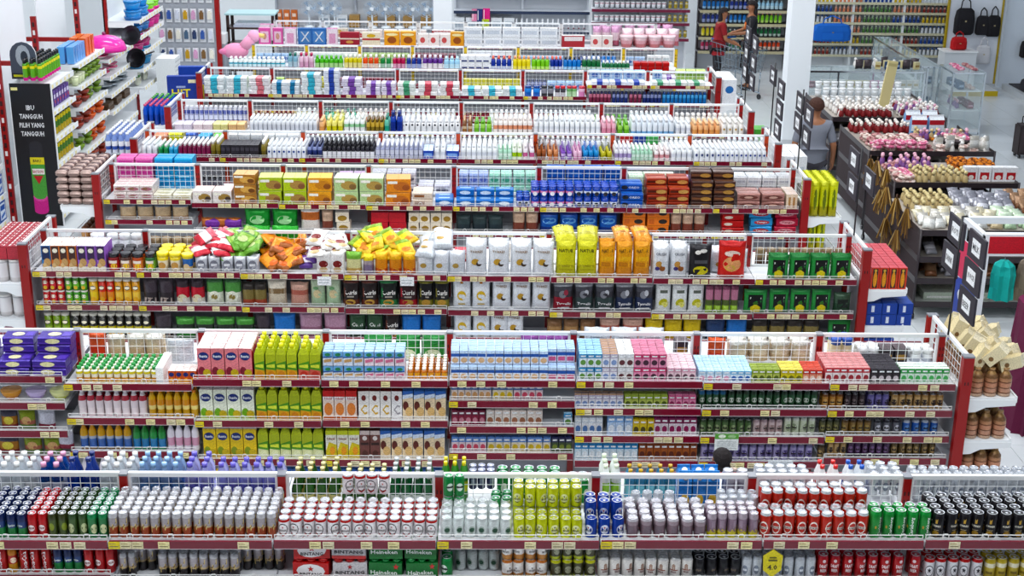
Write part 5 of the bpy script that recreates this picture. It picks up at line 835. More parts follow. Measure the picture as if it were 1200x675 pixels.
fbot('u_brn', 'brown pump bottle', [(0, '8a4a2c'), (.4, 'a86038')], '4a2a24', 'pump', .055, .17); fbot('u_or', 'orange pump bottle', [(0, 'c87848'), (.4, 'd8946a')], '7a3c30', 'pump', .055, .17); fbot('u_pur', 'purple pump bottle', [(0, '7a4ab0'), (.3, 'd0b8e4'), (.5, '8a5ac0')], '5a3490', 'pump', .055, .15); fbot('u_mpk', 'pink pump bottle', [(0, 'd890b8'), (.3, 'e8c0d4')], 'b06a98', 'pump', .055, .15); fbot('u_b2', 'bright blue pump bottle', [(0, '1c78c0'), (.4, '2a98d8')], '1c5aa8', 'pump', .06, .16); fbot('u_oy', 'olive yellow pump bottle', [(0, 'b0a828'), (.4, 'c8c048')], '5a5a28', 'pump', .06, .15)
fbot('u_wp', 'white bottle with violet label', [(0, 'e4e0ec'), (.2, 'b0a0cc'), (.5, 'eeecf2')], 'f0f0f4', w=.05); fbot('u_mint', 'mint green bottle', [(0, 'a8d8bc'), (.3, 'dff0e4'), (.5, 'b8e0c8')], 'e8f4ec', w=.05, h=.15); fbot('u_rose', 'white bottle with rose label', [(0, 'e8d4d4'), (.2, 'd89aa0'), (.5, 'f0e6e6')], 'f4eeee', w=.05, h=.15); fbot('u_dot2', 'white bottle with navy emblem', [(0, 'e8ecf2'), (.5, 'f4f6f8')], 'f0f2f6', w=.06, h=.18, D=[('e', .5, .42, .24, .1, '3a4a80')])
S(5, 0, [(165, 185, 'u_clear'), (185, 198, 'u_grn'), (198, 209, 'u_blu'), (209, 247, 'u_mar'), (247, 259, 'u_olv'), (260, 304, 'u_blk'), (305, 313, 'u_olv'), (313, 359, 'u_wdot'), (360, 378, 'u_navy'), (378, 439, 'u_bw'), (440, 496, 'u_sil'), (496, 508, 'u_bbox', dict(n=1)), (508, 523, 'u_wht'), (523, 538, 'u_bbox', dict(n=1)), (540, 583, 'u_wht'), (584, 600, 'u_mint'), (600, 612, 'u_lim'), (612, 627, 'u_pnk'), (629, 640, 'u_brn'), (641, 655, 'u_or'), (656, 671, 'u_pur'), (672, 682, 'u_mpk'), (683, 702, 'u_b2'), (703, 718, 'u_oy'),
 (720, 740, 'u_wp'), (740, 765, 'u_mint'), (766, 785, 'u_rose'), (786, 811, 'u_wht'), (813, 838, 'u_dot2'), (839, 898, 'u_wdot')], depth=.34)
fp('v_or', 'orange sponge pack', 'e89a78', .13, .09, .08, name='soap_pack'); fp('v_ye', 'yellow sponge pack', 'e0dc20', .14, .09, .09, name='soap_pack'); fp('v_bl', 'blue soap pack', '3a68c8', .1, .09, .09, [('r', .1, .3, .9, .7, 'a8c0ec')], name='soap_pack'); fp('v_sk', 'sky soap pack', '3aa4e0', .12, .09, .08, name='soap_pack'); fp('v_gr', 'green soap pack', '6ac048', .1, .09, .08, name='soap_pack'); fp('v_wh', 'white wrapped tissue pack', 'eef0f2', .15, .1, .09, [('r', .1, .3, .9, .6, 'd8dce4')], name='tissue_pack')
fp('v_sign', 'red blue soap display pack', [(0, 'd83a3c'), (.33, '2c48b0'), (.66, '58b868')], .4, .08, .1, n=3, name='soap_pack')
R(5, [(182, 198, 'v_or', dict(st=2)), (199, 216, 'v_ye', dict(st=2)), (217, 232, 'v_bl', dict(st=2)), (233, 250, 'v_sk', dict(st=2)), (251, 260, 'v_gr', dict(st=2, n=1)), (266, 352, 'v_wh', dict(n=6, st=2)), (358, 444, 'u_wht'), (450, 534, 'u_clear'), (541, 626, 'u_wht'), (633, 716, 'u_clear'), (724, 772, 'v_sign', dict(n=1, nd=1, up=.1)), (773, 806, 'u_wht'), (813, 850, 'u_rose'), (851, 896, 'u_dot2')], nd=2)
fp('w_pur', 'purple and white tissue pack', [(0, '8a5ac0'), (.4, 'eae4f2')], .11, .1, .09, name='tissue_pack'); fp('w_pnk', 'pink and white tissue pack', [(0, 'e05a80'), (.4, 'f4e6ea')], .11, .1, .09, name='tissue_pack'); fp('w_yel', 'yellow tissue pack', [(0, 'e0d838'), (.5, 'f0eca8')], .11, .1, .09, name='tissue_pack'); fp('w_org', 'orange tissue pack', [(0, 'f0a040'), (.5, 'f4cc98')], .11, .1, .09, name='tissue_pack')
fbot('w_vw', 'violet and white refill bottle', [(0, '7a80c0'), (.25, 'd8dcf0'), (.5, '6a74b8')], 'e8eaf4', 'spray', .06, .22); fbot('w_br', 'brown syrup bottle', [(0, 'a8784c'), (.3, 'd8c0a0'), (.5, '8a5838')], 'c8a078', w=.055, h=.17); fbot('w_wg', 'white and green lotion bottle', [(0, 'eceeec'), (.3, '9ad0a0'), (.5, 'f2f4f2')], 'f0f4f0', w=.06, h=.2)
fbot('w_teal', 'teal body wash bottle', [(0, '3aa88c'), (.4, '78c8b0')], '2c8a74', w=.06, h=.2); fbot('w_ylw', 'yellow body wash bottle', [(0, 'd8d038'), (.4, 'ece48c')], 'e8e4b0', w=.06, h=.18); fbot('w_wpc', 'white bottle with peach label', [(0, 'f0e8e4'), (.25, 'e8a080'), (.5, 'f4eeea')], 'f0e8e4', w=.06, h=.2); fbot('w_gold', 'gold lotion bottle', [(0, '8a7434'), (.4, 'c8a850')], '6a5420', 'lotion', .06, .16); fbot('w_nav', 'large navy bottle', [(0, '1a3490'), (.5, '2246b0')], '1c2f80', 'lotion', .085, .26); fbot('w_dot', 'white cream bottle with black dot', [(0, 'eceef0'), (.5, 'f6f6f8')], 'f2f2f4', 'lotion', .065, .16, D=[('e', .5, .6, .22, .08, '2a2a34')])
fbot('w_lime', 'lime green lotion bottle', [(0, '7ac048'), (.4, 'a0d868')], '68b03c', 'lotion', .065, .15); fbot('w_red', 'dark red lotion bottle', [(0, '8a2430'), (.3, 'd8b8bc'), (.5, 'a03040')], '6a1c28', w=.05, h=.18); fbot('w_wt', 'tall white lotion bottle', [(0, 'eef0f4'), (.3, 'dfe4ea'), (.45, 'f4f6f8')], 'f4f6f8', 'lotion', .06, .2); fbot('w_pk', 'pink lotion bottle', [(0, 'e89ab0'), (.4, 'f0b8c8')], 'f4d0da', 'lotion', .065, .18); fbot('w_wb', 'white lotion bottle with blue base', [(0, '8ab8e0'), (.2, 'e8eef4')], 'f2f4f8', 'lotion', .065, .2); fbot('w_pe', 'peach lotion bottle', [(0, 'e8a468'), (.4, 'f0bc8c')], 'f0c8a0', 'lotion', .065, .16); fbot('w_gl', 'white bottle with gold emblem', [(0, 'f0eee8'), (.5, 'f6f4f0')], 'f4f2ee', 'lotion', .065, .18, D=[('e', .5, .4, .2, .08, 'c0a050')])
S(6, 0, [(205, 226, 'w_pur', dict(n=2)), (227, 250, 'w_pnk', dict(n=2)), (251, 268, 'w_yel', dict(n=2)), (268, 288, 'w_org', dict(n=2)), (292, 372, 'u_clear'), (373, 382, 'w_pe'), (382, 402, 'w_ylw'), (403, 428, 'w_wg'), (429, 450, 'w_gold'), (450, 457, 'w_teal'), (457, 472, 'w_nav', dict(n=2, nd=2)), (473, 540, 'w_dot'), (541, 554, 'w_br'), (555, 577, 'w_lime'), (578, 624, 'w_wpc'), (625, 704, 'w_wt'), (705, 722, 'w_pk'), (723, 738, 'w_lime'), (739, 790, 'w_wb'), (791, 810, 'u_wht'), (811, 844, 'w_pe'), (845, 872, 'w_gl')], depth=.3)
R(6, [(216, 290, 'w_vw'), (298, 346, 'w_br'), (347, 372, 'w_wg'), (380, 392, 'w_teal'), (393, 404, 'w_ylw'), (405, 418, 'w_teal'), (419, 456, 'w_wpc'), (464, 534, 'w_wt'), (545, 572, 'w_red'), (573, 620, 'w_wt'), (626, 693, 'w_wt'), (694, 703, 'w_lime'), (709, 736, 'w_lime'), (737, 784, 'w_wt'), (790, 866, 'w_gl')], nd=2)
# ------------------------------------------------------------------ run 7: diapers, cleaning
def dia(key, desc, a, b): fp(key, desc, [(0, a), (.35, b), (.65, a)], .24, .2, .055, n=3, name='diaper_pack')
dia('d_cy', 'white diaper pack, cyan stripe', 'eaf0f2', '58c0d8'); dia('d_pk', 'white diaper pack, pink stripe', 'f2eef0', 'e88a94'); dia('d_bl', 'white diaper pack, blue stripe', 'e4ecf2', '3a8ab8'); dia('d_nv', 'white diaper pack, navy stripe', 'e4e8f2', '3a54b8'); dia('d_pu', 'white diaper pack, violet stripe', 'e6e0f0', '8a5ab8'); dia('d_gr', 'white diaper pack, green stripe', 'eaf0ec', '58a880'); dia('d_rd', 'white diaper pack, red stripe', 'f0eeee', 'd85a6a')
fbot('x_blue', 'blue detergent pouch bottle', [(0, '2060b8'), (.4, '3a84d8')], '1c4a98', 'jar', .1, .15, 'detergent_bottle'); fbot('x_blk', 'black detergent bottle', [(0, '2a2a30'), (.3, '8a8a94')], '26262c', 'jar', .1, .15, 'detergent_bottle'); fbot('x_red', 'white detergent bottle with red cap', [(0, 'c8c4c8'), (.4, '44404a')], 'd83440', 'jar', .09, .15, 'detergent_bottle'); fbot('x_grn', 'pale green detergent bottle', [(0, 'b8d8b0'), (.5, '78b070')], 'd84048', 'jar', .09, .15, 'detergent_bottle'); fbot('x_pnk', 'pink detergent bottle', [(0, 'd88ab8'), (.5, 'e4b8d0')], 'd84858', 'jar', .09, .15, 'detergent_bottle')
fbot('x_s1', 'small navy spray bottle', [(0, '2a3a80'), (.5, '8a94c0')], '22306a', 'spray', .05, .17, 'spray_bottle'); fbot('x_s2', 'small azure spray bottle', [(0, '2a80c8'), (.5, '58a8e0')], '1c5aa8', 'spray', .05, .17, 'spray_bottle'); fbot('x_s3', 'small crimson spray bottle', [(0, '8a3450'), (.5, 'c87890')], '3a3a68', 'spray', .05, .17, 'spray_bottle')
S(7, 0, [(240, 292, 'd_cy', dict(n=2, st=4)), (293, 319, 'd_pk', dict(n=1, st=4)), (320, 352, 'd_bl', dict(n=2, st=3)), (353, 379, 'd_cy', dict(n=1, st=5)), (380, 399, 'd_nv', dict(n=1, st=6)), (400, 428, 'd_pu', dict(n=1, st=4)), (429, 465, 'd_pu', dict(n=2, st=3)), (466, 488, 'd_gr', dict(n=1, st=3)), (489, 540, 'd_rd', dict(n=2, st=3)), (541, 612, 'd_cy', dict(n=3, st=2)), (614, 634, 'x_blue', dict(n=2)), (634, 649, 'x_blk', dict(n=2)), (650, 663, 'x_red', dict(n=2)), (664, 676, 'x_grn', dict(n=2)), (676, 688, 'x_pnk', dict(n=1)), (692, 756, 'd_nv', dict(n=3, st=1)), (762, 826, 'd_gr', dict(n=3, st=1))], nd=1)
S(7, 1, [(690, 716, 'x_s3', dict(n=6)), (717, 736, 'x_s1', dict(n=4)), (737, 752, 'x_s3', dict(n=3)), (753, 775, 'x_s1', dict(n=5)), (776, 828, 'x_s2', dict(n=11))], nd=2)
fb('y_wb', 'white detergent carton', 'e8ecec', .12, .1, .16, [('r', .1, .5, .9, .8, 'b8c4c8')], 'f2f4f4', name='detergent_box'); fp('y_gr', 'lime green detergent pack', 'b0cc78', .13, .1, .16, [('r', .1, .4, .9, .7, '8ab050')], name='detergent_pack'); fp('y_oy', 'orange detergent pack', 'e8b838', .1, .1, .13, [('e', .5, .5, .3, .3, 'f0ecc0')], name='detergent_pack'); fbot('y_yel', 'yellow dish soap bottle', [(0, 'd8cc20'), (.5, 'e8e040')], 'f0e868', w=.055, h=.18, name='soap_bottle'); fb('y_ybox', 'olive yellow detergent box', 'c8c03c', .12, .1, .16, [('r', .1, .3, .9, .6, 'e4dc78')], 'd8d068', name='detergent_box'); fp('y_mar', 'maroon soap bar pack', '8a3444', .12, .09, .08, name='soap_pack'); fp('y_lb', 'light blue refill pack', 'a8c4e4', .14, .1, .14, [('e', .5, .5, .3, .3, '5a7ac0')], name='detergent_pack')
R(7, [(250, 276, 'y_wb'), (277, 293, 'y_wb'), (294, 318, 'y_gr', dict(n=2)), (324, 334, 'y_gr', dict(n=1)), (335, 352, 'y_oy', dict(n=2)), (353, 364, 'y_mar', dict(st=2, n=1)), (365, 386, 'y_yel'), (395, 462, 'y_mar', dict(n=6, st=2)), (470, 536, 'y_mar', dict(n=6)), (543, 610, 'y_ybox'), (617, 640, 'x_s1'), (641, 684, 'y_lb'), (690, 756, 'y_lb', dict(n=5)), (764, 776, 'y_lb', dict(n=1)), (777, 790, 'd_pu', dict(n=1)), (791, 826, 'y_gr', dict(n=3))], nd=1)
# ------------------------------------------------------------------ run 8: floor cleaner bottles; run 9: gifts and toys
def cl(key, desc, b, cap, h=.22, w=.07): fbot(key, desc, b, cap, 'shampoo', w, h, 'cleaner_bottle')
cl('z_cy', 'white cleaner bottle with cyan ring', [(0, 'd8ecf2'), (.3, '58b8d0'), (.45, 'eef4f4')], 'f2f4f4', .15); cl('z_teal', 'teal capped cleaner bottle', [(0, 'b8d0dc'), (.4, '8ab8cc')], '1f7a6a'); cl('z_crim', 'crimson capped cleaner bottle', [(0, 'd8a8c4'), (.4, 'e4c0d4')], 'c01c60'); cl('z_lim', 'lime cleaner bottle', [(0, 'b8e0a0'), (.4, '58c03c')], '6ac83c', .18); cl('z_yel', 'yellow cleaner bottle', [(0, 'e8e0a0'), (.4, 'd8cc20')], 'f4f2ea', .2); cl('z_ord', 'orange cleaner bottle', [(0, 'e8d0c0'), (.35, 'e85a28')], 'f4f0ee', .2); cl('z_gn', 'green cleaner bottle, white cap', [(0, 'a8c8b4'), (.35, '1f8a48')], 'f4f4f2', .2); cl('z_cr2', 'crimson cleaner bottle, white cap', [(0, 'e0a8c0'), (.35, 'c01c58')], 'f4f0f2', .2); cl('z_nv', 'navy cleaner bottle, white cap', [(0, 'a8b4dc'), (.35, '1c3a98')], 'f4f4f6', .2)
cl('z_pw', 'purple and white refill bottle', [(0, 'ece6ea'), (.4, '6a3a98')], 'e8e0f0', .2, .08); cl('z_sky', 'pale blue refill bottle', [(0, 'c8e4f0'), (.4, 'a8d4ec')], 'c8e8f4', .18, .08); cl('z_nr', 'navy cleaner bottle, red cap', [(0, 'c8d0e4'), (.25, '1f3aa0')], 'f07868', .2); cl('z_yl', 'yellow cleaner bottle, orange cap', [(0, 'f0e478'), (.25, 'e8d81c')], 'f0a878', .2); cl('z_lg', 'lime cleaner bottle, pink cap', [(0, 'c8ec88'), (.25, '84d028')], 'f0a090', .2); cl('z_az', 'azure cleaner bottle', [(0, 'a8d0ec'), (.25, '2a80d0')], '2c2c34', .2); cl('z_dg', 'dark green cleaner bottle', [(0, 'c8dcd0'), (.25, '1c7040')], 'f2f4f2', .2); cl('z_sg', 'small green cleaner bottle', [(0, 'd0e0d4'), (.3, '2a7a4c')], 'f2f4f2', .14, .06); fp('z_red', 'red scouring pack', 'd02c30', .09, .08, .06, name='scourer_pack')
fb('z_cup', 'white cup carton', 'eceef2', .1, .09, .1, [('r', .1, .1, .9, .35, '3a4880')], 'f4f6f8', name='cup_box')
S(8, 0, [(268, 334, 'z_cy'), (337, 349, 'z_teal'), (350, 368, 'z_crim'), (369, 402, 'z_lim'), (403, 424, 'z_yel'), (425, 444, 'z_ord'), (445, 459, 'z_gn'), (460, 475, 'z_cr2'), (476, 494, 'z_nv'), (495, 519, 'z_pw'), (520, 539, 'z_sky'), (540, 574, 'z_cup', dict(st=2)), (575, 600, 'z_nr'), (601, 622, 'z_yl'), (623, 644, 'z_lg'), (645, 659, 'z_nr'), (660, 681, 'z_az'), (682, 704, 'z_dg'), (705, 738, 'z_sg'), (742, 784, 'z_red', dict(n=5, st=2))], nd=2)
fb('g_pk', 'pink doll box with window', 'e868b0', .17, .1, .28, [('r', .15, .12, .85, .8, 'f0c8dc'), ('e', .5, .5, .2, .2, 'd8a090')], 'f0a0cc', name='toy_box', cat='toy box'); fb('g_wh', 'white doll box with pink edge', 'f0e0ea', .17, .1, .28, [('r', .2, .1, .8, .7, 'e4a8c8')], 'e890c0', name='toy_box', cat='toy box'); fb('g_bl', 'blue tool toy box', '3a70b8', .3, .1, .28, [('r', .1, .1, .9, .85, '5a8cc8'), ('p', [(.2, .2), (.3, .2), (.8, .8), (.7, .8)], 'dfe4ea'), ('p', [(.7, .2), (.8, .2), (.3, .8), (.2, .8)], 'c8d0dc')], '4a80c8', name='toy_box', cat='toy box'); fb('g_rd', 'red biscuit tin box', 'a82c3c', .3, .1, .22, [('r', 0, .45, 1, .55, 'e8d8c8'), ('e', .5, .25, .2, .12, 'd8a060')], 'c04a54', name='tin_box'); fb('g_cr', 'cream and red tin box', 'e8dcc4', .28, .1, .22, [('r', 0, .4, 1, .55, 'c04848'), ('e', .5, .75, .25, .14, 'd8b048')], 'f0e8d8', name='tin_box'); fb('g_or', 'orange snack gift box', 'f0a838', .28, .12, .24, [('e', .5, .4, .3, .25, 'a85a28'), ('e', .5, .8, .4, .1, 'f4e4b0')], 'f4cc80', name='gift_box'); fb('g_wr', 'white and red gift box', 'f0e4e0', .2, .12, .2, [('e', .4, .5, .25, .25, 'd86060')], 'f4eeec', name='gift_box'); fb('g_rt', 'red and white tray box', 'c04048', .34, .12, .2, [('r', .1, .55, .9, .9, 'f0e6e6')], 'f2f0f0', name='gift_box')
K('g_bk', 'tub', 'gift_basket', 'basket', 'pink wrapped gift basket', w=.26, h=.2, b=[(0, 'd8888c'), (.3, 'f0b8c0'), (.6, 'f4d4d8')], cap='f4dce0', far=1, m='foil')
S(9, 0, [(300, 320, 'g_pk', dict(n=1)), (320, 332, 'g_pk', dict(n=1)), (333, 348, 'g_wh', dict(n=1)), (350, 382, 'g_bl', dict(n=2)), (383, 396, 'g_wh', dict(n=1)), (398, 422, 'g_rd', dict(n=1)), (424, 446, 'g_cr', dict(n=1)), (450, 488, 'g_or', dict(n=2)), (490, 528, 'g_wr', dict(n=3)), (530, 542, 'g_or', dict(n=1)), (656, 690, 'g_rt', dict(n=1)), (692, 718, 'g_wr', dict(n=2)), (726, 792, 'g_bk', dict(n=4))], nd=1)
# run ends on the left and right
K('e_choc', 'flow', 'candy_bar', 'candy bar', 'striped candy bar', w=.13, d=.12, h=.07, b=[(0, '5a3a34'), (.3, 'b09088'), (.5, '6a4440'), (.8, 'c0a8a0')]); K('e_bun', 'bag', 'bread_bag', 'bag', 'brown bun bag on low shelf', w=.11, d=.08, h=.16, b=[(0, '9a6a48'), (.4, 'c89868'), (.7, '7a4a30')])
E(4, -1, 1.14, 'e_choc', 3, 6, 5); E(4, -1, .75, 'e_bun', 2, 6)
fbot('e_cow', 'white and blue milk bottle', [(0, 'd8dce8'), (.3, '4a64b8'), (.45, 'eceef4'), (.65, '8aa0d8')], 'eef0f4', 'pet', .085, .28, 'milk_bottle'); E(5, -1, 1.26, 'e_cow', 4, 8)
fbot('e_blue', 'blue bottle with red top', [(0, '1c4ab0'), (.5, '2a5ac8')], 'd85a80', 'pet', .08, .26, 'detergent_bottle'); fbot('e_blueg', 'blue bottle with green top', [(0, '1c4ab0'), (.5, '2a5ac8')], '58a848', 'pet', .08, .26, 'detergent_bottle'); E(6, -1, 1.24, 'e_blue', 4, 5); E(6, -1, 1.24, 'e_blueg', 4, 4, y0=.08)
bag('e_yel', 'tall yellow snack bag', [(0, 'b8b010'), (.3, 'd8dc10'), (.8, 'c8cc14')], [('e', .5, .5, .2, .3, '7a8a18')], w=.09, d=.07, h=.38); Ef(4, 1.08, 'e_yel', 3, 7); Ef(4, .7, 'e_yel', 2, 7)
fb('e_wb', 'white tissue box', 'eceef2', .14, .12, .24, [('r', .2, .2, .8, .5, 'c8d0dc')], 'f4f4f6', name='tissue_box'); Ef(5, 1.1, 'e_wb', 2, 5); fb('e_gbox', 'green box on end shelf', '58b048', .16, .12, .16, top='6ac058', name='green_box'); Ef(6, 1.1, 'e_gbox', 1, 2); 
fb('e_wb2', 'white appliance box', 'eceef2', .2, .16, .36, [('e', .5, .6, .3, .15, '3a78c0')], 'f4f4f6', name='appliance_box'); Ef(7, 1.1, 'e_wb2', 1, 4)

fb('g_wb', 'white boxed set', 'eceef2', .3, .1, .16, [('r', .1, .3, .9, .7, 'd0d6e0')], 'f6f6f8', name='gift_box'); K('g_pl', 'bag', 'gift_wrap', 'gift', 'pink film wrapped gift', w=.2, d=.14, h=.3, b=[(0, 'd87880'), (.35, 'f0b8c4'), (.7, 'f6e0e6')], m='foil'); K('g_fl', 'bag', 'gift_wrap', 'gift', 'pale flower film gift', w=.16, d=.12, h=.34, b=[(0, 'c06a80'), (.4, 'e8d0d8'), (.7, 'd8a8c8')], m='foil')
S(9, 0, [(544, 654, 'g_wb', dict(n=5, st=2))], nd=1); S(9, 0, [(694, 726, 'g_fl', dict(n=3, back=.16)), (728, 796, 'g_pl', dict(n=5, back=.2))], nd=1)
R(9, [(305, 330, 'g_wh'), (345, 380, 'g_wb', dict(n=2)), (385, 410, 'g_cr', dict(n=1)), (415, 500, 'g_wr', dict(n=5)), (505, 535, 'g_rt', dict(n=1)), (700, 790, 'g_fl', dict(n=6))], nd=1)
R(8, [(300, 340, 'y_lb'), (345, 420, 'y_wb'), (425, 480, 'y_gr'), (485, 535, 'y_mar', dict(st=2)), (545, 600, 'z_cup', dict(st=2)), (606, 660, 'y_lb'), (668, 690, 'x_s1'), (692, 722, 'z_az'), (730, 756, 'y_lb'), (758, 784, 'y_wb')], nd=1)
# ------------------------------------------------------------------ left side: insecticide stand, houseware racks
def sideunit(label, xb, xf, Y0, Y1, zs, top=None, pcol='e8eaee', name='side_shelving', posts=True, lip='eef0f2', backcol='e4e8ec'):
    """Shelving against the left wall, its shelves facing right into the aisle."""
    h = top or zs[0]+.1; r = ob(name, None, None, ((xb+xf)/2, (Y0+Y1)/2, 0), label=label, cat='shelving'); hx = (xf-xb)/2; hy = (Y1-Y0)/2
    ob('back_panel', MB().box((-hx, -hy, .05), (-hx+.02, hy, h), backcol, 'paint'), r)
    if posts:
        for y in (-hy, hy-.05):
            mb = MB().box((-hx, y, 0), (-hx+.06, y+.05, h), pcol, 'paint')
            for i in range(int(h/.1)): mb.box((-hx+.061, y+.015, .05+i*.1), (-hx+.063, y+.035, .09+i*.1), '5a1015' if pcol == RED else 'b0b4ba', 'matte')
            ob('post', mb, r)
    for z in zs:
        s = ob('shelf', MB().box((-hx+.02, -hy+.01, z-.03), (hx-.012, hy-.01, z), 'e6e9ec', 'paint').box((hx-.012, -hy+.01, z-.045), (hx, hy-.01, z+.02), lip, 'paint'), r)
        for i in range(max(1, int((Y1-Y0)/.18))): ob('price_tag', MB().box((hx, -hy+.05+i*.18, z-.035), (hx+.002, -hy+.12+i*.18, z+.005), 'efe3b0', 'paper'), s)
        ob('bracket', MB().box((-hx+.02, -hy+.01, z-.1), (hx-.1, -hy+.016, z-.03), 'eef0f2', 'paint'), s)
    return r
def line(key, xs, ys, z, where, st=1, rz=math.pi/2, rj=.05):
    p = P[key]; n = 0; c = _cnt.get((p['desc'], where), 0)
    for a, x in enumerate(xs):
        for b, y in enumerate(ys):
            for l in range(st):
                c += 1; put(key, x, y, z+l*(p['h']+.003), rz+random.uniform(-rj, rj), 0, 0, f"{p['desc']}, {ORD(c)} from near corner, {where}", f"{p['desc']}, {where}")
    _cnt[(p['desc'], where)] = c
frange = lambda a, b, n: [a+(b-a)*i/max(1, n-1) for i in range(n)]
ins = sideunit('white insecticide stand with a black poster end', -5.52, -5.03, 17.12, 18.15, [1.77, 1.44, 1.1, .77, .43, .12], 1.81, posts=False)
pw, ph = .5, 1.81
pm = MB().box((-pw/2, -.012, 0), (pw/2, .01, ph), '17151a', 'paper').box((-pw/2-.012, -.014, 0), (-pw/2, .012, ph), 'e8e8ea', 'paint').box((pw/2, -.014, 0), (pw/2+.012, .012, ph), 'e8e8ea', 'paint')
pm.design([('t', 'IBU', .46, .835, .2, .034, 'f0f0f2'), ('t', 'TANGGUH', .46, .775, .56, .034, 'f0f0f2'), ('t', 'PILIH YANG', .46, .715, .6, .034, 'f0f0f2'), ('t', 'TANGGUH', .46, .655, .56, .034, 'f0f0f2'),
  ('r', .34, .48, .66, .575, '2c2a30'), ('e', .5, .575, .16, .03, '2c2a30'), ('r', .33, .44, .68, .49, 'e4d42c'), ('t', 'BARU', .5, .465, .2, .02, '2a2a20'), ('r', .33, .2, .68, .44, '58a848'), ('r', .36, .37, .66, .41, 'f0e8e4'), ('t', 'BAYGON', .5, .39, .26, .022, 'c02830'), ('p', [(.38, .36), (.62, .36), (.5, .3)], 'c82c34'), ('r', .33, .11, .68, .21, 'd82c90'), ('e', .5, .21, .175, .035, 'e858a8'), ('e', .5, .22, .16, .028, '58a848'), ('e', .5, .11, .175, .025, 'd82c90'), ('r', .04, .955, .2, .975, 'f0e6a0')],
  lambda u, v, l: ((u-.5)*pw, -.012-l, v*ph), 'paper')
ob('poster_panel', pm, ins, (0, -.515-.012, 0))
sp = MB().box((0, 0, 0), (.07, .05, 2.4), RED, 'paint')
for i in range(22): sp.box((.02, -.002, .06+i*.105), (.05, 0, .12+i*.105), 'e8e4e4' if i % 4 == 0 else '3a1015', 'matte')
K('spray_g', 'spray', 'insecticide_can', 'can', 'green insecticide spray can', w=.062, h=.27, b=[(0, 'd82c90'), (.15, '6ab03c'), (.55, 'e0d838'), (.68, '58a030')], cap='1c1a20'); K('spray_k', 'spray', 'insecticide_can', 'can', 'black capped insecticide can', w=.062, h=.27, b=[(0, 'c8b048'), (.3, '5a8a3c'), (.6, 'd8c83c')], cap='1c1a20'); K('spray_p', 'box', 'repellent_box', 'box', 'purple repellent box', w=.09, d=.06, h=.2, c='6a4aa0', side='5a3c90', D=[('r', .1, .5, .9, .75, 'e0d8f0'), ('e', .6, .3, .2, .12, 'd84848')], top='8a6ac0')
line('spray_g', [-5.36, -5.27, -5.18], frange(17.25, 18.0, 9), 1.82, 'on top of the insecticide stand'); line('spray_p', [-5.25, -5.13], frange(17.25, 18.05, 8), 1.45, 'upper shelf insecticide stand')
for z, w in ((1.11, 'third shelf'), (.78, 'fourth shelf'), (.44, 'fifth shelf')): line('spray_k', [-5.22, -5.12], frange(17.22, 18.05, 8), z, w+' insecticide stand')
st = ob('display_card', None, None, (-5.40, 17.35, 1.82), label='grey arched display card with a face photo on insecticide stand', cat='sign')
cardm = MB(); pts = [(-.16, 0), (.16, 0), (.16, .3)]+[(.16*math.cos(a), .3+.16*math.sin(a)) for a in frange(.3, 2.84, 7)]+[(-.16, .3)]
for y, s_ in ((-.012, 1), (.012, -1)): cardm.poly([(x, y, z) for x, z in (pts if s_ > 0 else pts[::-1])], '4a5260', 'paper')
for i in range(len(pts)): a, b = pts[i], pts[(i+1) % len(pts)]; cardm.poly([(a[0], -.012, a[1]), (a[0], .012, a[1]), (b[0], .012, b[1]), (b[0], -.012, b[1])], 'c8ccd0')
cardm.design([('e', .5, .62, .28, .3, 'a8b0b8'), ('e', .55, .6, .14, .16, '2c3440'), ('r', .02, .02, .98, .16, '26282c'), ('t', 'CARD', .5, .09, .01, .01, '26282c'), ('r', .08, .06, .9, .12, 'c8c840')], lambda u, v, l: ((u-.5)*.32, -.012-l, v*.46))
ob('card_face', cardm, st); ob('card_foot', MB().box((-.1, 0, 0), (.1, .12, .01), 'c8ccd0'), st)
# the tall red racks and white partitions behind
rk = ob('tall_rack', None, None, (-5.9, 19, 0), label='tall rack of red slotted posts with white panels at far left', cat='rack')
for y in (15.2, 17.1, 18.62, 20.6, 22.6): ob('post', sp if isinstance(sp, bpy.types.Mesh) else (globals().__setitem__('sp', sp.mesh('post')) or sp), rk, (.22, y-19, 0))
for y in (17.1, 18.62, 20.6): ob('beam', MB().box((-.5, 0, 0), (.25, .05, .06), RED, 'paint'), rk, (0, y-19, 1.75)); ob('white_panel', MB().box((0, .05, 0), (.02, 1.45, 2.6), 'eef1f4', 'paint'), rk, (-.35, y-19, 0))
ob('end_panel', MB().box((-2.4, 0, 0), (-.35, .03, 2.7), 'f0f2f4', 'paint'), rk, (0, -1.9, 0)); ob('pink_panel', MB().box((0, 0, 0), (.02, .7, .5), 'f4d8e4', 'paint'), rk, (-.30, .6, 1.3))
u0 = sideunit('white wall shelf at the left edge stocked with blue detergent cartons', -6.3, -5.66, 15.3, 17.0, [1.5, 1.15, .82, .45, .12], 1.9)
K('bluebox', 'box', 'detergent_box', 'box', 'blue white detergent carton', w=.2, d=.12, h=.26, c='2c60b8', side='2c60b8', top='d8e2f0', D=[('r', .08, .1, .92, .9, 'dfe8f6'), ('r', .15, .55, .85, .8, '2c60b8'), ('p', [(.2, .15), (.8, .3), (.8, .45), (.2, .3)], '3a78d0')]); K('redcan', 'tub', 'food_tub', 'tub', 'orange and dark food tub', w=.1, h=.15, b=[(0, '8a3020'), (.4, 'd88a3c')], cap='3a2a2c'); K('skybox', 'box', 'detergent_box', 'box', 'sky blue carton', w=.16, d=.12, h=.24, c='3aa0d8', side='58b0e0', top='c8e4f4', D=[('r', .1, .3, .9, .6, 'eef4f8')])
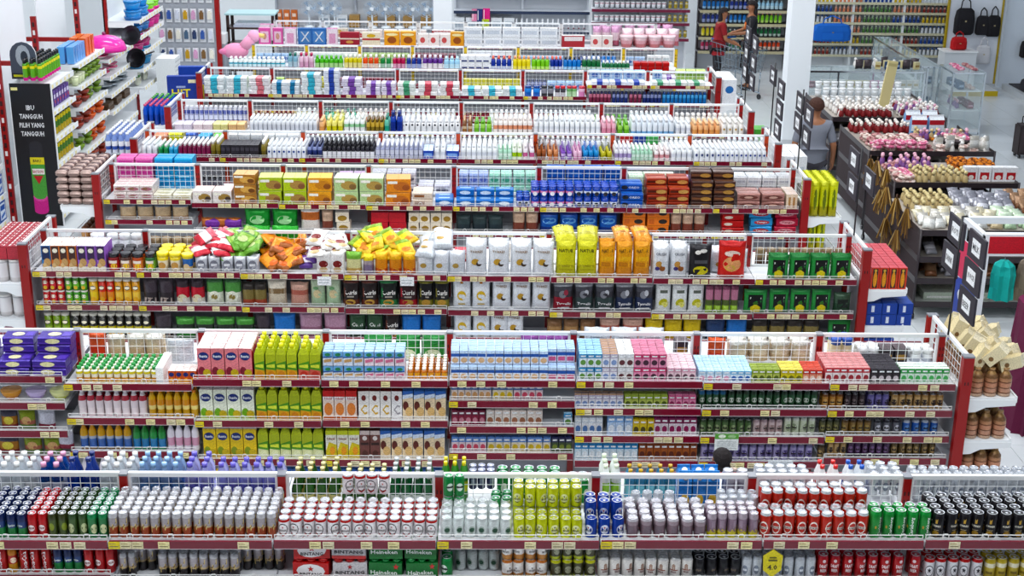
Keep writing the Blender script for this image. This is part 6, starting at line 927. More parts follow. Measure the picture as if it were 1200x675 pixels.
for z in (.46, .13): line('bluebox', [-5.74], frange(15.45, 16.85, 7), z, f"{'fourth' if z > .2 else 'bottom'} shelf at left edge")
for z, w in ((1.16, 'second'), (.83, 'third')): line('redcan', [-5.73, -5.85], frange(15.4, 16.9, 9), z, w+' shelf at left edge')
line('skybox', [-5.76], frange(15.45, 16.85, 8), 1.51, 'top shelf at left edge')
# housewares
u1 = sideunit('white houseware shelf with bowls and boxes beside the insecticide stand', -5.55, -5.0, 18.3, 19.6, [1.82, 1.53, 1.24, .95, .66, .36], 1.86)
u2 = sideunit('white houseware shelf with plates and pans', -5.55, -5.0, 19.75, 21.2, [1.62, 1.38, 1.13, .88, .6], 1.68)
u3 = sideunit('houseware rack with red post and colourful plastic baskets', -5.5, -4.95, 21.5, 23.1, [1.92, 1.68, 1.42, 1.17, .9], 2.3, RED)
K('jugb', 'box', 'water_jug', 'jug', 'blue plastic storage jug', w=.09, d=.09, h=.22, c='6aa8e8', D=[('r', .2, .1, .3, .9, '8abef0'), ('r', .6, .1, .7, .9, '4a8ad0')], top='8ac0f0', m='gloss'); K('jugo', 'box', 'water_jug', 'jug', 'orange plastic storage jug', w=.1, d=.1, h=.24, c='f07028', D=[('r', .2, .1, .3, .9, 'f89048')], top='f89050', m='gloss')
K('bwlg', 'bowl', 'plastic_bowl', 'bowl', 'olive plastic bowl', w=.15, h=.08, b=[(0, '6a8a30'), (.6, '88a848')], m='gloss'); K('bwlr', 'bowl', 'plastic_bowl', 'bowl', 'red brown plastic bowl', w=.17, h=.08, b=[(0, '8a3428'), (.6, 'a84434')], m='gloss'); K('bwlo', 'bowl', 'plastic_bowl', 'bowl', 'deep orange plastic bowl', w=.17, h=.08, b=[(0, 'd05820'), (.6, 'e87030')], m='gloss'); K('cupw', 'tub', 'plastic_cup', 'cup', 'pale green plastic cup', w=.1, h=.13, b='d8e0b8', cap='e8ecd0'); K('platep', 'bowl', 'plastic_plate', 'plate', 'pink rimmed plate', w=.26, h=.05, b=[(0, 'e8d8dc'), (.7, 'd8487c')], m='gloss'); K('platew', 'bowl', 'metal_plate', 'plate', 'grey metal plate', w=.28, h=.05, b=[(0, '8a98a4'), (.7, 'c8d0d4')], m='metal'); K('brush', 'box', 'doormat', 'mat', 'brown folded doormat', w=.3, d=.2, h=.05, c='5a4430', top='6a5238', D=[('r', .05, .2, .95, .35, '7a6244')])
line('jugb', [-5.12, -5.24], frange(18.4, 18.85, 5), 1.83, 'top houseware shelf'); line('jugo', [-5.12, -5.24], frange(19.0, 19.3, 3), 1.83, 'top houseware shelf'); line('cupw', [-5.1, -5.22], frange(18.4, 18.7, 3), 1.54, 'second houseware shelf'); line('bwlg', [-5.12, -5.3], frange(18.85, 19.5, 4), 1.54, 'second houseware shelf', 3)
for z, w, ks in ((1.25, 'third houseware shelf', ('bwlr', 'bwlg')), (.96, 'fourth houseware shelf', ('bwlr', 'bwlo')), (.67, 'fifth houseware shelf', ('bwlg', 'bwlo')), (.37, 'sixth houseware shelf', ('bwlo', 'bwlr'))):
    line(ks[0], [-5.12], frange(18.42, 18.8, 2), z, w, 2); line(ks[1], [-5.12], frange(19.02, 19.45, 2), z, w, 3)
line('platep', [-5.18], frange(19.95, 20.9, 3), 1.63, 'top plate shelf', 2); line('platep', [-5.18], frange(19.95, 20.4, 2), 1.39, 'second plate shelf', 2); line('platew', [-5.18], frange(20.0, 20.9, 3), 1.14, 'third plate shelf', 2); line('brush', [-5.17], frange(19.95, 20.9, 3), .89, 'fourth plate shelf', 2)
dome = ob('food_cover', None, None, (-5.12, 20.05, 1.72), label='bright pink domed food cover on the houseware shelf', cat='food cover')
ob('cover_dome', MB().lathe([(.30, 0, 'e02c98'), (.31, .03, 'f050b0'), (.27, .13, 'f050b0'), (.17, .2, 'f060b8'), (.04, .225, 'f060b8')], 20, 'gloss', 1, .85), dome); ob('knob', MB().lathe([(.02, .22, '8a2860'), (.03, .25, '8a2860'), (.015, .265, '8a2860')], 8), dome)
for n, (y, z) in enumerate(((20.75, 1.82), (20.95, 1.45))):
    pan = ob('frying_pan', None, None, (-4.9, y, z), (math.radians(68), math.radians(-20), 0), label=f"black frying pan hanging {'above' if n == 0 else 'below the other'} beside the plates", cat='pan')
    ob('pan_body', MB().lathe([(.1, 0, '1e1e22'), (.15, .04, '2a2a2e'), (.145, .04, '3a3a40'), (.1, .008, '2a2a2e'), (.001, .008, '2a2a2e')], 16, 'metal'), pan); ob('handle', MB().bar((.14, 0, .035), (.3, 0, .05), .012, '1c1a1c', 'gloss', 6), pan)
def bskt(key, desc, c): K(key, 'tub', 'plastic_basket', 'basket', desc, w=.34, d=.26, h=.14, b=[(0, c), (.2, c)], cap=c, far=1)
for k, c, z, w in (('blue', '2a90d8', 1.93, 'top'), ('lime', '8ad838', 1.93, 'top'), ('azure', '2878c0', 1.69, 'second'), ('magenta', 'e03c98', 1.69, 'second'), ('crimson', 'b02470', 1.43, 'third'), ('teal', '1c80b0', 1.18, 'fourth'), ('green', '78d858', .91, 'fifth')):
    bskt('bk_'+k, f"{k} plastic basket", c)
    line('bk_'+k, [-5.1], frange(21.7, 22.15, 2) if k not in ('lime', 'magenta') else frange(22.55, 22.9, 2), z, w+' shelf red post rack', 1 if k == 'lime' else 2)
K('whitestack', 'box', 'towel_stack', 'towels', 'stack of white folded cloths', w=.4, d=.3, h=.62, c='e8ecee', top='f2f4f6', D=[('r', 0, .1*i, 1, .1*i+.012, 'c8ccd0') if 0 else ('r', 0, i/9, 1, i/9+.02, 'bcc2c8') for i in range(9)]); put('whitestack', -4.75, 22.3, 0.0, math.pi/2, 0, 0, 'lower stack of white folded cloths beside the basket rack', 'white cloth stacks'); put('whitestack', -4.75, 22.3, .63, math.pi/2, 0, 0, 'upper stack of white folded cloths beside the basket rack', 'white cloth stacks')
# pegboard with hanging goods, red post
pg = ob('pegboard', None, None, (-4.9, 24.6, 0), label='grey pegboard hung with small household goods beyond the baskets', cat='display board')
ob('board', MB().box((-.5, 0, 0), (.5, .03, 2.3), 'b0b4bc', 'paint'), pg); ob('red_post', MB().box((.5, -.03, 0), (.58, .05, 2.4), RED, 'paint'), pg)
cols = ['d8a8c8', '4a68b0', 'e8e4d8', 'c8a048', '3a4a70', '8a6a48', 'd0d4e0', '58708a']
for n in range(28):
    i, j = n % 7, n//7; c = cols[(n*5+j) % 8]; o = ob('hanging_pack', None, None, (-5.33+i*.14, 24.58, 2.05-j*.34), label=f"small hanging pack, {ORD(i+1)} from left in {ORD(j+1)} row of pegboard", cat='pack', group='packs hanging on the pegboard')
    ob('card', MB().box((-.05, -.012, -.26), (.05, -.004, -.02), 'e4e6ea', 'paper'), o); ob('blister', MB().box((-.035, -.05, -.2), (.035, -.012, -.08), c, 'gloss').box((-.02, -.04, -.08), (.02, -.012, -.05), c, 'gloss'), o)
K('hit', 'box', 'display_box', 'box', 'blue display box lettered HIT', w=.42, d=.1, h=.34, c='1c3c9c', side='1c2f80', top='2448b0', D=[('t', 'HIT', .45, .3, .62, .34, 'e8d428'), ('r', .7, .72, .95, .86, 'e8e4c0'), ('r', .3, .52, .6, .6, 'a8b4dc')]); K('hit2', 'box', 'display_box', 'box', 'plain blue carton behind HIT box', w=.4, d=.1, h=.4, c='1c48b0', side='1c3c9c', top='2c58c0')
put('hit', -3.97, 19.68, 1.1, .1, 0, 0, 'blue display box lettered HIT in yellow on end unit'); put('hit2', -3.9, 20.1, 1.1, .05, 0, 0, 'plain blue carton standing behind the HIT box')
K('yelhit', 'tube', 'yellow_can', 'can', 'yellow spray can', w=.07, h=.2, b=[(0, 'e8d428')], cap='e8d840'); put('yelhit', -3.72, 19.75, 1.1, 0, 0, 0, 'yellow spray can beside the blue HIT box')
# ------------------------------------------------------------------ aisle sign boards on poles at the right ends of the runs
def sign(i, boards, top, dx2=0.):
    Y, dx = ROWS[i]; X = dx+3.64+dx2; r = ob('aisle_sign', None, None, (X, Y, 1.5), label=f"black aisle sign boards with white paper labels at {RUN[i]} right end", cat='sign')
    ob('pole', MB().bar((0, -.02, 0), (0, -.02, top-1.5), .008, '1c1a1e', 'paint', 6), r)
    for y, z, words in boards:
        b = ob('board', MB().box((-.008, -.17, -.1), (.008, .17, .1), '34303a', 'matte'), r, (.03, y-Y, z-1.5))
        mb = MB().box((-.0105, -.08, -.052), (-.008, .08, .056), 'f0f2f4', 'paper')
        mb.design([('t', words, .5, .5, .82, .42, '4a4850')], lambda u, v, l: (-.0105-l, (.5-u)*.16, (v-.5)*.108))
        ob('paper_label', mb, b)
sign(2, [(9.23, 2.25, 'MILK'), (9.26, 2.03, 'JUICE'), (9.29, 1.81, 'BEER'), (9.68, 2.24, 'ROTI'), (9.74, 2.01, 'DRINK')], 2.4)
sign(3, [(11.78, 2.06, 'SNACK'), (12.33, 2.11, 'SUSU'), (12.31, 1.87, 'BISKUIT')], 2.3)
sign(4, [(14.2, 2.12, 'WAFER'), (14.25, 1.88, 'TEH'), (14.65, 2.16, 'KOPI'), (14.68, 1.93, 'GULA')], 2.35)
sign(5, [(15.7, 2.1, 'SABUN'), (15.72, 1.86, 'PASTA'), (15.75, 1.62, 'SIKAT'), (16.2, 2.16, 'SAMPO')], 2.35)
sign(6, [(17.45, 2.32, 'LOTION'), (17.48, 2.08, 'TISU'), (17.5, 1.84, 'KAPAS'), (17.95, 2.36, 'BEDAK'), (17.98, 2.12, 'BABY'), (18.0, 1.88, 'POPOK')], 2.6)
# ------------------------------------------------------------------ columns
def column(n, x, y, w): ob(f'column_{n}', MB().box((x-w/2, y-w/2, 0), (x+w/2, y+w/2, 6.5), 'f0f4f8', 'matte').box((x-w/2-.01, y-w/2-.01, 0), (x+w/2+.01, y+w/2+.01, .1), 'd0d4d8', 'matte'), kind='structure')
column(1, x_at(519, 26.2, 1.2), 26.2, .34); column(2, x_at(934, 22.0, 1.3), 22.0, .36)
# ------------------------------------------------------------------ souvenir racks
def rack(name, label, x0, x1, y0, y1, tiers, col='3a3236', cat='rack'):
    r = ob(name, None, None, ((x0+x1)/2, (y0+y1)/2, 0), label=label, cat=cat); a, b = (x1-x0)/2, (y1-y0)/2
    for x in (-a, a):
        for y in (-b, b): l = ob('leg', MB().bar((x, y, .06), (x, y, max(tiers)+.04), .014, col, 'paint', 6), r); ob('wheel', MB().bar((x-.015, y, .035), (x+.015, y, .035), .035, '26242a', 'gloss', 10), l)
    for z in tiers:
        s = ob('tray', MB().box((-a, -b, z-.02), (a, b, z), 'b4aca4' if z > .3 else 'c8ccc8', 'paint').box((-a, -b-.006, z-.03), (a, -b, z+.035), col, 'paint').box((-a-.006, -b, z-.03), (-a, b, z+.035), col, 'paint').box((a, -b, z-.03), (a+.006, b, z+.035), col, 'paint'), r)
    ob('side_shade_sheet', MB().box((-a-.004, -b, .12), (-a+.004, b, max(tiers)-.03), '3a2c30', 'cloth'), r); ob('back_shade_sheet', MB().box((-a, b-.004, .12), (a, b+.004, max(tiers)-.03), '3a2c30', 'cloth'), r)  # dark sheets added to stand in for shadow between the racks
    return r
rack('souvenir_rack', 'dark wheeled souvenir rack nearest the third run', 4.85, 6.95, 13.9, 15.25, [.16, .42, .66, .95]); rack('souvenir_rack', 'souvenir rack with figurines behind the nearest rack', 5.05, 6.5, 15.65, 16.75, [.3, .65, 1.0]); rack('souvenir_rack', 'souvenir rack heaped with pale trinkets and gift bags', 5.15, 6.75, 17.2, 18.7, [.3, .65, 1.0]); rack('souvenir_rack', 'souvenir rack with white dolls before the glass counter', 5.15, 6.75, 19.2, 20.9, [.3, .65, 1.0])
def trinket(key, desc, name, cat, build): P[key] = dict(kind='_t', name=name, cat=cat, desc=desc, w=.08, h=.1); BUILD['_'+key] = build; P[key]['kind'] = '_'+key
def t_fig(c, hc, cc):
    def f(p):
        mb = MB(); mb.lathe([(.03, 0, c), (.036, .02, c), (.026, .07, c), (.014, .09, cc), (.012, .1, hc)], 8, 'matte'); mb.sphere((0, 0, .118), .024, hc, 'matte', 8, 5); return mb, []
    return f
trinket('fig_cream', 'cream wooden figurine', 'figurine', 'figurine', t_fig('c8b488', 'd8c89a', '3a3a34')); trinket('fig_pink', 'pink and violet doll', 'doll', 'doll', t_fig('8a5c9c', 'e8b8c8', 'd890b0')); trinket('fig_red', 'red and white doll', 'doll', 'doll', t_fig('8a1c24', 'ece4dc', 'e8dcd8')); trinket('fig_white', 'white shell figurine', 'figurine', 'figurine', t_fig('e4e0dc', 'f2f0ee', 'c8b8b0'))
def t_ring(c, c2):
    def f(p):
        mb = MB(); R0, r0 = .045, .02; n = 10
        for i in range(n):
            a0, a1 = 2*math.pi*i/n, 2*math.pi*(i+1)/n
            for j in range(5):
                b0, b1 = 2*math.pi*j/5, 2*math.pi*(j+1)/5
                q = lambda a, b: ((R0+r0*math.cos(b))*math.cos(a), (R0+r0*math.cos(b))*math.sin(a), r0+r0*math.sin(b))
                mb.poly([q(a0, b0), q(a1, b0), q(a1, b1), q(a0, b1)], c if i % 3 else c2, 'cloth', True)
        return mb, []
    return f
trinket('tie_pale', 'pale cream hair tie', 'hair_tie', 'hair tie', t_ring('e4d4cc', 'c8a8a0')); trinket('tie_pink', 'pink hair tie', 'hair_tie', 'hair tie', t_ring('d87898', 'e8b8c4')); trinket('tie_rose', 'dusty rose hair tie', 'hair_tie', 'hair tie', t_ring('c89a98', 'a86a70')); trinket('tie_orange', 'orange flower hair clip', 'hair_clip', 'hair clip', t_ring('d8842c', '8a4a20'))
def bg2(key, desc, b): K(key, 'bag', 'candy_packet', 'packet', desc, w=.13, d=.06, h=.16, b=b, m='foil', far=1)
bg2('cp_w', 'clear packet of white sweets', [(0, 'd8d8d4'), (.4, 'ecebe8'), (.7, 'c8c4bc')]); bg2('cp_g', 'pale green sweet packet', [(0, 'b8d0b0'), (.5, 'd4e4cc')]); bg2('cp_b', 'blue and red sweet packet', [(0, '4a78b8'), (.5, 'd87868'), (.75, 'ecdcd8')]); bg2('cp_c', 'cream cracker packet', [(0, 'c8b898'), (.5, 'dcd4bc')]); bg2('cp_s', 'silver bead packet', [(0, 'a8a8b0'), (.4, 'dcdce4'), (.7, '9a9aa4')]); bg2('cp_br', 'brown nut packet', [(0, '8a5c40'), (.5, 'b08c70')]); bg2('cp_dk', 'dark bead packet', [(0, '3c3438'), (.5, '5a5054')])
K('frame_red', 'box', 'mug_box', 'box', 'white box with red mug picture', w=.15, d=.1, h=.17, c='e8e8ec', top='f0f0f2', D=[('r', .15, .15, .85, .65, 'c02c34'), ('e', .5, .3, .22, .16, 'f0e8e4')]); K('gbag', 'gable', 'gift_bag', 'gift bag', 'red white and blue gift bag', w=.2, d=.1, h=.28, c='d8e4f0', side='8ab0dc', top='e8ecf2', D=[('r', 0, 0, 1, .3, '2a70b8'), ('r', 0, .7, 1, 1, 'b82c38')])
def scatter(keys, x0, x1, y0, y1, z, n, where, layers=1, tilt=.5, lean=0.):
    """Goods spread over a tray in rows, counted from the near left corner."""
    nx = max(1, int(math.sqrt(n/layers*(x1-x0)/max(.05, y1-y0)))); ny = max(1, math.ceil(n/layers/nx)); k = 0
    for l in range(layers):
        for j in range(ny):
            for i in range(nx):
                if k >= n: return
                key = keys[k % len(keys)] if len(keys) < 3 else random.choice(keys); p = P[key]; k += 1; q = (p['desc'], where); _cnt[q] = _cnt.get(q, 0)+1
                put(key, x0+(x1-x0)*(i+.5)/nx+random.uniform(-.02, .02), y0+(y1-y0)*(j+.5)/ny+random.uniform(-.015, .015), z+l*.05, random.uniform(-tilt, tilt), lean+random.uniform(-.25, .25)*(tilt > 1), 0, f"{p['desc']}, {ORD(_cnt[q])} from the near left corner, {where}", f"{p['desc']}, {where}")
scatter(['cp_w', 'cp_c', 'cp_w'], 4.9, 5.75, 13.98, 14.5, .96, 24, 'nearest souvenir rack', lean=-.9); scatter(['cp_g', 'cp_g'], 5.75, 6.3, 13.98, 14.5, .96, 14, 'nearest souvenir rack', lean=-.9); scatter(['cp_b', 'cp_w', 'cp_b'], 6.3, 6.9, 13.98, 14.5, .96, 14, 'nearest souvenir rack', lean=-.9)
scatter(['cp_s', 'cp_s'], 5.5, 6.15, 14.6, 15.2, .96, 22, 'nearest souvenir rack', lean=-.7); scatter(['cp_br', 'cp_br'], 6.15, 6.9, 14.6, 15.2, .96, 20, 'nearest souvenir rack', lean=-.7); scatter(['fig_cream'], 4.95, 5.45, 14.6, 15.2, .96, 40, 'nearest souvenir rack')
for z, w, ks in ((.67, 'second tray nearest rack', ['cp_dk', 'cp_s', 'cp_dk']), (.43, 'third tray nearest rack', ['cp_br', 'cp_s', 'cp_c'])): scatter(ks, 4.95, 6.9, 13.98, 14.6, z, 30, w, lean=-.9)
K('tray_green', 'box', 'flat_carton', 'carton', 'flat pale green carton', w=.7, d=.3, h=.08, c='c8d4c4', top='dfe6dc', D=[('r', .05, .2, .95, .5, 'eef0ec')]); put('tray_green', 5.35, 14.2, .165, 0, 0, 0, 'flat pale green carton on the bottom tray of the nearest souvenir rack')
scatter(['fig_cream'], 5.3, 5.95, 15.7, 16.1, 1.01, 34, 'figurine rack'); scatter(['fig_pink', 'tie_rose', 'fig_pink'], 5.1, 5.7, 16.2, 16.7, 1.01, 30, 'figurine rack'); line('frame_red', [5.98, 6.14, 6.3, 6.45], [15.85], 1.01, 'figurine rack', rz=0.); scatter(['tie_pale', 'tie_pink', 'tie_rose'], 5.08, 5.3, 15.7, 16.1, 1.01, 20, 'figurine rack', 2, 3)
scatter(['tie_orange', 'tie_orange'], 5.95, 6.45, 16.3, 16.72, 1.01, 30, 'figurine rack', 2, 3)
scatter(['tie_pale', 'tie_rose', 'tie_pale'], 5.2, 6.0, 17.25, 18.1, 1.01, 66, 'trinket rack', 2, 3); scatter(['tie_pink', 'tie_pink'], 5.2, 5.9, 17.2, 17.45, 1.06, 24, 'trinket rack', 2, 3)
line('gbag', [6.05, 6.28], [18.2, 18.5], 1.01, 'trinket rack', rz=0.); bw_ = ob('basket', None, None, (6.35, 17.6, 1.01), label='dark round basket of pale hair ties on the trinket rack', cat='basket'); ob('basket_body', MB().lathe([(.14, 0, '2a2428'), (.22, .1, '3a3236'), (.21, .1, '3a3236'), (.13, .02, '2a2428'), (.001, .02, '2a2428')], 16, 'matte'), bw_); ob('rim', MB().lathe([(.215, .095, '5a5054'), (.23, .105, '5a5054'), (.215, .115, '5a5054')], 16, 'matte', capb=False), bw_)
scatter(['tie_pale', 'tie_rose', 'tie_pink'], 6.22, 6.48, 17.48, 17.72, 1.07, 24, 'round basket', 2, 3)
scatter(['fig_red'], 5.2, 6.1, 18.3, 18.65, 1.01, 36, 'trinket rack'); scatter(['fig_white', 'fig_white'], 5.2, 6.7, 19.3, 20.2, 1.01, 60, 'white doll rack'); scatter(['fig_red', 'fig_pink', 'fig_white'], 6.1, 6.7, 19.25, 19.8, 1.05, 24, 'white doll rack')
scatter(['cp_dk', 'tie_rose', 'cp_br'], 5.1, 6.45, 15.75, 16.3, .66, 24, 'second tray figurine rack', lean=-.8); scatter(['cp_dk', 'cp_br', 'fig_red'], 5.2, 6.7, 17.3, 17.9, .66, 30, 'second tray trinket rack', lean=-.8); scatter(['fig_pink', 'fig_cream', 'tie_orange'], 5.95, 6.7, 17.9, 18.15, 1.01, 26, 'right half of trinket rack'); scatter(['cp_c', 'cp_dk', 'cp_s'], 5.2, 6.7, 19.3, 19.9, .66, 24, 'second tray white doll rack', lean=-.8)
scatter(['fig_red', 'fig_red'], 5.25, 6.0, 19.22, 19.5, 1.03, 30, 'front of white doll rack'); scatter(['tie_pale', 'cp_w', 'fig_white'], 6.0, 6.72, 17.22, 17.45, 1.01, 20, 'front right of trinket rack', 2, 3)
K('mugw', 'tub', 'white_mug', 'mug', 'white souvenir mug', w=.1, h=.11, b='e0e4e8', cap='f0f2f4', far=1); line('mugw', frange(5.3, 6.5, 11), frange(20.3, 20.8, 2), 1.01, 'white doll rack', 2, 0.)
ob('wooden_board', MB().box((-.07, -.02, 0), (.07, .02, .75), 'd8cc9c', 'matte').box((-.06, -.024, .68), (.06, -.02, .72), 'c0b484', 'matte'), None, (5.95, 19.6, 1.01), (0, .12, 0), label='pale wooden board standing among the white dolls', cat='board')
# hanging dried flowers and keychains at rack sides
def t_tuft(p):
    mb = MB(); rr = random.Random(5)
    for i in range(26): a = rr.uniform(0, 6.3); r1 = rr.uniform(.02, .09); mb.bar((r1*.2*math.cos(a), r1*.2*math.sin(a), 0), (r1*math.cos(a), r1*math.sin(a), -rr.uniform(.15, .32)), .006, rr.choice(('8a6430', 'b08848', '6a4a28', 'c8a870')), 'matte', 3)
    mb.bar((0, 0, -.02), (0, 0, .05), .008, '5a4030', 'matte', 5); return mb, []
trinket('tuft', 'brown dried flower bunch', 'dried_flower_bunch', 'dried flowers', t_tuft)
for n, (x, y, z) in enumerate([(4.8, 14.3, 1.1), (4.8, 14.7, 1.1), (4.8, 15.1, 1.12), (4.98, 15.8, 1.15), (4.98, 16.2, 1.15), (4.98, 16.5, 1.1), (4.78, 14.5, .8), (4.78, 14.95, .8), (5.0, 16.0, .85)]): put('tuft', x, y, z, n, 0, 0, f"brown dried flower bunch, {ORD(n+1)} along the rack's left side", 'dried flower bunches on the rack sides')
# ------------------------------------------------------------------ glass counters
def showcase(label, x0, x1, y0, y1, h, shelves, nb=2, name='glass_counter'):
    r = ob(name, None, None, ((x0+x1)/2, (y0+y1)/2, 0), label=label, cat='counter'); a, b = (x1-x0)/2, (y1-y0)/2; t = .014
    fr = MB()
    for x in frange(-a, a, nb+1):
        for y in (-b, b): fr.box((x-t, y-t, 0), (x+t, y+t, h), 'dfe4e8', 'chrome')
    for z in (.02, h):
        for y in (-b, b): fr.box((-a, y-t, z-t), (a, y+t, z+t), 'e8ecf0', 'chrome')
        for x in (-a, a): fr.box((x-t, -b, z-t), (x+t, b, z+t), 'e8ecf0', 'chrome')
    ob('frame', fr, r); ob('base', MB().box((-a, -b, .02), (a, b, .09), 'd4d8dc', 'paint'), r)
    for nm, p, q in (('front_pane', (-a, -b-.003, .09), (a, -b+.003, h)), ('back_pane', (-a, b-.003, .09), (a, b+.003, h)), ('side_pane', (-a-.003, -b, .09), (-a+.003, b, h)), ('side_pane', (a-.003, -b, .09), (a+.003, b, h)), ('top_pane', (-a, -b, h+.014), (a, b, h+.02))): ob(nm, MB().box(p, q, 'dcecf0', 'glass'), r)
    for z in shelves: ob('shelf', MB().box((-a+.02, -b+.02, z-.012), (a-.02, b-.02, z), 'e4ecee', 'paint'), r)
    return r
showcase('long glass counter with white frame behind the dolls', 5.4, 7.55, 22.9, 23.4, 1.0, [.36, .7], 3); showcase('tall glass case standing in the open floor by handbags', 7.98, 8.5, 22.75, 23.5, 1.02, [.4, .72], 1); showcase('dark glass case running back beside the counter', 7.62, 7.92, 23.3, 26.4, 1.02, [.36, .7], 3)
fb('cos_p', 'pink cosmetic box', 'd890b8', .09, .06, .12, [('r', .1, .3, .9, .6, 'f0dce8')], 'e8b8d0', name='cosmetic_box'); fb('cos_w', 'white cosmetic box', 'ecece8', .09, .06, .13, [('r', .1, .3, .9, .6, 'c8b890')], 'f4f4f2', name='cosmetic_box'); fb('cos_b', 'navy cosmetic box', '2c4a78', .1, .06, .12, [('r', .1, .3, .9, .6, 'a8bcd8')], '3a5a88', name='cosmetic_box'); fb('cos_y', 'beige cosmetic box', 'd8cca0', .09, .06, .12, [('r', .1, .3, .9, .6, 'a88c58')], 'e8e0c0', name='cosmetic_box'); fb('cos_m', 'maroon cosmetic box', '8a2440', .1, .06, .1, [('r', .1, .3, .9, .6, 'd8a8b4')], 'a83c58', name='cosmetic_box')
for z, w, ks in ((.71, 'upper shelf long glass counter', ('cos_m', 'cos_w', 'cos_y', 'cos_p', 'cos_w')), (.37, 'middle shelf long glass counter', ('cos_b', 'cos_m', 'cos_b', 'cos_w', 'cos_w'))):
    for n, k in enumerate(ks): line(k, frange(5.5+.41*n, 5.82+.41*n, 4), [23.05], z, w, 1, 0.)
for z, w, ks in ((.41, 'tall glass case', ('fig_pink', 'cos_m')), (.73, 'tall glass case upper shelf', ('cos_b', 'tie_pale'))): scatter(list(ks), 8.05, 8.45, 22.85, 23.4, z, 10, w)
scatter(['cos_m', 'cos_b', 'cos_y', 'cp_dk'], 7.68, 7.88, 23.4, 26.3, .71, 22, 'dark glass case'); scatter(['cp_dk', 'cos_m', 'cos_b'], 7.68, 7.88, 23.4, 26.3, .37, 22, 'dark glass case lower shelf'); scatter(['tie_pink', 'tie_rose'], 8.05, 8.45, 22.85, 23.4, 1.045, 10, 'top of tall glass case', 1, 3)
scatter(['cos_y', 'fig_white', 'cp_dk', 'cos_b'], 6.4, 7.5, 22.95, 23.35, 1.03, 18, 'top of long counter')
# ------------------------------------------------------------------ cosmetics wall behind the counters
ws = ob('wall_shelving', None, None, (7.95, 27.7, 0), label='white wall shelving packed with cosmetics behind the counters', cat='shelving')
ob('back_panel', MB().box((-1.5, .2, 0), (1.5, .23, 2.4), 'dfe3e6', 'paint'), ws)
for x in (-1.5, -.5, .5, 1.46): ob('upright', MB().box((x, -.2, 0), (x+.04, .2, 2.4), 'e4e8ea', 'paint'), ws)
zl = [1.52, 1.33, 1.13, .93, .72, .5]
for z in zl: s = ob('shelf', MB().box((-1.5, -.2, z-.025), (1.5, .2, z), 'e8ecee', 'paint'), ws); ob('price_strip', MB().box((-1.5, -.215, z-.035), (1.5, -.2, z+.012), 'd8d4b8', 'paper'), s)
fbot('cw_b', 'blue lotion tube', [(0, '2a4a98'), (.5, '6a8ac8')], 'd8dcec', 'lotion', .055, .14, 'lotion_tube'); fbot('cw_p', 'peach lotion tube', [(0, 'e09070'), (.5, 'ecb8a0')], 'f0dcd0', 'lotion', .055, .14, 'lotion_tube'); fbot('cw_g', 'green lotion tube', [(0, '5a8a4a'), (.5, '9ab888')], 'd8e4d0', 'lotion', .055, .14, 'lotion_tube'); fbot('cw_w', 'white lotion tube', [(0, 'dce2e8'), (.5, 'eef0f4')], '3a68b0', 'lotion', .055, .14, 'lotion_tube'); fbot('cw_y', 'yellow lotion tube', [(0, 'd8b838'), (.5, 'e8d878')], '8a6a28', 'lotion', .055, .14, 'lotion_tube'); fbot('cw_r', 'red brown lotion tube', [(0, '9a3c34'), (.5, 'd8b0a0')], '5a2420', 'lotion', .055, .14, 'lotion_tube')
plan = [('cw_y', 'cw_p', 'cw_b', 'cw_y', 'cw_w'), ('cw_b', 'cw_p', 'cw_g', 'cw_p', 'cw_r'), ('cw_w', 'cw_p', 'cw_g', 'cw_b', 'cw_y'), ('cw_b', 'cw_p', 'cw_g', 'cw_g', 'cw_w'), ('cw_r', 'cw_y', 'cw_g', 'cw_r', 'cw_b'), ('cw_r', 'cw_w', 'cw_r', 'cw_y', 'cw_w')]
for j, (z, ks) in enumerate(zip(zl, plan)):
    for n, k in enumerate(ks): line(k, frange(6.56+.58*n, 7.04+.58*n, 7), [27.58], z+.002, f"{ORD(j+1)} cosmetics shelf", 1, 0.)
# handbags on the yellow edged wall panel
hp = ob('bag_display_wall', None, None, (9.6, 26.75, 0), label='white wall panel with yellow edges hung with black bags', cat='display board')
ob('panel', MB().box((-.5, 0, .1), (.5, .04, 2.4), 'e4e8f0', 'paint'), hp)
for x in (-.53, .5): ob('yellow_edge', MB().box((x, -.02, .1), (x+.035, .05, 2.4), 'b8a030', 'paint'), hp)
ob('yellow_base', MB().box((-.55, -.75, 0), (.35, .05, .1), 'd8dcdf', 'paint', front='c8b028'), hp)
def handbag(name, label, loc, w, h, d, c, straps=2, rz=0.):
    r = ob(name, None, None, loc, (0, 0, rz), label=label, cat='bag'); mb = MB(); n = 8
    prof = [(.8, 0), (1, .08), (1, .6), (.88, .9), (.6, 1)]
    rows = [[(w/2*q*math.copysign(abs(math.cos(a))**.5, math.cos(a)), d/2*(q**2)*math.copysign(abs(math.sin(a))**.7, math.sin(a)), h*z) for a in [2*math.pi*(i+.5)/12 for i in range(12)]] for q, z in prof]
    for j in range(len(rows)-1):
        for i in range(12): mb.poly([rows[j][i], rows[j][(i+1) % 12], rows[j+1][(i+1) % 12], rows[j+1][i]], c, 'cloth', True)
    mb.poly(rows[-1], c, 'cloth'); mb.poly(rows[0][::-1], c, 'cloth'); ob('bag_body', mb, r)
    ob('pocket', MB().box((-w*.28, -d*.56, h*.12), (w*.28, -d*.44, h*.5), c, 'cloth'), r); ob('buckle', MB().box((-.015, -d*.6, h*.5), (.015, -d*.56, h*.56), 'c8b890', 'metal'), r)
    for s in (-1, 1)[:straps]: ob('strap', MB().tube([(s*w*.25, -.01, h*.95), (s*w*.2, 0, h*1.25), (0, .01, h*1.42)], .012, c, 'cloth', 5), r)
    return r
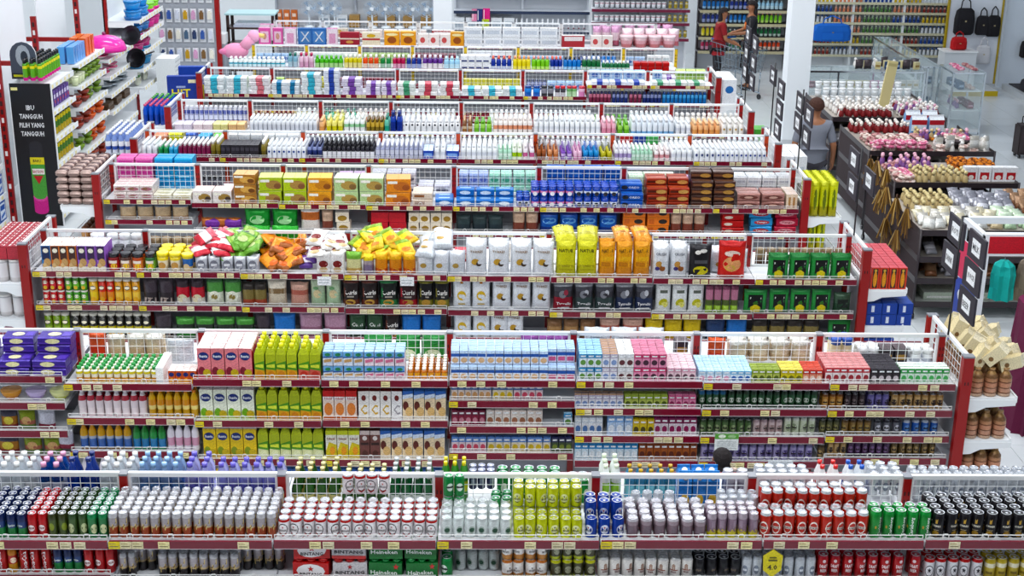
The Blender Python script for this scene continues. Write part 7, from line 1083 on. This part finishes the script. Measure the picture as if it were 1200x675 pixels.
handbag('backpack', 'large black backpack hanging at left of the panel', (9.38, 26.66, 1.05), .38, .5, .16, '1c1a20'); handbag('handbag', 'black handbag hanging in the middle of panel', (9.74, 26.67, 1.05), .26, .36, .12, '201e24'); handbag('handbag', 'black handbag hanging at right of panel', (9.95, 26.67, 1.02), .26, .4, .12, '18161c'); handbag('handbag', 'white tote bag hanging below black handbags', (9.8, 26.62, .5), .28, .36, .1, 'd8d8dc'); handbag('handbag', 'red handbag on display by the glass case', (9.2, 26.3, .825), .3, .24, .18, 'c01c30')
handbag('blue_carrier', 'large bright blue carrier bag left of the cosmetics shelves', (6.95, 27.0, .85), .75, .34, .2, '1c70d0'); ob('bag_stand', MB().box((-.3, -.2, 0), (.3, .2, .7), 'd4d8dc', 'paint').box((-.32, -.22, .7), (.32, .22, .72), 'eef0f2', 'paint'), None, (9.2, 26.3, .1), label='white display block under the red handbag', cat='stand')
ob('wall_side', MB().box((10.25, 26.9, 0), (13.2, 27.0, 6.4), 'e0e8f2', 'matte'), kind='structure')
for n, (x, z) in enumerate(((10.95, 1.15), (10.75, .6), (11.1, .62))): handbag('handbag', ('dark handbag on the right wall, upper', 'black handbag on the right wall, lower left', 'black handbag on the right wall, lower right')[n], (x, 26.8, z), .36, .34, .14, '1e1c22')
pf = ob('display_platform', None, None, (11.0, 26.0, 0), label='low yellow edged platform of dark bags at right wall', cat='platform'); ob('deck', MB().box((-.7, -.6, 0), (1.2, .8, .1), 'c8ccd0', 'paint', front='c8b028'), pf); ob('bag_pile', MB().box((-.6, -.4, .1), (1.1, .7, .12), '4a484e', 'cloth'), pf)
for n in range(5): handbag('handbag', f"dark bag lying on the platform, {ORD(n+1)} from left", (10.5+.26*n, 26.0, .12), .28, .22, .2, '34323a', 1, n*.4)
sc = ob('suitcase', None, None, (8.72, 21.2, 0), label='dark brown suitcase on wheels at the right edge of floor', cat='suitcase')
ob('shell', MB().box((-.17, -.12, .06), (.17, .12, .5), '3a3234', 'cloth').box((-.15, -.13, .1), (.15, -.12, .46), '463c3e', 'cloth').box((-.15, -.11, .5), (.15, .11, .52), '3a3234', 'cloth'), sc)
for x in (-.13, .13):
    for y in (-.09, .09): ob('wheel', MB().bar((x-.015, y, .03), (x+.015, y, .03), .03, '1c1a1c', 'gloss', 10), sc)
ob('handle', MB().tube([(-.07, .1, .5), (-.07, .1, .62), (.07, .1, .62), (.07, .1, .5)], .01, '26242a', 'gloss', 6), sc)
# ------------------------------------------------------------------ red kiosk and draped stand
kx, ky, kh = 4.74, 11.75, 1.6
kk = ob('clothes_kiosk', None, None, (kx+.6, ky+.3, 0), label='white framed kiosk with red header lettered ZU', cat='kiosk')
for x in (-.6, .6):
    for y in (-.3, .3): ob('post', MB().box((x-.025, y-.025, 0), (x+.025, y+.025, kh-.02), 'e8ecf0', 'paint'), kk)
hd = MB().box((-.625, -.33, kh-.2), (.625, -.26, kh), 'eef0f4', 'paint').box((-.59, -.336, kh-.175), (.59, -.33, kh-.02), 'd01c3c', 'paper')
hd.design([('t', 'ZU', .4, .5, .26, .6, 'f4f0f0')], lambda u, v, l: ((u-.5)*1.18, -.337-l, kh-.175+v*.155)); ob('header', hd, kk)
sd = MB().box((-.635, -.28, .1), (-.628, .28, kh-.2), 'e8ecf0', 'paper'); sd.design([('r', 0, .72, 1, 1, 'e04868'), ('p', [(0, .4), (1, .5), (1, .78), (0, .7)], '2c4ab0'), ('r', 0, .1, 1, .42, 'd8a838'), ('p', [(0, .1), (1, .2), (1, .3), (0, .26)], '3a58b8'), ('e', .5, .6, .3, .06, 'e8ecf4')], lambda u, v, l: (-.636-l, (.5-u)*.56, .1+v*(kh-.3))); ob('side_graphic', sd, kk)
ob('top_frame', MB().box((-.625, .27, kh-.08), (.625, .325, kh-.02), 'e8ecf0', 'paint').box((-.625, -.3, kh-.08), (-.58, .3, kh-.02), 'e8ecf0', 'paint').box((.58, -.3, kh-.08), (.625, .3, kh-.02), 'e8ecf0', 'paint'), kk); ob('hanging_rail', MB().bar((-.6, 0, kh-.24), (.6, 0, kh-.24), .012, 'd0d4d8', 'chrome', 8), kk)
def garment(label, loc, w, h, d, c, c2, rz=0., name='garment'):
    r = ob(name, None, None, loc, (0, 0, rz), label=label, cat='clothing'); mb = MB(); n = 14; rr = random.Random(len(label)); ph = rr.uniform(0, 6)
    rows = []
    for j, (q, z) in enumerate(((.35, 0), (.85, -.12), (1, -.35), (.95, -.7), (1.02, -1))):
        rows.append([(w/2*q*math.cos(2*math.pi*i/n)*(1+.08*math.sin(5*2*math.pi*i/n+ph)), d/2*q*math.sin(2*math.pi*i/n)*(1+.3*math.sin(7*2*math.pi*i/n+ph)), h*z) for i in range(n)])
    for j in range(len(rows)-1):
        for i in range(n): mb.poly([rows[j+1][i], rows[j+1][(i+1) % n], rows[j][(i+1) % n], rows[j][i]], c if (i+j) % 5 else c2, 'cloth', True)
    mb.poly(rows[-1][::-1], c, 'cloth'); mb.poly(rows[0], c, 'cloth'); ob('cloth_body', mb, r); ob('hook', MB().tube([(0, 0, 0), (0, 0, .05), (.02, 0, .08), (0, 0, .1)], .005, 'a8a8ac', 'metal', 4), r)
garment('turquoise bundled garment hanging inside the red kiosk', (kx+.27, ky+.22, kh-.32), .22, .36, .2, '1cb8b0', '2cc8c0'); garment('beige garment hanging beside the turquoise one', (kx+.52, ky+.24, kh-.3), .24, .4, .2, '8a7a6c', '9a8a78'); garment('khaki jacket hanging at the kiosk front', (kx+.55, ky-.12, kh-.52), .2, .5, .16, 'b8a878', 'c8b888'); garment('khaki jacket hanging at the right frame edge', (kx+.72, ky-.1, kh-.5), .2, .5, .16, 'a89868', 'b8a878')
dr = MB(); n = 40; rows = []
for z, e in ((0, 1.06), (.3, 1.02), (.8, .98), (1.12, .95)): rows.append([((.5*e)*math.copysign(abs(math.cos(2*math.pi*i/n))**.5, math.cos(2*math.pi*i/n))+.02*math.sin(i*2.4)*(1.3-z), (.3*e)*math.copysign(abs(math.sin(2*math.pi*i/n))**.5, math.sin(2*math.pi*i/n))+.02*math.cos(i*2.4)*(1.3-z), z) for i in range(n)])
for j in range(3):
    for i in range(n): dr.poly([rows[j][i], rows[j][(i+1) % n], rows[j+1][(i+1) % n], rows[j+1][i]], '6a1440', 'cloth', True)
dr.poly(rows[-1], '7a1a4c', 'cloth'); ob('draped_table', dr, None, (kx+.68, ky-.5, 0), label='tall stand draped in dark maroon cloth before the kiosk', cat='table')
# ------------------------------------------------------------------ back wall: fans, hardware shelving, brown stand
def backshelf(label, px0, px1, Y, zs, col='dfe3e8', strip=None):
    x0, x1 = x_at(px0, Y, 1), x_at(px1, Y, 1); a = (x1-x0)/2; r = ob('wall_shelving', None, None, ((x0+x1)/2, Y, 0), label=label, cat='shelving')
    ob('back_panel', MB().box((-a, .2, 0), (a, .24, 2.2), 'd4d8de', 'paint'), r)
    for x in (-a, 0, a-.04): ob('upright', MB().box((x, .1, 0), (x+.04, .2, 2.2), col, 'paint'), r)
    for z in zs:
        s = ob('shelf', MB().box((-a, -.2, z-.03), (a, .2, z), col, 'paint'), r)
        if strip: ob('price_strip', MB().box((-a, -.212, z-.05), (a, -.2, z+.005), strip, 'paper'), s)
    return x0, x1
a0, a1 = backshelf('grey wall shelving with electric fans left of the white column', 322, 508, 28.3, [1.6, .84, .5], 'b8bec8')
b0, b1 = backshelf('white wall shelving with dark top band right of the column', 532, 690, 28.3, [1.55, 1.2, .8], 'e4e8ee', '2c3a58')
c0, c1 = backshelf('white wall shelving with maroon strips near the back', 692, 806, 27.6, [1.62, 1.36, 1.1, .8], 'e8eaee', '7a2040')
d0, d1 = backshelf('dark shelving with cleaning bottles behind the shoppers', 818, 925, 28.6, [1.5, 1.22, .95, .68, .4], '4a4448', 'c8c0a0')
def fan(n, px, Y, z, c='c0d0e0'):
    x = x_at(px, Y, z+.3); r = ob('desk_fan', None, None, (x, Y, z), label=f"grey blue electric fan, {ORD(n)} from left on the back shelf", cat='fan', group='electric fans on the back shelf')
    ob('base', MB().lathe([(.11, 0, 'dfe6ec'), (.1, .03, 'dfe6ec'), (.03, .05, c)], 14, 'gloss'), r); ob('stem', MB().bar((0, 0, .04), (0, 0, .26), .02, 'dfe6ec', 'gloss', 8), r)
    cg = MB()
    for rr_ in (.16, .12, .08): cg.tube([(rr_*math.cos(t), -.05, .38+rr_*math.sin(t)) for t in frange(0, 2*math.pi, 15)], .004, c, 'paint', 3)
    for t in frange(0, 2*math.pi, 13): cg.bar((0, -.06, .38), (.16*math.cos(t), -.04, .38+.16*math.sin(t)), .003, c, 'paint', 3)
    ob('guard', cg, r); ob('motor', MB().bar((0, .02, .38), (0, .12, .38), .06, 'dfe6ec', 'gloss', 10), r); ob('hub', MB().bar((0, -.07, .38), (0, -.03, .38), .035, 'eef2f6', 'gloss', 10), r)
    for k in range(3):
        t = k*2.094; ob('blade', blade(t), r)
def blade(t):
    m = MB(); p = [(.03*math.cos(t), -.01, .38+.03*math.sin(t)), (.14*math.cos(t-.4), -.025, .38+.14*math.sin(t-.4)), (.145*math.cos(t+.3), .01, .38+.145*math.sin(t+.3))]
    m.poly(p, 'a8bcd4', 'gloss'); m.poly([(x, y+.004, z) for x, y, z in p[::-1]], 'a8bcd4', 'gloss'); return m
for n, px in enumerate((362, 378, 392, 436, 452, 468, 484, 500)): fan(n+1, px, 28.15, .84)
fb('h_br', 'brown kraft carton', 'b08c58', .2, .2, .24, [('r', .2, .4, .8, .6, '8a6a40')], 'c8a878', name='kraft_box'); fb('h_wh', 'white appliance carton', 'e4e8ec', .22, .2, .24, [('r', .15, .2, .85, .7, 'a8b4c0')], 'f0f2f4', name='appliance_box'); fb('h_dk', 'dark hardware pack', '3a3c44', .12, .1, .2, [('e', .5, .5, .35, .3, 'd8c8a8')], '4a4c54', name='hardware_pack'); fb('h_bl', 'blue hardware carton', '2c4a88', .16, .14, .2, [('r', .1, .4, .9, .7, 'c8d0e0')], '3a5a98', name='hardware_box'); fb('h_or', 'orange hardware pack', 'd87848', .12, .1, .16, [('r', .2, .2, .8, .6, 'f0d8c8')], 'e08a5a', name='hardware_pack')
W = 'back shelf left of column'
line('h_br', frange(a0+1.6, a1-.15, 5), [28.26], .845, W, 1, 0.); line('h_wh', frange(a0+1.0, a0+1.35, 2), [28.3], .845, W, 1, 0.); line('h_dk', frange(a0+1.4, a1-.1, 8), [28.25], 1.62, W, 1, 0.); line('h_or', frange(a0+.1, a0+.4, 3), [28.25], .845, W, 2, 0.); line('h_bl', frange(a0+.2, a0+1.1, 5), [28.3], 1.62, W, 1, 0.)
W = 'back shelf right of column'
line('h_dk', frange(b0+.15, b0+1.1, 6), [28.25], 1.57, W, 1, 0.); line('h_wh', frange(b0+1.3, b1-.2, 4), [28.25], 1.57, W, 1, 0.)
for k, c in (('hot pink', 'f02c90'), ('navy', '2c3a80'), ('rose', 'f098b8'), ('lime', 'b8c820')):
    fb('bd_'+k, f"{k} folder", c, .14, .04, .24 if k != 'lime' else .2, [('r', .1, .1, .2, .9, 'f4f0f0')], name='folder', cat='folder')
line('bd_rose', [x_at(557, 28.1, 1)], [28.12], 1.0, 'hanging right of column', 1, 0.); line('bd_navy', [x_at(563, 28.1, 1)], [28.1], 1.0, 'hanging right of column', 1, 0.); line('bd_hot pink', [x_at(570, 28.1, 1)], [28.06], 1.02, 'hanging right of column', 1, 0.); line('bd_lime', [x_at(569, 28.0, .9)], [27.96], .86, 'hanging right of column', 1, 0.)
K('knife', 'flip', 'kitchen_tool', 'tool', 'white handled kitchen tool', w=.04, h=.2, d=.02, b=[(0, 'c8ccd4'), (.5, 'eef0f4')], cap='8a2c40', far=1)
line('knife', frange(b0+1.25, b1-.1, 14), [28.2], .85, W, 1, 0.); line('h_wh', frange(b0+.1, b0+1.1, 5), [28.25], .82, W, 1, 0.)
K('wcup', 'tub', 'enamel_cup', 'cup', 'white enamel cup', w=.09, h=.12, b=[(0, 'dfe2e8'), (.4, 'eef0f4'), (.6, 'c8a8b0')], cap='f0f2f4', far=1)
for z, nm in ((1.64, 'top'), (1.38, 'second'), (1.12, 'third'), (.82, 'fourth')): line('wcup', frange(c0+.1, c1-.5, 14), [27.5], z, f"{nm} cup shelf", 1, 0.)
fb('goldcan', 'gold lidded canister', 'a89058', .1, .1, .18, [('e', .5, .5, .3, .3, 'd8c890')], 'c8b078', name='canister')
for z, nm in ((1.38, 'second'), (1.12, 'third'), (.82, 'fourth')): line('goldcan', frange(c1-.38, c1-.06, 4), [27.5], z, f"{nm} cup shelf", 1, 0.)
for j, (z, ks) in enumerate(zip([1.52, 1.24, .97, .70, .42], (('z_nv', 'z_gn', 'z_lim'), ('z_az', 'z_nv', 'z_sky'), ('z_nv', 'z_az', 'z_lg'), ('z_yl', 'z_sg', 'z_dg'), ('z_cr2', 'z_sg', 'z_ord')))):
    for n, k in enumerate(ks): line(k, frange(d0+.1+.55*n, d0+.55+.55*n, 6), [28.5], z, f"{ORD(j+1)} shelf behind shoppers", 1, 0.)
# brown stand, grey box, pink plush
bs = ob('brown_stand', None, None, (-3.9, 25.4, 0), label='dark brown stand with pale blue top board at back left', cat='stand')
for x in (-.42, .38):
    for y in (-.25, .21): ob('leg', MB().box((x, y, 0), (x+.05, y+.05, 1.5), '3a2a26', 'paint'), bs)
for z in (.5, .95, 1.25): ob('shelf', MB().box((-.42, -.25, z), (.43, .26, z+.03), '4a3632', 'paint'), bs)
ob('top_board', MB().box((-.44, -.27, 1.5), (.45, .28, 1.53), 'b8d8dc', 'paint'), bs); ob('paper_stack', MB().box((-.3, -.2, 1.28), (.35, .2, 1.32), 'd0d8e8', 'paper').box((-.28, -.18, 1.32), (.33, .18, 1.35), 'dfe4ee', 'paper'), bs)
gb = ob('water_dispenser', None, None, (-4.42, 24.9, 0), label='grey water dispenser with white top beside brown stand', cat='dispenser'); ob('dispenser_body', MB().box((-.13, -.13, 0), (.13, .13, 1.05), 'b0b8c2', 'paint').box((-.08, -.135, .7), (.08, -.13, .9), '8a929c', 'paint'), gb); ob('dispenser_top', MB().box((-.14, -.14, 1.05), (.14, .14, 1.22), 'eef0f2', 'paint'), gb); ob('tap', MB().lathe([(.05, 1.22, 'd0d4d8'), (.055, 1.4, 'c8ccd0'), (.03, 1.42, '3a3a40')], 10, 'metal'), gb)
pt = ob('plush_toy', None, None, (x_at(285, 22.35, 1.35), 22.35, 1.22), label='pink plush toy bird lying on the eighth run', cat='toy')
ob('plush_body', MB().sphere((-.12, 0, .12), .16, 'f4a8c8', 'cloth', 12, 8, (1.3, .9, .8)), pt); ob('neck', MB().bar((-.02, 0, .15), (.16, 0, .34), .085, 'f4b0cc', 'cloth', 10), pt); ob('head', MB().sphere((.18, 0, .36), .1, 'f4b4d0', 'cloth', 10, 7), pt); ob('beak', MB().bar((.24, 0, .38), (.34, 0, .36), .035, 'ecd08a', 'cloth', 8), pt); ob('wing', MB().sphere((-.26, -.05, .12), .09, 'f090b8', 'cloth', 8, 6, (1.4, .6, .6)), pt)
# ------------------------------------------------------------------ people
SK, HAIR = flat('skin_tone', 'b07a5c', .5), flat('dark_hair', '1e1618', .5)
def skinmesh(name, parent, verts, edges, rads, m, sub=2, root=0):
    me = bpy.data.meshes.new(name); me.from_pydata(verts, edges, []); o = ob(name, me, parent); me.materials.append(m)
    md = o.modifiers.new('skin', 'SKIN'); md.use_smooth_shade = True
    if not me.skin_vertices: me.skin_vertices_add() if hasattr(me, 'skin_vertices_add') else None
    for i, r in enumerate(rads): me.skin_vertices[0].data[i].radius = r if isinstance(r, tuple) else (r, r)
    me.skin_vertices[0].data[root].use_root = True
    sb = o.modifiers.new('smooth', 'SUBSURF'); sb.levels = sub; sb.render_levels = sub; return o
def person(label, loc, rz, h, elbows, wrists, shirt, trousers, hair='short', sleeve=.9, lean=0., hairc=None):
    """Figure facing -Y before turning: one continuous body, clothes and hair as its parts."""
    k = h/1.7; r = ob('person', None, None, loc, (0, 0, rz), label=label, cat='person'); V = []; Eg = []; Rd = []
    def ad(p, rad, prev=None):
        z = p[2]; p = (p[0]*k, (p[1]-lean*max(0, z-.95))*k, z*k); V.append(p); Rd.append((rad[0]*k, rad[1]*k) if isinstance(rad, tuple) else (rad*k, rad*k))
        if prev is not None: Eg.append((prev, len(V)-1))
        return len(V)-1
    pel = ad((0, 0, .95), (.145, .105)); wa = ad((0, 0, 1.1), (.125, .095), pel); ch = ad((0, 0, 1.28), (.15, .105), wa); up = ad((0, 0, 1.41), (.12, .085), ch); nk = ad((0, -.005, 1.49), .05, up)
    h1 = ad((0, -.015, 1.55), .068, nk); h2 = ad((0, -.02, 1.62), .088, h1); ad((0, -.01, 1.68), .06, h2)
    wr = []
    for s, e, w in ((-1, elbows[0], wrists[0]), (1, elbows[1], wrists[1])):
        sh = ad((s*.175, 0, 1.4), .055, up); el = ad(e, .042, sh); wi = ad(w, .03, el); d = Vector(w)-Vector(e); d.normalize(); hn = ad(tuple(Vector(w)+d*.06), (.036, .02), wi); wr.append((el, wi))
        side = d.cross(Vector((0, 0, 1))) if abs(d.z) < .8 else Vector((0, 1, 0)); side.normalize(); dn = d.cross(side)
        for q, ln in ((-1.5, .07), (-.5, .085), (.5, .08), (1.5, .06)):
            b = Vector(w)+d*.09+side*(q*.017); f1 = ad(tuple(b), .009, hn); ad(tuple(b+d*ln*.6+dn*.02*(1 if dn.z < 0 else -1)), .008, f1)
        tb = ad(tuple(Vector(w)+d*.04+side*.045), .01, wi); ad(tuple(Vector(w)+d*.08+side*.055), .009, tb)
    lg = []
    for s in (-1, 1):
        hp_ = ad((s*.085, 0, .88), .085, pel); kn = ad((s*.095, -.012, .5), .058, hp_); an = ad((s*.1, .02, .1), .04, kn); ad((s*.105, -.05, .04), (.042, .03), an); ad((s*.11, -.13, .03), (.04, .024), len(V)-1); lg.append((hp_, kn, an))
    skinmesh('body', r, V, Eg, Rd, SK)
    g = lambda i: V[i]
    tv = [g(pel), g(wa), g(ch), g(up), (0, V[up][1]-.002, 1.475*k), (0, V[pel][1], .82*k)]; te = [(0, 1), (1, 2), (2, 3), (3, 4), (0, 5)]; tr = [tuple(q*e for q in Rd[i]) for i, e in ((pel, 1.22), (wa, 1.2), (ch, 1.2), (up, 1.34))]+[(.085*k, .08*k), (.17*k, .135*k)]
    for s, (el, wi) in zip((-1, 1), wr):
        a = Vector((s*.175*k, V[up][1], 1.4*k)); b = Vector(g(el)); tv.append(tuple(a)); te.append((3, len(tv)-1)); tr.append((.066*k,)*2); tv.append(tuple(a.lerp(b, sleeve))); te.append((len(tv)-2, len(tv)-1)); tr.append((.056*k,)*2)
    skinmesh('shirt', r, tv, te, tr, shirt)
    lv = [(0, V[pel][1], .96*k)]; le = []; lr = [(.15*k, .112*k)]
    for hp_, kn, an in lg:
        for q, (i, rd) in enumerate(((hp_, .098), (kn, .075), (an, .062))): lv.append(g(i)); lr.append((rd*k,)*2); le.append((0 if q == 0 else len(lv)-2, len(lv)-1))
    skinmesh('trousers', r, lv, le, lr, trousers)
    for s in (-1, 1): ob('shoe', MB().sphere((s*.108*k, -.06*k, .035*k), .05*k, '3a3436', 'cloth', 10, 6, (.95, 2.3, .75)), r)
    hy = V[h2][1]; hz = V[h2][2]; hm = MB(); n = 14
    def hp2(a, t):   # hair cap following the skull, open at the face
        rr_ = .104*k; x = rr_*math.sin(t)*math.cos(a); y = rr_*1.12*math.sin(t)*math.sin(a); return (x, hy+.012*k+y, hz+.012*k+rr_*1.08*math.cos(t))
    for i in range(n):
        a0, a1 = 2*math.pi*i/n, 2*math.pi*(i+1)/n
        for j in range(5):
            lim = lambda a: 1.25+.75*max(0, math.sin(a)) if hair != 'none' else 1.2
            t0 = [lim(a)*j/5 for a in (a0, a1)]; t1 = [lim(a)*(j+1)/5 for a in (a0, a1)]
            hm.poly([hp2(a0, t1[0]), hp2(a1, t1[1]), hp2(a1, t0[1]), hp2(a0, t0[0])], hairc or '1e1618', 'cloth', True)
    ob('hair', hm, r)
    if hair == 'long': ob('hair_length', MB().sphere((0, hy+.075*k, hz-.16*k), .1*k, hairc or '1e1618', 'cloth', 10, 7, (.95, .5, 2.1)), r)
    for s in (-1, 1): ob('ear', MB().sphere((s*.09*k, hy+.005, hz-.005*k), .022*k, 'a8725a', 'skin', 6, 5, (.5, .8, 1.3)), r); ob('eye', MB().sphere((s*.034*k, hy-.083*k, hz+.002*k), .012*k, '2a1c18', 'skin', 6, 4), r)
    ob('nose', MB().sphere((0, hy-.093*k, hz-.022*k), .016*k, 'b07a5c', 'skin', 6, 5, (.8, .9, 1.4)), r); ob('mouth', MB().sphere((0, hy-.08*k, hz-.06*k), .018*k, '8a4a44', 'skin', 8, 4, (1.4, .4, .4)), r)
    return r
DN = [(-.24, .03, 1.12), (.24, .03, 1.12)]; WR = [(-.25, -.05, .88), (.25, -.05, .88)]
person('man in grey shirt seen from behind beside the black aisle signs', (4.42, 17.13, 0), math.pi, 1.68, [(-.25, .04, 1.13), (.25, .03, 1.13)], [(-.27, -.06, .9), (.26, -.14, .92)], flat('grey_shirt', '8c909c', .85), flat('dark_trousers', '2c2a34', .85), hairc='4a2c22')
pw_ = person('woman in black shirt facing left behind the shopping cart', (5.3, 26.5, 0), -math.pi/2, 1.64, [(-.22, -.1, 1.14), (.22, -.12, 1.14)], [(-.16, -.34, 1.08), (.14, -.36, 1.1)], flat('black_shirt', '201e26', .85), flat('black_trousers', '26242c', .85), 'long', .75)
person('woman in red shirt facing right beside the shopping cart', (4.62, 26.1, 0), math.pi/2, 1.56, [(-.22, -.1, 1.12), (.22, -.12, 1.12)], [(-.15, -.34, 1.02), (.15, -.35, 1.02)], flat('red_shirt', '9a1c2a', .85), flat('charcoal_trousers', '2a262c', .85), 'long', .8, .12)
pc_ = person('person with dark bob hair seen over the nearest run', (1.89, 8.36, 0), math.pi, 1.1, DN, WR, flat('plum_shirt', '5a3044', .85), flat('navy_trousers', '22263a', .85), 'long')
ob('hair_clip', MB().sphere((0, 0, 0), .012, 'f0d8c8', 'gloss', 6, 5, (1.6, .6, 1)).bar((0, 0, 0), (.016, 0, .018), .005, 'f0d8c8', 'gloss', 4), pc_, (-.065, .105, 1.03))['label'] = 'pale hair clip'
ob('shirt_print', MB().sphere((0, 0, 0), .07, 'd87038', 'cloth', 10, 6, (.9, .3, 1.1)).sphere((0, -.012, .01), .035, 'e8c8a0', 'cloth', 8, 5, (.9, .4, 1.1)), pw_, (0, -.112, 1.2))['label'] = 'orange print on the shirt'
# shopping cart
ct = ob('shopping_cart', None, None, (4.98, 25.75, 0), (0, 0, .5), label='metal shopping cart between the two women', cat='cart'); bm_ = MB(); fr_ = MB(); cc = 'a8b4be'
B0 = [(-.22, -.38, .5), (.22, -.38, .5), (.24, .38, .5), (-.24, .38, .5)]; B1 = [(-.26, -.45, .92), (.26, -.45, .92), (.3, .45, .98), (-.3, .45, .98)]
for i in range(4):
    p, q, p1, q1 = Vector(B0[i]), Vector(B0[(i+1) % 4]), Vector(B1[i]), Vector(B1[(i+1) % 4])
    for t in frange(0, 1, 9): bm_.bar(p.lerp(q, t), p1.lerp(q1, t), .004, cc, 'chrome', 4)
    for t in frange(0, 1, 5): bm_.bar(p.lerp(p1, t), q.lerp(q1, t), .004 if t < 1 else .009, cc, 'chrome', 4)
for t in frange(0, 1, 9): bm_.bar(Vector(B0[0]).lerp(Vector(B0[1]), t), Vector(B0[3]).lerp(Vector(B0[2]), t), .004, cc, 'chrome', 4)
ob('basket', bm_, ct)
for s in (-1, 1): fr_.tube([(s*.24, .42, .95), (s*.22, .36, .14), (s*.2, -.4, .12)], .012, cc, 'chrome', 6); fr_.bar((s*.2, -.36, .12), (s*.22, -.36, .5), .012, cc, 'chrome', 6)
ob('frame', fr_, ct); ob('handle', MB().bar((-.28, .5, 1.02), (.28, .5, 1.02), .016, '2a6ab8', 'gloss', 8), ct)
for s in (-1, 1):
    for y in (-.38, .34): ob('wheel', MB().bar((s*.2-.012, y, .05), (s*.2+.012, y, .05), .05, '2a2a2e', 'gloss', 12), ct)
# small hanging cards on the shelves
K('tagy', 'box', 'promo_tag', 'tag', 'yellow promo tag', w=.06, d=.004, h=.08, c='e8d820')
ob('promo_tag', MB().poly([(-.05, 0, 0), (0, 0, -.045), (.05, 0, 0), (.055, 0, .09), (0, 0, .13), (-.055, 0, .09)], 'e4d428', 'paper').poly([(-.05, .004, 0), (-.055, .004, .09), (0, .004, .13), (.055, .004, .09), (.05, .004, 0), (0, .004, -.045)], 'd8c820', 'paper').design([('t', '4.0', .5, .3, .55, .26, '4a4420'), ('r', .25, .6, .75, .68, '6a6428'), ('r', .3, .74, .7, .8, '6a6428')], lambda u, v, l: ((u-.5)*.1, -.001-l, v*.13-.02)), None, (x_at(905, 6.81, 1.15), 6.81, 1.13), label='yellow hexagonal promo tag hanging below the nearest shelf edge', cat='tag')
pc = MB().box((-.085, -.004, -.13), (.085, 0, 0), 'e8ecea', 'paper'); pc.design([('r', 0, .68, 1, 1, '6ab050'), ('e', .3, .84, .16, .11, 'e8f0e0'), ('e', .72, .84, .18, .1, 'a8d098')]+[('r', .1, .12+.13*i, .9, .15+.13*i, 'b8c0c4') for i in range(4)], lambda u, v, l: ((u-.5)*.17, -.004-l, -.13+v*.13))
ob('promo_card', pc, None, (x_at(852, 9.09, .9), 9.09, on_y(852, 508, 9.09).z), label='white and green promo card hanging below the malt drink cans', cat='card')
pc2 = MB().box((-.09, -.004, -.09), (.09, 0, 0), 'e4e8ec', 'paper'); pc2.design([('r', .08, .15+.2*i, .92, .2+.2*i, 'a8b0b8') for i in range(4)], lambda u, v, l: ((u-.5)*.18, -.004-l, -.09+v*.09)); ob('promo_card', pc2, None, (x_at(915, 9.08, .7), 9.08, on_y(915, 539, 9.08).z), label='plain white promo card at the bottom of second run', cat='card')
for n, px in enumerate((380, 477)): ob('promo_card', MB().box((-.06, -.004, -.08), (.06, 0, 0), 'f0f0f2', 'paper').box((-.05, -.005, -.06), (.04, -.004, -.05), 'c8ccd0', 'paper').box((-.05, -.005, -.035), (.045, -.004, -.025), 'c8ccd0', 'paper'), None, (x_at(px, 11.57, 1.2), 11.57, 1.22), label=f"white price card on the crisp shelf edge, {('left', 'right')[n]} one", cat='card')
flush_rest()
